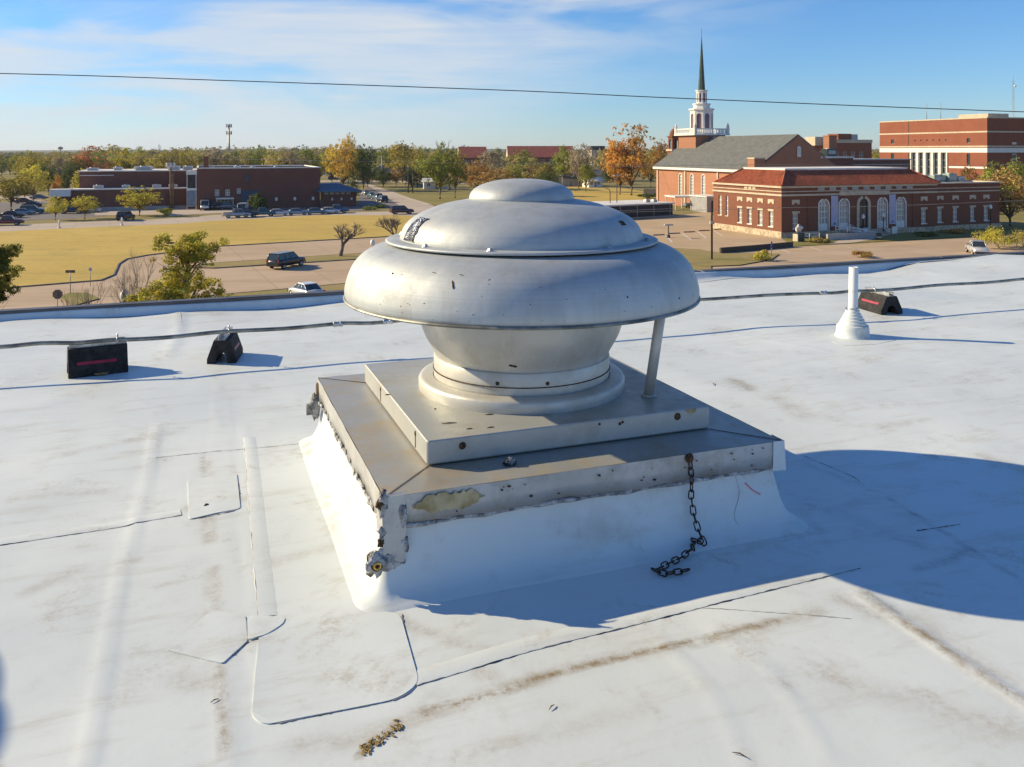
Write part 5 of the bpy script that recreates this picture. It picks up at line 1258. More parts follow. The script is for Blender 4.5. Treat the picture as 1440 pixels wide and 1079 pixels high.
# dark-sided shed with white roof, and carport
so_ = G(862, 309); s1_ = G(946, 304.7); ang = math.atan2(s1_.y-so_.y, s1_.x-so_.x); Ls = (s1_-so_).length
shed = thing('screened_shed', 'low dark-walled shed with white flat roof at the edge of the parking lot', 'shed', (so_.x, so_.y, 0), ang)
MB().box(-9, Ls, 0, 11, .35, 2.7).build('wall', MT['darkpanel'], shed); MB().box(-9.3, Ls+.4, -.3, 11.3, 2.702, 3.0).build('roof', MT['whiteroof'], shed)
MB().box(-9, Ls, -.06, -.003, 1.65, 1.78).build('rail', MT['greycap'], shed); MB().box(-9.1, Ls+.1, -.4, .0, 0, .3).build('plinth', MT['palecon'], shed)
for k in range(6): x = -7+k*4.4; MB().box(x-.07, x+.07, -.12, -.062, .3, 2.7).build('post', MT['greycap'], shed)
hvac('cooling_unit', Matrix.Translation(so_) @ Matrix.Rotation(ang, 4, 'Z'), Ls-4.6, 3, 3.0, 1.2, 1.1, 1.0, 'hvac_white', 'small unit on the white roof of the dark shed', 'units on the shed roof')
hvac('cooling_unit', Matrix.Translation(so_) @ Matrix.Rotation(ang, 4, 'Z'), Ls-2.6, 3, 3.0, 1.0, 1.1, .9, 'hvac_white', 'small unit on the white roof of the dark shed', 'units on the shed roof')
cp_ = G(950, 296)
cpt = thing('carport', 'white flat carport on slim posts between the shed and the church', 'carport', cp_, R(12))
MB().box(-.3, 8.2, -.4, 6, 3.0, 3.3).build('roof', MT['whiteroof'], cpt)
for x in (0, 4, 7.9):
    for y in (0, 5.6): MB().box(x-.08, x+.08, y-.08, y+.08, 0, 3.0).build('post', MT['whitetrim'], cpt)
gb = G(994, 299); lb = thing('grey_lean_to', 'small grey flat-roofed outbuilding at the back corner of the civic building', 'outbuilding', gb, R(20))
MB().box(0, 4.5, 0, 7, 0, 3.4).build('wall', MT['greycap'], lb); MB().box(-.2, 4.7, -.2, 7.2, 3.402, 3.7).build('roof', MT['whiteroof'], lb); MB().box(1.2, 3.2, -.04, -.002, .1, 2.6).build('door', MT['darkpanel'], lb)

# ---------- houses
def house(u, v, w, dp, h, rise, ang, wallm, roofm, label, hip=False, porch=False):
    p = G(u, v); t = thing('house', label, 'house', p, R(ang))
    hs = [(w*.12, w*.12+1.1, 1.0, 2.2), (w*.62, w*.62+1.3, 1.0, 2.2), (w*.42, w*.42+1.0, .1, 2.1)]
    put(wallmesh(w, h, hs), FR(0, 0, 0), 'wall', MT[wallm], t); put(wallmesh(dp, h, []), FR(0, dp, -90), 'wall', MT[wallm], t); put(wallmesh(dp, h, []), FR(w, 0, 90), 'wall', MT[wallm], t); put(wallmesh(w, h, []), FR(w, dp, 180), 'wall', MT[wallm], t)
    for i, q in enumerate(hs): window(t, FR(0, 0, 0), *q, gm='glass', nx=2, nz=2, name='window' if i < 2 else 'door')
    o = .6
    if hip: put(MB().add([(-o, -o, h), (w+o, -o, h), (w+o, dp+o, h), (-o, dp+o, h), (dp*.45, dp/2, h+rise), (w-dp*.45, dp/2, h+rise)], [(0, 1, 5, 4), (1, 2, 5), (2, 3, 4, 5), (3, 0, 4), (3, 2, 1, 0)]), I4, 'roof', MT[roofm], t)
    else:
        put(MB().prism([(-o, h-.1), (dp+o, h-.1), (dp/2, h+rise)], -o, w+o, 'x'), I4, 'roof', MT[roofm], t)
        put(MB().prism([(.1, h-.08), (dp-.1, h-.08), (dp/2, h+rise-.5)], -.02, w+.02, 'x'), I4, 'gable', MT[wallm], t)
    put(MB().box(w*.7, w*.7+.7, dp*.5, dp*.5+.7, h+rise*.5, h+rise+.9), I4, 'chimney', MT['brick_po'], t)
    return t
house(523, 253.8, 11.5, 9, 3.3, 3.6, 14, 'brick_hall', 'slate2', 'dark-roofed brick bungalow at the end of the side street', hip=True)
house(455, 246.5, 12, 8, 2.8, 2.2, 10, 'whitetrim', 'slate', 'white house half hidden under the orange tree')
house(828, 264, 6, 5, 2.6, 1.2, 25, 'whitetrim', 'whiteroof', 'small white shed house on the lawn by the orange tree')
house(778, 262.5, 16, 9, 3.0, 2.0, 12, 'greycap', 'slate2', 'long grey bungalow behind the fan dome', hip=True)
house(806, 257, 14, 9, 3.2, 2.4, 15, 'cream', 'slate', 'cream bungalow with grey roof behind the garden trees')
house(596, 266.5, 10, 6, 2.8, 1.2, 8, 'whitetrim', 'whiteroof', 'white low house behind the big green tree trunks')
house(560, 250, 12, 9, 3, 2.5, 20, 'greycap', 'slate2', 'grey house with dark roof behind the utility poles')
house(735, 251, 12, 9, 3.4, 2.6, 18, 'hvac_green', 'slate', 'pale green house among the garden trees')
def hallroof(u0, u1, d, h, rise, label, ang):
    p = D(u0, 212, d); p.z = 0; w = (u1-u0)*d/1200*1.02; t = thing('red_roof_hall', label, 'building', p, R(ang)); dp = 16
    MB().box(0, w, 0, dp, 0, h).build('wall', MT['brick_po'], t)
    put(MB().prism([(-.6, h), (dp+.6, h), (dp/2, h+rise)], -.6, w+.6, 'x'), I4, 'roof', MT['redroof'], t)
    put(MB().prism([(.2, h+.02), (dp-.2, h+.02), (dp/2, h+rise-.4)], -.72, -.62, 'x'), I4, 'gable', MT['cream'], t)
    n = int(w/4)
    for k in range(n): window(t, FR(0, -.02, 0), 1.2+k*4, 2.8+k*4, h-3.4, h-1.2, gm='glass', depth=-.02, nx=2, nz=2)
    return t
hallroof(648, 684, 420, 10.5, 5.5, 'shorter red-roofed brick hall showing above the trees', 8)
hallroof(716, 806, 450, 10.5, 6.0, 'long dark red roof of a brick hall behind the garden trees', 4)
p = D(832, 212, 400); p.z = 0; t = thing('pale_building', 'narrow pale building with dark flat roof above the trees', 'building', p, R(10))
MB().box(0, 6, 0, 8, 0, 14.4).build('wall', MT['cream'], t); MB().box(-.4, 6.4, -.4, 8.4, 14.402, 16.2).build('roof', MT['slate2'], t)
for z in (8, 11.5): window(t, FR(0, -.03, 0), 1.5, 4.5, z, z+1.6, gm='glass', depth=-.02, nx=3, nz=1)
# wooden garden fence by the church
fa, fb_ = G(905, 274), G(926, 274.5); n = 40; d_ = (fb_-fa)
fen = thing('board_fence', 'sunlit tan board fence between the orange tree and the church', 'fence', fa, math.atan2(d_.y, d_.x)); Lf = d_.length
for k in range(n): MB().box(Lf*k/n, Lf*(k+.93)/n, 0, .03, 0, 1.9+.03*(k % 3)).build('board', MT['cream'], fen)
for z in (.5, 1.5): MB().box(0, Lf, .032, .08, z, z+.1).build('rail', MT['woodpole'], fen)
# ------------------------------------------------------------------ foliage
def foliage_mat(name='foliage'):
    t = NT(name); oi = t.n('ShaderNodeObjectInfo'); ti = t.attr('tint').outputs['Fac']
    c = t.mix(1.0, oi.outputs['Color'], t.n('ShaderNodeCombineColor', {0: t.math('MULTIPLY', ti, 1.0), 1: t.math('MULTIPLY', ti, .98), 2: t.math('MULTIPLY', ti, .85)}).outputs[0], 'MULTIPLY')
    hs = t.n('ShaderNodeHueSaturation', {'Color': c, 'Hue': t.ramp(t.attr('hue').outputs['Fac'], 0, 1, .475, .525, False)}).outputs[0]
    d = t.n('ShaderNodeBsdfDiffuse', {'Color': hs}).outputs[0]; tr = t.n('ShaderNodeBsdfTranslucent', {'Color': hs}).outputs[0]
    m = t.n('ShaderNodeMixShader', {0: .38, 1: d, 2: tr}).outputs[0]
    t.t.links.new(m, t.out.inputs['Surface']); return t.m
MT['foliage'] = foliage_mat()
MT['bark'] = mat('bark', (.10, .075, .055), .95, 0, .3, 3, c2=(.17, .135, .105))
MT['baretwig'] = mat('grey_twig', (.16, .13, .11), .95, 0, .3, 2, c2=(.24, .20, .17))
def leaf_geo(cl, seed, size, glob=1.0):
    """cl: list of (centre, (rx,ry,rz), count) -> mesh of small leaf quads with tint and hue attributes"""
    rs = np.random.RandomState(seed); C = []; T = []; Hh = []; N_ = []; CEN = np.array([c for c, r, n in cl]).mean(0)
    for c, r, n in cl:
        p = rs.normal(size=(n, 3)); p /= np.linalg.norm(p, axis=1, keepdims=True)+1e-9
        p *= (rs.uniform(0.15, 1.0, (n, 1))**.5)*rs.uniform(.85, 1.2, (n, 1))
        C.append(np.array(c)+p*np.array(r)); o_ = (np.array(c)-CEN)*glob; o_ = o_/(np.linalg.norm(o_)+1e-6); N_.append(p*.8+o_*.7); b = rs.uniform(.72, 1.22); T.append(b*rs.uniform(.6, 1.35, n)); Hh.append(np.clip(rs.uniform(.2, .8)+rs.normal(0, .15, n), 0, 1))
    C = np.concatenate(C); T = np.concatenate(T); Hh = np.concatenate(Hh); n = len(C)
    # leaves tend to face outwards from their spray
    nn = np.concatenate(N_) + rs.normal(size=(n, 3))*.55 + np.array([0, 0, .25]); nn /= np.linalg.norm(nn, axis=1, keepdims=True)+1e-9
    a = rs.normal(size=(n, 3)); a -= (a*nn).sum(1, keepdims=True)*nn; a /= np.linalg.norm(a, axis=1, keepdims=True)
    b = np.cross(nn, a)
    s = size*rs.uniform(.55, 1.25, (n, 1)); a = a*s; b = b*s*rs.uniform(.5, .85, (n, 1))
    V = np.stack([C-a, C+b*.9-a*.1, C+a, C-b*.9+a*.15], 1).reshape(-1, 3)
    me = bpy.data.meshes.new('crown'); me.vertices.add(len(V)); me.vertices.foreach_set('co', V.ravel())
    me.loops.add(4*n); me.loops.foreach_set('vertex_index', np.arange(4*n, dtype=np.int32))
    me.polygons.add(n); me.polygons.foreach_set('loop_start', np.arange(n, dtype=np.int32)*4); me.polygons.foreach_set('loop_total', np.full(n, 4, np.int32)); me.update(calc_edges=True)
    me.attributes.new('tint', 'FLOAT', 'POINT').data.foreach_set('value', np.repeat(T, 4)); me.attributes.new('hue', 'FLOAT', 'POINT').data.foreach_set('value', np.repeat(Hh, 4))
    me.materials.append(MT['foliage']); return me
def branch(mb, p, d, L, r, depth, rs, tips, spread=.7, up=.25, seg=3, kids=(2, 3), sides=5):
    pts = [p]; q = p.copy(); dd = d.copy()
    for i in range(seg):
        dd = (dd + Vector((rs.uniform(-1, 1), rs.uniform(-1, 1), rs.uniform(-.5, 1)*up))*.16).normalized(); q = q + dd*L/seg; pts.append(q.copy())
    mb.tube(pts, [r*(1-.42*i/seg) for i in range(seg+1)], sides if depth > 1 else 3, cap=False)
    if depth == 0: tips.append(q); return
    tips.append(q.lerp(p, .25)) if depth < 2 else None
    for k in range(rs.randint(*kids)):
        nd = (dd + Vector((rs.uniform(-1, 1), rs.uniform(-1, 1), rs.uniform(-.35, .75)+up*.5))*spread).normalized()
        branch(mb, pts[-1] if k < 2 else pts[-2], nd, L*rs.uniform(.62, .82), r*.6, depth-1, rs, tips, spread, up, seg, kids, sides)
# unit trees: height 1, crown width about 1
def unit_tree(seed, style):
    rs = random.Random(seed); mb = MB(); tips = []
    if style == 'bare':
        for k in range(1):
            branch(mb, Vector((0, 0, 0)), Vector((0, 0, 1)), .26, .022, 5, rs, tips, .62, .45, 2, (2, 3), 5)
        m = max(v[2] for v in mb.v); w = max(abs(c) for v in mb.v for c in v[:2]); mb.v = [(x/w*.5, y/w*.5, z/m) for x, y, z in mb.v]
        return mb.mesh('branches'), None
    cl = []
    if style == 'conifer':
        mb.tube([(0, 0, 0), (0, 0, .97)], [.02, .004], 6)
        for k in range(26):
            z = .12+.84*(k/25)**.9; R_ = .46*(1-z)**.85+.02
            for j in range(max(3, int(9*(1-z)+2))):
                a = rs.uniform(0, 2*PI); rr = R_*rs.uniform(.45, 1.0); cl.append(((rr*math.cos(a), rr*math.sin(a), z-.04*rr), (.07, .07, .025), 14))
        return mb.mesh('trunk'), leaf_geo(cl, seed, .024)
    th = {'round': .14, 'tall': .12, 'low': .24, 'spread': .2}[style]
    mb.tube([(0, 0, 0), (.006, .004, th*.6), (0, 0, th), (.01, 0, th+.25), (.0, .01, th+.45)], [.024, .019, .017, .011, .004], 7)
    nl = {'round': 22, 'tall': 24, 'low': 20, 'spread': 24}[style]
    ecz = (1+th)/2+.02; erz = (1-th)/2; 
    for k in range(nl):
        while True:
            x, y, z = rs.uniform(-1, 1), rs.uniform(-1, 1), rs.uniform(-1, 1)
            d = math.sqrt(x*x+y*y+z*z)
            if .35 < d < .95: break
        wr = .40*(1-.35*max(0, z)**1.5) if style != 'tall' else .36*(1-.5*max(0, z))
        if style == 'spread': wr = .42*(1-.2*abs(z))
        c = (x*wr, y*wr, ecz+z*erz*.86); r = rs.uniform(.11, .19)
        cl.append((c, (r, r, r*rs.uniform(.55, .8)), int(120*rs.uniform(.7, 1.3))))
        mb.tube([(0, 0, th*rs.uniform(.8, 1.3)), (c[0]*.5, c[1]*.5, (th+c[2])/2), c], [.009, .006, .002], 4, cap=False)
    for k in range(70):                                                  # loose outer sprays break the outline
        a = rs.uniform(0, 2*PI); z = rs.uniform(-.9, 1.0); s = math.sqrt(max(0, 1-z*z)); wr = .47
        cl.append(((s*wr*math.cos(a)*rs.uniform(.8, 1.08), s*wr*math.sin(a)*rs.uniform(.8, 1.08), ecz+z*erz*rs.uniform(.85, 1.03)), (.05, .05, .035), 12))
    return mb.mesh('trunk'), leaf_geo(cl, seed, .023)
UT = {}
for st, n in (('round', 5), ('tall', 3), ('spread', 3), ('low', 2), ('conifer', 2), ('bare', 3)):
    UT[st] = []
    for k in range(n):
        tm, cm = unit_tree(100+hash_(st, k) if False else 100+7*k+len(st)*31, st)
        tm.materials.append(MT['baretwig'] if st == 'bare' else MT['bark']); UT[st].append((tm, cm))
COLS = {'olive': (.290, .245, .068), 'yg': (.420, .375, .080), 'green': (.210, .230, .058), 'dark': (.085, .110, .040), 'orange': (.470, .260, .075), 'gold': (.440, .310, .075), 'rust': (.330, .150, .075), 'brown': (.320, .210, .085), 'grey': (.300, .255, .190), 'paleolive': (.370, .320, .135)}
COLS = {k: tuple(min(.75, x*1.35) for x in v) for k, v in COLS.items()}
CW = {'olive': 'olive green', 'yg': 'yellow-green', 'green': 'mid green', 'dark': 'dark green', 'orange': 'orange', 'gold': 'golden', 'rust': 'rusty red', 'brown': 'brownish', 'grey': 'grey-brown', 'paleolive': 'pale olive'}
trs = random.Random(9)
def tree(u, d, vtop, wpx, col, style='round', label=None, group=None, zbase=0.0, var=None, name=None):
    p = D(u, HV, d); H = CAMZ-(vtop-HV)/FPX*d-zbase; w = wpx*d/FPX
    t = thing(name or ('bare_tree' if style == 'bare' else 'conifer' if style == 'conifer' else 'tree'), label, 'tree', (p.x, p.y, zbase), trs.uniform(0, 6.28), group)
    tm, cm = UT[style][trs.randrange(len(UT[style])) if var is None else var]
    o = mobj('branches' if style == 'bare' else 'trunk', tm, None, t); o.scale = (w, w*trs.uniform(.9, 1.1), H)
    if cm:
        c = mobj('crown', cm, None, t); c.scale = o.scale; k = trs.uniform(.88, 1.12); b = COLS[col]; c.color = (b[0]*k, b[1]*k, b[2]*k, 1)
    return t
# trees one can single out
tree(16, 200, 243, 74, 'olive', 'spread', 'broad olive weeping tree beside the car park at the lawn corner')
tree(78, 172, 276, 36, 'yg', 'low', 'small yellow-green street tree in front of the blue parked cars')
tree(119, 175, 275, 46, 'yg', 'low', 'small yellow-green street tree before the low hall wing and canopy')
tree(196, 184, 262.5, 64, 'yg', 'spread', 'wide yellow-green tree on the plaza before the maroon hall')
tree(127, 330, 205.5, 56, 'rust', 'round', 'large rusty red tree rising above the hall wing')
tree(47, 240, 232, 44, 'yg', 'round', 'yellow-green tree behind the weeping tree at the car park')
tree(106, 275, 222, 34, 'dark', 'tall', 'dark evergreen in front of the rusty red tree')
tree(115, 238, 237, 26, 'yg', 'tall', 'slim yellow-green tree at the end wall of the hall wing')
tree(81, 235, 246, 20, 'orange', 'tall', 'small bright orange tree at the far end of the car park')
tree(92, 232, 238, 16, 'dark', 'tall', 'narrow dark tree beside the small orange tree')
tree(86, 300, 219, 40, 'grey', 'round', 'hazy grey half-bare tree behind the small orange tree')
tree(44, 300, 220, 52, 'olive', 'round', 'tall olive tree at the back of the car park')
tree(68, 270, 226, 30, 'dark', 'round', 'dark tree behind the flag pole of the car park')
tree(218, 360, 202, 40, 'grey', 'bare', 'tall bare tree behind the transformer pole')
tree(357, 370, 202, 52, 'grey', 'bare', 'wide bare tree above the main hall roof')
tree(482, 300, 196, 58, 'gold', 'round', 'big golden-orange autumn tree beyond the hall\'s blue-roofed annex')
tree(490, 310, 188, 30, 'gold', 'tall', 'thin pointed golden tree top above the big autumn tree')
tree(511, 296, 203, 40, 'dark', 'tall', 'dark green tree at the right shoulder of the golden tree')
tree(495, 250, 240, 32, 'dark', 'conifer', 'dark spreading spruce behind the blue-roofed annex')
tree(517, 330, 230, 40, 'dark', 'round', 'dark bushy tree in front of the brick bungalow')
tree(566, 380, 200, 62, 'olive', 'round', 'broad olive tree behind the utility poles')
tree(543, 420, 207, 46, 'green', 'round', 'green tree behind the brick bungalow')
tree(593, 330, 206, 38, 'olive', 'tall', 'upright olive tree left of the big green street tree')
tree(619, 247, 203, 66, 'green', 'spread', 'big green tree with forked dark trunk by the side street')
tree(640, 252, 210, 46, 'olive', 'spread', 'olive tree touching the big forked green tree')
tree(632, 300, 196, 60, 'grey', 'bare', 'bare grey tree behind the forked green tree')
tree(672, 280, 226, 60, 'brown', 'round', 'brownish tree just behind the fan\'s dome cap')
tree(703, 262, 238, 66, 'brown', 'round', 'low brown-olive tree hidden partly by the dome cap')
tree(742, 305, 221, 62, 'paleolive', 'round', 'pale olive tree before the long red roof')
tree(690, 380, 211, 46, 'grey', 'round', 'grey tree between the two red roofs')
tree(768, 262, 242, 42, 'dark', 'round', 'dark green garden tree left of the grey bungalow')
tree(792, 335, 205, 34, 'green', 'tall', 'green tree over the end of the long red roof')
tree(818, 330, 203.5, 46, 'grey', 'round', 'rounded grey-olive tree next to the narrow pale building')
tree(824, 290, 229, 30, 'green', 'round', 'small green garden tree in front of the cream bungalow')
tree(888, 267, 174.5, 84, 'orange', 'round', 'huge orange-brown autumn tree standing left of the church', var=1)
tree(872, 272, 200, 60, 'orange', 'round', 'lower orange bough mass at the side of the huge autumn tree')
tree(931, 300, 198, 30, 'brown', 'round', 'brown tree between the huge orange tree and the turret')
tree(915, 330, 214, 30, 'olive', 'round', 'small olive tree behind the huge orange tree')
tree(1420, 158, 237, 78, 'brown', 'round', 'reddish-brown tree at the end of the flat brick wing')
tree(1396, 200, 228, 40, 'green', 'round', 'green tree behind the rooftop units')
tree(1432, 205, 224, 50, 'green', 'round', 'mid green tree under the courthouse corner')
tree(1362, 212, 233, 34, 'brown', 'round', 'brownish tree before the courthouse wall')
tree(1236, 300, 216, 24, 'green', 'round', 'green treetop beside the courthouse edge')
# wooded neighbourhoods behind: individual trees scattered in depth
GL = {}
def scatter(u0, u1, d0, d1, n, cols, vt, grp, styles=('round', 'round', 'tall', 'spread'), wr=(30, 60)):
    for k in range(n):
        u = u0+(u1-u0)*(k+trs.random())/n; d = d0+(d1-d0)*trs.random(); c = trs.choice(cols)
        H = trs.uniform(*vt); v = HV+(CAMZ-H)*FPX/d; w = H*trs.uniform(.75, 1.15)*FPX/d
        tree(u, d, v, w, c, trs.choice(styles), '%s tree in the %s' % (CW[c], grp), '%s trees, %s' % (CW[c], grp))
scatter(130, 480, 330, 430, 20, ('olive', 'green', 'yg', 'grey', 'paleolive'), (12.5, 16), 'wood behind the maroon hall')
scatter(130, 660, 470, 700, 34, ('olive', 'green', 'dark', 'paleolive', 'olive'), (13, 17.5), 'tree belt behind the maroon hall')
scatter(-60, 130, 330, 560, 18, ('olive', 'green', 'grey', 'green', 'dark', 'paleolive'), (10, 14), 'wood beyond the car park')
scatter(640, 950, 380, 640, 24, ('olive', 'green', 'grey', 'brown', 'paleolive'), (11, 15.5), 'gardens behind the red roofs')
scatter(520, 860, 290, 360, 14, ('olive', 'green', 'brown', 'dark'), (6, 10), 'gardens round the bungalows')
scatter(-80, 120, 600, 1100, 20, ('olive', 'grey', 'brown', 'dark'), (9, 13), 'far wood at the horizon')
scatter(120, 960, 800, 1500, 40, ('olive', 'grey', 'green', 'dark'), (14, 19), 'far tree line at the horizon')
scatter(1140, 1250, 420, 600, 6, ('olive', 'green'), (13, 17), 'trees behind the church')
# far woodland, one mass
cl = []; rr_ = np.random.RandomState(8)
for k in range(2600):
    d = 900+3600*rr_.rand()**1.3; x = (rr_.rand()*1.7-.85)*d*.9; h = rr_.uniform(5, 10)
    cl.append(((x, d, h*.55), (rr_.uniform(6, 13), rr_.uniform(6, 13), h*.5), 16))
wm = leaf_geo(cl, 5, 2.4, 0.0); o = mobj('far_woodland', wm); o.color = (.13, .12, .05, 1); tag(o, 'hazy mass of far woodland filling the plain up to the horizon', 'woodland', kind='stuff')

# near trees with finer leaves
def near_tree(u, d, vtop, wpx, col, seed, label, nleaf=38000, leaf=.075, ncl=300):
    rs = random.Random(seed); p = D(u, HV, d); H = CAMZ-(vtop-HV)/FPX*d; w = wpx*d/FPX
    t = thing('leafy_tree', label, 'tree', (p.x, p.y, 0), rs.uniform(0, 6)); mb = MB(); cl = []
    trunk = [Vector((0, 0, 0)), Vector((.1, .05, H*.2)), Vector((.05, -.05, H*.42)), Vector((-.1, .1, H*.65)), Vector((.05, 0, H*.9))]
    mb.tube(trunk, [.2, .17, .13, .08, .02], 8)
    limbs = []
    for k in range(26):                                              # boughs leave the trunk at different heights
        f = rs.uniform(.22, .9); i = min(int(f*4), 3); q0 = trunk[i].lerp(trunk[i+1], f*4-i); a = k*2.4+rs.uniform(-.4, .4)
        reach = w*.5*rs.uniform(.65, 1.05)*(1-.55*max(0, f-.4)); up = H*rs.uniform(.08, .2)
        q2 = q0+Vector((reach*math.cos(a), reach*math.sin(a), up)); q1 = q0.lerp(q2, .5)+Vector((0, 0, up*.3)); 
        if q2.z > H*.97: q2.z = H*.97
        mb.tube([q0, q1, q2], [.075, .045, .012], 5, cap=False); limbs.append((q0, q1, q2))
    for k in range(ncl):
        q0, q1, q2 = limbs[rs.randrange(26)]; f = rs.uniform(.25, 1.08); c = q0.lerp(q1, min(1, f*2)) if f < .5 else q1.lerp(q2, f*2-1)
        c = c+Vector((rs.gauss(0, .35), rs.gauss(0, .35), rs.gauss(.1, .32))); src = q0.lerp(q2, f*.8)
        mb.tube([src, c], [.016, .004], 3, cap=False); r = rs.uniform(.14, .46)
        cl.append((tuple(c), (r, r, r*.7), int(nleaf/ncl*(r/.38)**2)))
    mb.build('trunk', MT['bark'], t)
    cm = leaf_geo(cl, seed, leaf, .6); o = mobj('crown', cm, None, t); o.color = (*COLS[col], 1); return t
COLS['near'] = (.500, .450, .085); COLS['neardark'] = (.250, .250, .060)
near_tree(264, 52, 327, 122, 'near', 3, 'leafy yellow-green tree just below the roof edge beside the acorn lamp')
near_tree(222, 49, 380, 90, 'near', 13, 'low leafy green tree filling in below the taller yellow-green tree', 26000, .075, 170)
near_tree(-16, 50, 348, 86, 'neardark', 5, 'dark leafy tree below the roof edge, beyond the stop sign from the other trees', 40000, .075, 260)
def bare(u, d, vtop, wpx, seed, label, depth=5, twist=.7, name='bare_tree', first=.2, r=.16):
    rs = random.Random(seed); p = D(u, HV, d); H = CAMZ-(vtop-HV)/FPX*d; w = wpx*d/FPX; mb = MB(); tips = []
    t = thing(name, label, 'tree', (p.x, p.y, 0), rs.uniform(0, 6))
    branch(mb, Vector((0, 0, 0)), Vector((.03, 0, 1)), H*first, r, depth, rs, tips, twist, .35, 3, (3, 4) if depth < 6 else (2, 4), 6)
    m = max(v[2] for v in mb.v); wm_ = sorted(math.hypot(v[0], v[1]) for v in mb.v)[int(len(mb.v)*.93)]; k1, k2 = w*.5/wm_, H/m
    mb.v = [(x*k1, y*k1, z*k2) for x, y, z in mb.v]; mb.build('branches', MT['baretwig'], t)
near_bare = bare(196, 50, 342, 70, 21, 'bare grey-branched tree against the lawn beside the leafy tree', 6, .85, first=.3, r=.13)
bare(128, 48, 392, 70, 22, 'low bare twiggy tree beside the stop sign', 6, .8, first=.3)
bare(478, 112.5, 311, 56, 23, 'pruned bare tree standing on the grass median', 5, 1.0, first=.34, r=.24)
bare(556, 127, 300, 46, 24, 'bare bushy tree on the lawn kerb near the fan shroud', 6, 1.0, first=.26, r=.16)
# shrubs
def shrub(u, v, w, h, col, label, seed, n=900, leaf=.13, name='shrub', cat='shrub', dome=True):
    p = G(u, v); rs = np.random.RandomState(seed); cl = []
    for k in range(16):
        a = rs.rand()*2*PI; r = (rs.rand()**.5)*w*.42; z = h*(.25+.6*rs.rand()*(1-(r/(w*.5))**2*.8)); cl.append(((r*math.cos(a), r*math.sin(a), z), (w*.16, w*.16, h*.2), n//16))
    t = thing(name, label, cat, p); o = mobj('foliage', leaf_geo(cl, seed, leaf), None, t); o.color = (*COLS[col], 1)
    mb = MB()
    for k in range(5): a = k*1.3; mb.tube([(0, 0, 0), (w*.15*math.cos(a), w*.15*math.sin(a), h*.4)], [.04, .015], 4)
    mb.build('stems', MT['bark'], t); return t
COLS['straw'] = (.42, .33, .12)
shrub(1072, 366.5, 2.3, 1.5, 'yg', 'spiky yellow-green shrub on the verge by the retaining wall', 1)
shrub(1213, 362, 3.4, 1.1, 'brown', 'rounded olive-brown shrub mound by the street', 2, 1500, .10)
shrub(1405, 349, 7.5, 3.6, 'yg', 'loose yellow-flowered bush rising behind the roof edge', 3, 2400, .13)
shrub(1440, 347, 5.5, 3.0, 'straw', 'straw-coloured bush beside the yellow-flowered bush', 4, 1600, .13)
shrub(1148, 342, 2.4, 1.0, 'straw', 'straw-yellow ornamental grass in the stone planter', 5, 900, .12)
shrub(1160, 342, 1.8, .9, 'straw', 'smaller clump of straw-yellow grass beside the planter railing', 6, 700, .12)
shrub(910, 279, 6, 1.5, 'dark', 'dark clipped hedge before the board fence', 7, 1500, .22); shrub(928, 278, 5, 1.5, 'dark', 'dark clipped hedge against the church wall', 8, 1500, .22)
shrub(520, 295.5, 3.5, .9, 'green', 'low green planting at the annex corner', 9, 700, .2); shrub(534, 292.5, 3, 1.0, 'yg', 'yellow-green planting beside the annex car park', 10, 700, .2)
shrub(232, 302, 4, 1.6, 'yg', 'ragged yellow-green bush at the foot of the wooden pole', 11, 900, .2); shrub(362, 297, 5, 4.2, 'dark', 'dark ivy-like bush against the hall wall', 12, 1800, .25)
shrub(1300, 333, 4, .8, 'dark', 'low dark bed plants on the shaded forecourt', 13, 700, .18); shrub(1345, 329, 5, 1.0, 'brown', 'low brown bed plants under the wing windows', 14, 800, .18)

# ------------------------------------------------------------------ vehicles
CARP = {}
def paint(name, c, metal=.3):
    if name not in CARP:
        t = NT('paint_'+name); t.fin(c, .28, metal, .5); t.set(t.bsdf.inputs['Coat Weight'], .5); t.set(t.bsdf.inputs['Coat Roughness'], .08); CARP[name] = t.m
    return CARP[name]
MT['tyre'] = mat('tyre', (.018, .018, .018), .85, 0, .2, 10); MT['rimm'] = mat('wheel_rim', (.38, .38, .39), .35, .8, .1, 10)
MT['redlamp'] = mat('tail_lamp', (.35, .02, .015), .3, 0, .1, 5); MT['headlamp'] = mat('head_lamp', (.6, .6, .58), .15, 0, .1, 5); MT['chrome'] = mat('chrome', (.6, .6, .6), .2, 1, .05, 5)
def loft(mb, secs, smooth=True):
    n = len(secs[0]); o = len(mb.v)
    for s in secs: mb.v += s
    for i in range(len(secs)-1):
        for k in range(n-1): mb.f.append((o+i*n+k, o+(i+1)*n+k, o+(i+1)*n+k+1, o+i*n+k+1)); mb.sm.append(smooth)
    mb.f.append(tuple(o+k for k in range(n))); mb.sm.append(False); mb.f.append(tuple(o+(len(secs)-1)*n+k for k in range(n-1, -1, -1))); mb.sm.append(False)
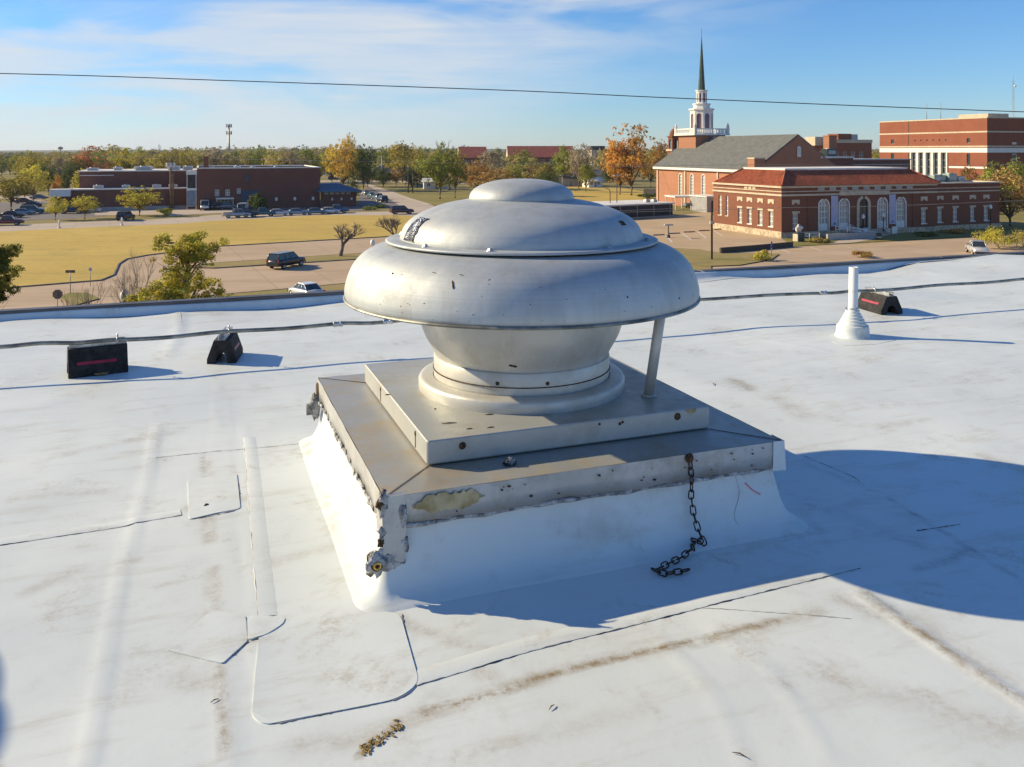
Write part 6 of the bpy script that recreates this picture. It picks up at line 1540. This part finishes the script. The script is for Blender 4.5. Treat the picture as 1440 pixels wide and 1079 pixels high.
CSPEC = { # stations along x (rear -> front): x, half width, belt z, bottom z  ; cabin: rear foot, rear top, front top, front foot, roof z
 'sedan': dict(L=4.7, W=1.8, body=[(-2.35, .70, .62, .35), (-2.2, .84, .88, .28), (-1.6, .89, .97, .24), (0, .90, .95, .22), (1.0, .89, .92, .22), (1.9, .85, .78, .24), (2.25, .74, .66, .28), (2.35, .6, .55, .36)], cab=(-1.75, -.95, .35, 1.15, 1.45), wr=.33, wx=(-1.4, 1.42)),
 'suv': dict(L=5.2, W=2.0, body=[(-2.6, .86, .75, .45), (-2.52, .95, 1.12, .38), (-1.8, .99, 1.18, .34), (0, 1.0, 1.16, .32), (1.1, .99, 1.12, .32), (2.2, .95, 1.02, .36), (2.5, .88, .92, .4), (2.6, .76, .7, .5)], cab=(-2.5, -2.25, .45, 1.15, 1.88), wr=.40, wx=(-1.6, 1.6)),
 'pickup': dict(L=5.7, W=1.98, body=[(-2.85, .90, .92, .5), (-2.8, .96, 1.08, .42), (-1.0, .98, 1.08, .38), (.2, .99, 1.12, .36), (1.3, .98, 1.10, .36), (2.4, .94, 1.02, .38), (2.75, .88, .92, .42), (2.85, .8, .7, .5)], cab=(-.75, -.55, .85, 1.45, 1.86), wr=.40, wx=(-1.75, 1.8)),
 'van': dict(L=5.6, W=2.0, body=[(-2.8, .94, .9, .5), (-2.75, .98, 1.25, .42), (0, 1.0, 1.25, .38), (1.6, .99, 1.2, .38), (2.5, .92, 1.05, .42), (2.75, .84, .8, .5)], cab=(-2.74, -2.65, 1.3, 1.95, 2.35), wr=.37, wx=(-1.7, 1.8)),
}
CMESH = {}
def car_meshes(kind):
    if kind in CMESH: return CMESH[kind]
    S_ = CSPEC[kind]; body = MB(); secs = []
    for x, hw, zb_, z0 in S_['body']:
        secs.append([(x, -hw*.86, z0), (x, -hw*.97, z0+.1), (x, -hw, (z0+zb_)/2), (x, -hw*.97, zb_-.08), (x, -hw*.86, zb_), (x, 0, zb_+.03), (x, hw*.86, zb_), (x, hw*.97, zb_-.08), (x, hw, (z0+zb_)/2), (x, hw*.97, z0+.1), (x, hw*.86, z0), (x, -hw*.86, z0)])
    loft(body, secs)
    a, b, c, d, zr = S_['cab']; hw = S_['W']/2; zb_ = S_['body'][2][2]-.03
    # cabin: glass house (dark) with roof and pillars in paint
    g = MB(); t_ = .70 if kind != 'van' else .86; bw = hw*.86; tw = hw*t_
    V_ = [(a, -bw, zb_), (d, -bw, zb_), (d, bw, zb_), (a, bw, zb_), (b, -tw, zr-.06), (c, -tw, zr-.06), (c, tw, zr-.06), (b, tw, zr-.06)]
    g.add(V_, [(0, 1, 5, 4), (1, 2, 6, 5), (2, 3, 7, 6), (3, 0, 4, 7), (4, 5, 6, 7)])
    rf = MB(); rf.bbox(b-.04, c+.04, -tw-.02, tw+.02, zr-.09, zr, .03)
    def pil(p, q, r=.045): rf.tube([p, q], r, 4)
    for i, j in ((0, 4), (1, 5), (2, 6), (3, 7)): pil(V_[i], V_[j])
    for f in (.36, .66) if kind != 'pickup' else (.45,):
        for s in (-1, 1): pil((a+(d-a)*f, s*bw, zb_), (b+(c-b)*f, s*tw, zr-.06), .04)
    if kind == 'van':
        for s in (-1, 1): rf.add([(a+.3, s*(bw+.01), zb_+.05), (a+(d-a)*.6, s*(bw+.01), zb_+.05), (b+(c-b)*.66, s*(tw+.02), zr-.08), (b+.2, s*(tw+.02), zr-.08)], [(0, 1, 2, 3)])
    bed = None
    if kind == 'pickup':
        bed = MB(); z1 = S_['body'][2][2]+.035; bed.box(-2.7, -.85, -.8, .8, z1-.01, z1+.012)
    wh = MB(); r = S_['wr']; wh.lathe([(r*.62, -.11), (r*.96, -.11), (r, -.07), (r, .07), (r*.96, .11), (r*.62, .11)], 18); wh.xform(Matrix.Rotation(R(90), 4, 'X'))
    rm = MB(); rm.lathe([(0, .10), (r*.2, .10), (r*.25, .06), (r*.55, .07), (r*.63, .105)], 12); rm.lathe([(0, -.10), (r*.2, -.10), (r*.25, -.06), (r*.55, -.07), (r*.63, -.105)], 12); rm.xform(Matrix.Rotation(R(90), 4, 'X'))
    L = S_['L']; hl = MB().bbox(-.05, .05, -.17, .17, -.08, .08, .02); tl = MB().bbox(-.04, .04, -.11, .11, -.14, .14, .02); bp = MB().bbox(-.08, .08, -hw*.86, hw*.86, -.1, .1, .03)
    CMESH[kind] = {k: v.mesh(k) if v else None for k, v in dict(body=body, cabin_glass=g, roof=rf, bed_floor=bed, tyre=wh, rim=rm, headlight=hl, tail_light=tl, bumper=bp).items()}
    for k, m in (('cabin_glass', 'glass'), ('bed_floor', 'tyre'), ('tyre', 'tyre'), ('rim', 'rimm'), ('headlight', 'headlamp'), ('tail_light', 'redlamp'), ('bumper', 'tyre')):
        if CMESH[kind][k]: CMESH[kind][k].materials.append(MT[m])
    CMESH[kind]['paints'] = {}
    return CMESH[kind]
def car(u, v, ang, kind, pname, pc, label, z=0.02):
    Mx = car_meshes(kind); S_ = CSPEC[kind]; p = G(u, v)
    t = thing({'sedan': 'parked_car', 'suv': 'sport_utility_vehicle', 'pickup': 'pickup_truck', 'van': 'delivery_van'}[kind], label, {'sedan': 'car', 'suv': 'car', 'pickup': 'pickup', 'van': 'van'}[kind], (p.x, p.y, z), R(ang))
    pm = paint(pname, pc)
    if pname not in Mx['paints']:
        b = Mx['body'].copy(); r = Mx['roof'].copy(); b.materials.append(pm); r.materials.append(pm); Mx['paints'][pname] = (b, r)
    b, r = Mx['paints'][pname]
    bo_ = mobj('body', b, None, t); mobj('roof', r, None, t); mobj('cabin_glass', Mx['cabin_glass'], None, t)
    if Mx['bed_floor']: mobj('bed_floor', Mx['bed_floor'], None, t)
    for x in S_['wx']:
        for s in (-1, 1):
            w = mobj('wheel', Mx['tyre'], None, t, (x, s*(S_['W']/2-.13), S_['wr'])); mobj('rim', Mx['rim'], None, w)
    zb_ = S_['body'][2][2]
    for s in (-1, 1):
        mobj('headlight', Mx['headlight'], None, t, (S_['L']/2-.10, s*(S_['W']/2-.38), zb_*.70)); mobj('tail_light', Mx['tail_light'], None, t, (-S_['L']/2+.05, s*(S_['W']/2-.16), zb_*.84))
    for s in (-1, 1): mobj('bumper', Mx['bumper'], None, t, (s*(S_['L']/2-.05), 0, .48))
    return t
BK, WH, SI, BL, MRn, TL, DB = (.012, .014, .018), (.62, .62, .62), (.34, .36, .38), (.06, .12, .22), (.09, .03, .04), (.04, .13, .16), (.02, .035, .07)
car(403, 376, 66, 'suv', 'black', BK, 'black sport utility vehicle driving along the tan street past the median')
car(430, 419, 130, 'sedan', 'white', WH, 'white car at the near kerb, half hidden by the roof edge')
car(565, 301, 24, 'suv', 'maroon', MRn, 'maroon car turning at the corner of the lawn and side street')
car(333, 306.3, 25, 'pickup', 'silver', SI, 'silver pickup parked at the lawn edge before the white van')
car(345, 305.6, 30, 'suv', 'black', BK, 'black car parked tight behind the silver pickup')
car(341, 301, -80, 'van', 'white', WH, 'white van standing nose-out among the cars before the hall')
car(368, 304.3, 24, 'pickup', 'teal', TL, 'dark teal pickup parked beside the lawn')
car(391, 303.4, 22, 'sedan', 'white', WH, 'white car parked between the teal pickup and the pale blue car')
car(418, 302.4, 22, 'sedan', 'paleblue', (.22, .30, .38), 'pale blue car in the row before the brick hall')
car(444, 301.6, 22, 'sedan', 'steel', (.12, .19, .25), 'steel blue car parked before the annex wall')
car(463, 300.6, 22, 'sedan', 'white', WH, 'white and dark-windowed car parked beside the blue pickup')
car(472, 299.6, 22, 'pickup', 'blue', BL, 'bright blue pickup at the end of the row before the annex')
car(288, 295.5, -70, 'van', 'white', WH, 'white box van backed up at the hall loading door')
car(302, 295, -70, 'suv', 'black', BK, 'black car parked under the hall awning')
car(316, 294.5, 20, 'pickup', 'grey', (.20, .21, .22), 'grey pickup parked before the pale hall windows')
car(9, 317, 20, 'pickup', 'red', (.14, .03, .04), 'dark red pickup at the corner of the lawn and back street')
car(17, 306.5, 20, 'sedan', 'black', BK, 'black car parked nearest the weeping tree trunk')
car(32, 302.5, 20, 'sedan', 'paleblue', (.22, .30, .38), 'pale blue-grey car in the car park row beyond the red pickup')
car(46, 300.5, 20, 'suv', 'teal', TL, 'teal car at the end of the car park row')
car(47, 291, 10, 'sedan', 'darkblue', DB, 'dark blue car standing alone in the car park lane')
car(55, 280.5, 8, 'sedan', 'blue', BL, 'blue car on the lane below the olive trees')
car(37, 275, 10, 'suv', 'darkblue', DB, 'dark car far up the lane by the yellow-green tree')
car(33, 286, 20, 'sedan', 'maroon', MRn, 'dark maroon car half hidden by the weeping tree')
car(101, 300.5, 12, 'suv', 'darkblue', DB, 'dark blue car behind the small yellow-green street trees')
car(97, 298, 12, 'sedan', 'steel', (.12, .19, .25), 'steel blue car tucked behind the dark blue one under the street tree')
car(128, 299, 10, 'sedan', 'white', WH, 'white car behind the second small yellow-green tree')
car(177, 310, 92, 'suv', 'black', BK, 'black vehicle driving away on the pale back street')
car(514, 274, 115, 'sedan', 'silver', SI, 'silver car at the back of the annex car park')
car(522, 277.5, 118, 'sedan', 'teal', TL, 'teal car in the annex car park row')
car(530, 281, 118, 'suv', 'steel', (.12, .19, .25), 'steel blue car in the annex car park row')
car(537, 284.5, 118, 'suv', 'darkblue', DB, 'dark blue car at the street end of the annex car park')
car(469, 253.5, 10, 'suv', 'purple', (.06, .03, .11), 'purple car on the cross street beyond the hall')
car(462, 245, 12, 'sedan', 'black', BK, 'black car before the white house'); car(478, 244.5, 12, 'sedan', 'white', WH, 'white car before the white house')
car(592, 264.5, 8, 'sedan', 'teal', TL, 'teal car beside the white low house')
car(1374, 357.5, 253, 'pickup', 'white', WH, 'white pickup passing just behind the roof edge by the yellow bush')
car(977, 292.5, 15, 'pickup', 'paleblue', (.22, .30, .38), 'pale blue pickup parked under the white carport')

# ------------------------------------------------------------------ street furniture
def acorn_lamp(u, d, vtop, label):
    p = D(u, HV, d); H = CAMZ-(vtop-HV)/FPX*d; t = thing('street_lamp', label, 'street lamp', (p.x, p.y, 0))
    MB().lathe([(.22, 0), (.22, .25), (.13, .45), (.085, .9), (.07, H-1.0), (.12, H-.95), (.14, H-.82), (.09, H-.78)], 10).build('post', MT['blackpost'], t)
    MB().lathe([(.12, H-.8), (.25, H-.62), (.28, H-.42), (.2, H-.18), (.08, H-.08), (.04, H), (0, H+.03)], 12).build('globe', MT['globe'], t)
acorn_lamp(175, 56, 406, 'black acorn-globe street lamp among the leafy trees below the roof')
acorn_lamp(524, 94, 336, 'acorn-globe street lamp near the fan shroud on the far street')
acorn_lamp(1242.5, 143, 299, 'black street lamp between the two signs on the forecourt')
acorn_lamp(1393, 150, 287.5, 'street lamp with white globe before the flat brick wing')
acorn_lamp(1214, 140.5, 301, 'white globe lamp standing at the central arched door')
# wooden transformer pole
p = G(240, 294); H = 12.2; t = thing('utility_pole', 'wooden utility pole with grey transformer cans in front of the maroon hall', 'utility pole', p, R(20))
MB().tube([(0, 0, 0), (0, 0, H)], [.30, .20], 10).build('pole', MT['woodpole'], t); MB().tube([(.55, .1, 0), (.5, .05, 9.2)], [.27, .2], 10).build('second_pole', MT['woodpole'], t)
MB().box(-1.4, 1.4, -.3, -.2, H-.9, H-.7).build('crossarm', MT['woodpole'], t)
for x in (-.75, 0, .8): MB().lathe([(0, 0), (.28, .02), (.30, .1), (.30, .95), (.22, 1.1), (0, 1.12)], 12, (x, -.5)).build('transformer', MT['hvac_white'], t).location.z = H-2.2
# other poles
def pole(u, v, H, r, label, m='woodpole', arm=True):
    p = G(u, v); t = thing('utility_pole', label, 'utility pole', p, R(20)); MB().tube([(0, 0, 0), (0, 0, H)], [r, r*.7], 8).build('pole', MT[m], t)
    if arm: MB().box(-1.2, 1.2, -.08, .08, H-.8, H-.62).build('crossarm', MT[m], t); [MB().cyl((x, 0), .07, H-.62, H-.4, 6).build('insulator', MT['greycap'], t) for x in (-1, .1, 1)]
pole(564, 252, 11, .28, 'tall pale utility pole at the cross street behind the bungalow', 'steelpole')
pole(574, 271.5, 6.5, .2, 'short brown post on the corner lawn nearer the side street', 'brownpost', False); pole(580.5, 272, 6.5, .2, 'short brown post on the corner lawn beside its twin, further from the side street', 'brownpost', False)
pole(537, 258, 12, .22, 'slim grey utility pole beside the side street bungalow', 'steelpole'); pole(519, 257, 12.5, .2, 'slim utility pole behind the dark spruce', 'steelpole')
pole(814, 265, 9, .22, 'tan utility pole in the garden before the grey bungalow')
def lot_light(u, v, H, label, m='brownpost'):
    p = G(u, v); t = thing('lot_light', label, 'lamp post', p, R(20)); MB().lathe([(.3, 0), (.3, .5), (.1, .52), (.08, H)], 8).build('pole', MT[m], t); MB().bbox(-.75, .75, -.25, .25, H, H+.22, .05).build('lamp_head', MT['greycap'], t)
lot_light(867.5, 305, 8.6, 'parking lot lamp with flat head beside the dark shed'); lot_light(791, 264, 4.5, 'short lamp post before the grey bungalow', 'steelpole')
lot_light(940, 335, 2.0, 'short post with dark box between the parking blocks')
p = G(1001, 366); t = thing('sign_post', 'dark brown square post with small box at the parking lot verge', 'post', p); MB().box(-.11, .11, -.11, .11, 0, 5.6).build('post', MT['brownpost'], t); MB().bbox(-.28, .28, -.25, .12, 4.6, 5.0, .04).build('box', MT['cream'], t); MB().box(-.09, .09, -.09, .09, 5.602, 6.1).build('cap', MT['brownpost'], t)
p = G(858, 306); t = thing('goal_post', 'thin dark post at the fence of the dark shed', 'post', p); MB().tube([(0, 0, 0), (0, 0, 5.4), (-.2, 0, 5.9), (-1.0, 0, 6.1)], .09, 6).build('post', MT['brownpost'], t)
# communications mast
p = D(322, HV, 420); p.z = 0; t = thing('antenna_mast', 'tall single-pole communications mast with two antenna rings on the skyline', 'mast', p)
MB().tube([(0, 0, 0), (0, 0, 27)], [.6, .35], 10).build('pole', MT['steelpole'], t)
for z in (25.4, 21.9):
    for k in range(6): a = k*PI/3; MB().box(-.22, .22, -.12, .12, 0, 1.7).xform(Matrix.Translation((1.25*math.cos(a), 1.25*math.sin(a), z)) @ Matrix.Rotation(a+PI/2, 4, 'Z')).build('antenna_panel', MT['steelpole'], t)
    MB().lathe([(1.1, z+.6), (1.25, z+.6), (1.25, z+.75), (1.1, z+.75), (1.1, z+.6)], 12).build('antenna_ring', MT['steelpole'], t)
# lattice radio tower beyond the courthouse
p = D(1425, HV, 330); p.z = 0; t = thing('radio_tower', 'thin lattice radio tower with a white dish behind the courthouse', 'radio tower', p); H = 44
for k in range(3): a = k*2*PI/3; MB().tube([(.45*math.cos(a), .45*math.sin(a), 0), (.3*math.cos(a), .3*math.sin(a), H-3)], .05, 4).build('leg', MT['steelpole'], t)
mb = MB()
for i in range(40):
    z = i*1.0+.5; a0, a1 = (i % 3)*2*PI/3, ((i+1) % 3)*2*PI/3; r = .42-.003*i; mb.tube([(r*math.cos(a0), r*math.sin(a0), z), (r*math.cos(a1), r*math.sin(a1), z+1)], .03, 3)
mb.build('bracing', MT['steelpole'], t); MB().lathe([(0, -.5), (.4, -.3), (.5, 0), (.4, .3), (0, .5)], 10, (.5, -.3)).build('dish', MT['globe'], t).location.z = H-5; MB().tube([(0, 0, H-3), (0, 0, H)], .04, 4).build('aerial', MT['steelpole'], t)
# far water tower
p = D(85, HV, 1900); p.z = 0; t = thing('water_tower', 'tiny dark water tower on the far horizon', 'water tower', p); MB().lathe([(0, 16), (4, 16.5), (5.5, 19), (4.5, 21.5), (1, 23), (0, 23)], 14).build('tank', MT['slate2'], t); MB().tube([(0, 0, 0), (0, 0, 17)], 1.0, 8).build('stem', MT['slate2'], t)
# signs
def octagon_sign():
    p = D(81, HV, 68); t = thing('stop_sign', 'back of an octagonal stop sign on a thin post by the street corner', 'sign', (p.x, p.y, 0), R(10)); zc = CAMZ-(414-HV)/FPX*68
    MB().prism([(.40*math.cos(PI/8+k*PI/4), zc+.40*math.sin(PI/8+k*PI/4)) for k in range(8)], -.012, .012, 'y').build('plate', MT['signback'], t); MB().tube([(0, -.03, 0), (0, -.03, zc+.3)], .03, 6).build('post', MT['steelpole'], t)
octagon_sign()
def street_sign(u, d, v, w, label, m='signdark'):
    p = D(u, HV, d); z = CAMZ-(v-HV)/FPX*d; t = thing('street_sign', label, 'sign', (p.x, p.y, 0), R(5)); MB().box(-w/2, w/2, -.015, .015, z-.13, z+.13).build('plate', MT[m], t); MB().tube([(0, .03, 0), (0, .03, z+.1)], .035, 6).build('post', MT['steelpole'], t)
    MB().box(-w*.38, w*.2, -.019, -.0155, z-.05, z+.05).build('lettering_strip', MT['signback'], t)
street_sign(98.8, 83, 382, .9, 'dark street name sign on a post at the lawn corner'); street_sign(239, 108, 342, .85, 'dark street name sign behind the leafy tree, on the lawn kerb')
p = D(127, HV, 88); t = thing('marker_sign', 'small round lavender sign on a post behind the bare twigs', 'sign', (p.x, p.y, 0)); zc = CAMZ-(379-HV)/FPX*88; MB().prism([(.18*math.cos(k*PI/6), zc+.2*math.sin(k*PI/6)) for k in range(12)], -.01, .01, 'y').build('plate', MT['banner'], t); MB().tube([(0, .03, 0), (0, .03, zc)], .03, 6).build('post', MT['steelpole'], t)
for u, v, lb_ in ((83.5, 321, 'white marker post on the back street kerb beside the small trees'), (171.5, 317, 'white marker post on the lawn edge before the black vehicle')):
    p = G(u, v); t = thing('marker_post', lb_, 'post', p); MB().lathe([(.16, 0), (.16, .9), (.2, .92), (.2, 1.05), (.12, 1.4), (0, 1.5)], 10).build('post', MT['globe'], t); MB().lathe([(.28, .0), (.28, .12), (.16, .14)], 10).build('foot', MT['greycap'], t)
def board_sign(u, v, w, h, m1, m2, label):
    p = G(u, v); t = thing('board_sign', label, 'sign', p, AP)
    MB().bbox(-w/2, w/2, -.06, .06, .25, h, .03).build('board', MT[m1], t)
    if m2: MB().box(-w*.42, w*.42, -.075, -.061, .35, h*.48).build('printed_panel', MT[m2], t); MB().box(-w*.3, w*.3, -.075, -.061, h*.55, h*.85).build('white_panel', MT['whitetrim'], t)
    for s in (-1, 1): MB().box(s*w*.4-.05, s*w*.4+.05, -.05, .05, 0, .248).build('leg', MT['greycap'], t)
board_sign(1217, 334, 1.05, 1.55, 'banner', 'purple', 'lavender and purple board sign before the arched door'); board_sign(1258, 331, 1.05, 1.45, 'whitetrim', None, 'plain white board sign beside the black street lamp')
p = G(1236, 338); t = thing('litter_bin', 'dark round litter bin on the shaded walk', 'litter bin', p); MB().lathe([(.38, 0), (.42, .1), (.42, .95), (.46, 1.0), (.3, 1.15), (.2, 1.15)], 12).build('bin', MT['granite'], t); MB().lathe([(.43, .4), (.435, .5), (.43, .6)], 12).build('band', MT['greycap'], t)
p = G(1085, 361); t = thing('sign_post', 'slim two-tone marker post on the verge beside the spiky shrub', 'post', p); MB().tube([(0, 0, 0), (0, 0, 1.7)], .05, 6).build('post', MT['steelpole'], t); MB().box(-.1, .1, -.06, -.03, 1.1, 2.0).build('plate', MT['purple'], t)
# parking blocks in the lot
for i, (u, v) in enumerate(((926, 331.5), (948, 329.3), (969, 327.3), (990, 325.3), (1011, 323.3))):
    p = G(u, v); lb_ = ['dark parking block at the open end of the lot row', 'parking block beside the short box post', 'parking block in the middle of the lot row', 'parking block near the lot\'s painted bays by the brick wall', 'parking block against the civic building\'s back corner'][i]
    o = MB().prism([(-.15, .05), (.15, .05), (.10, .22), (-.10, .22)], -1.1, 1.1, 'x').build('parking_block', MT['kerb'], None, p, R(22)); tag(o, lb_, 'parking block')
# overhead wires
def wire(name, pts, r, m, label, sub=10, cat='wire'):
    c = pts[0]; q = []
    for i in range(len(pts)-1):
        p0, p1, p2, p3 = pts[max(i-1, 0)], pts[i], pts[i+1], pts[min(i+2, len(pts)-1)]
        for k in range(sub):
            t = k/sub; q.append(.5*((2*p1)+(p2-p0)*t+(2*p0-5*p1+4*p2-p3)*t*t+(3*p1-p0-3*p2+p3)*t**3)-c)
    q.append(pts[-1]-c); tag(MB().tube(q, r, 6).build(name, MT[m], None, c), label, cat)
wire('overhead_cable', [D(-700, 91, 21), D(0, 103.5, 21), D(320, 113.5, 21.3), D(720, 127.5, 21.6), D(960, 138.5, 21.9), D(1440, 157.5, 22.3), D(2300, 185, 23)], .0125, 'wire', 'dark overhead cable crossing the whole sky above the roof', cat='cable')
wire('power_line', [D(-200, 216, 200), D(115, 219.5, 204), D(240, 222, 207), D(480, 226.5, 214), D(720, 230, 220), D(930, 232, 226)], .05, 'palewire', 'pale power line strung from the transformer pole over the hall roof')
wire('power_line', [D(480, 224.5, 300), D(564, 223, 400), D(760, 229.5, 420)], .06, 'palewire', 'pale power line strung between the poles beyond the side street')
wire('power_line', [D(860, 299, 112), D(990, 295.5, 114), D(1115, 292, 116), D(1240, 290, 118), D(1440, 282, 121), D(1700, 270, 126)], .030, 'palewire', 'lower street wire crossing before the arched windows')
wire('power_line', [D(860, 235, 112), D(990, 232.5, 114), D(1115, 232, 116), D(1240, 234, 118), D(1440, 231, 121), D(1700, 222, 126)], .026, 'palewire', 'upper street wire passing just over the tile roof')
# ------------------------------------------------------------------ the hazy air over the plain
mb = MB().box(-9800, 9800, -9000, 9300, -2.5, 54)
t = NT('haze_air'); t.t.nodes.remove(t.bsdf)
pv = t.n('ShaderNodeVolumePrincipled', {'Color': (.80, .88, .97), 'Density': 7.5e-5, 'Anisotropy': .2}); t.t.links.new(pv.outputs[0], t.out.inputs['Volume'])
hz = mb.build('haze', t.m); tag(hz, 'thin bluish haze lying over the whole town', 'haze', kind='stuff')
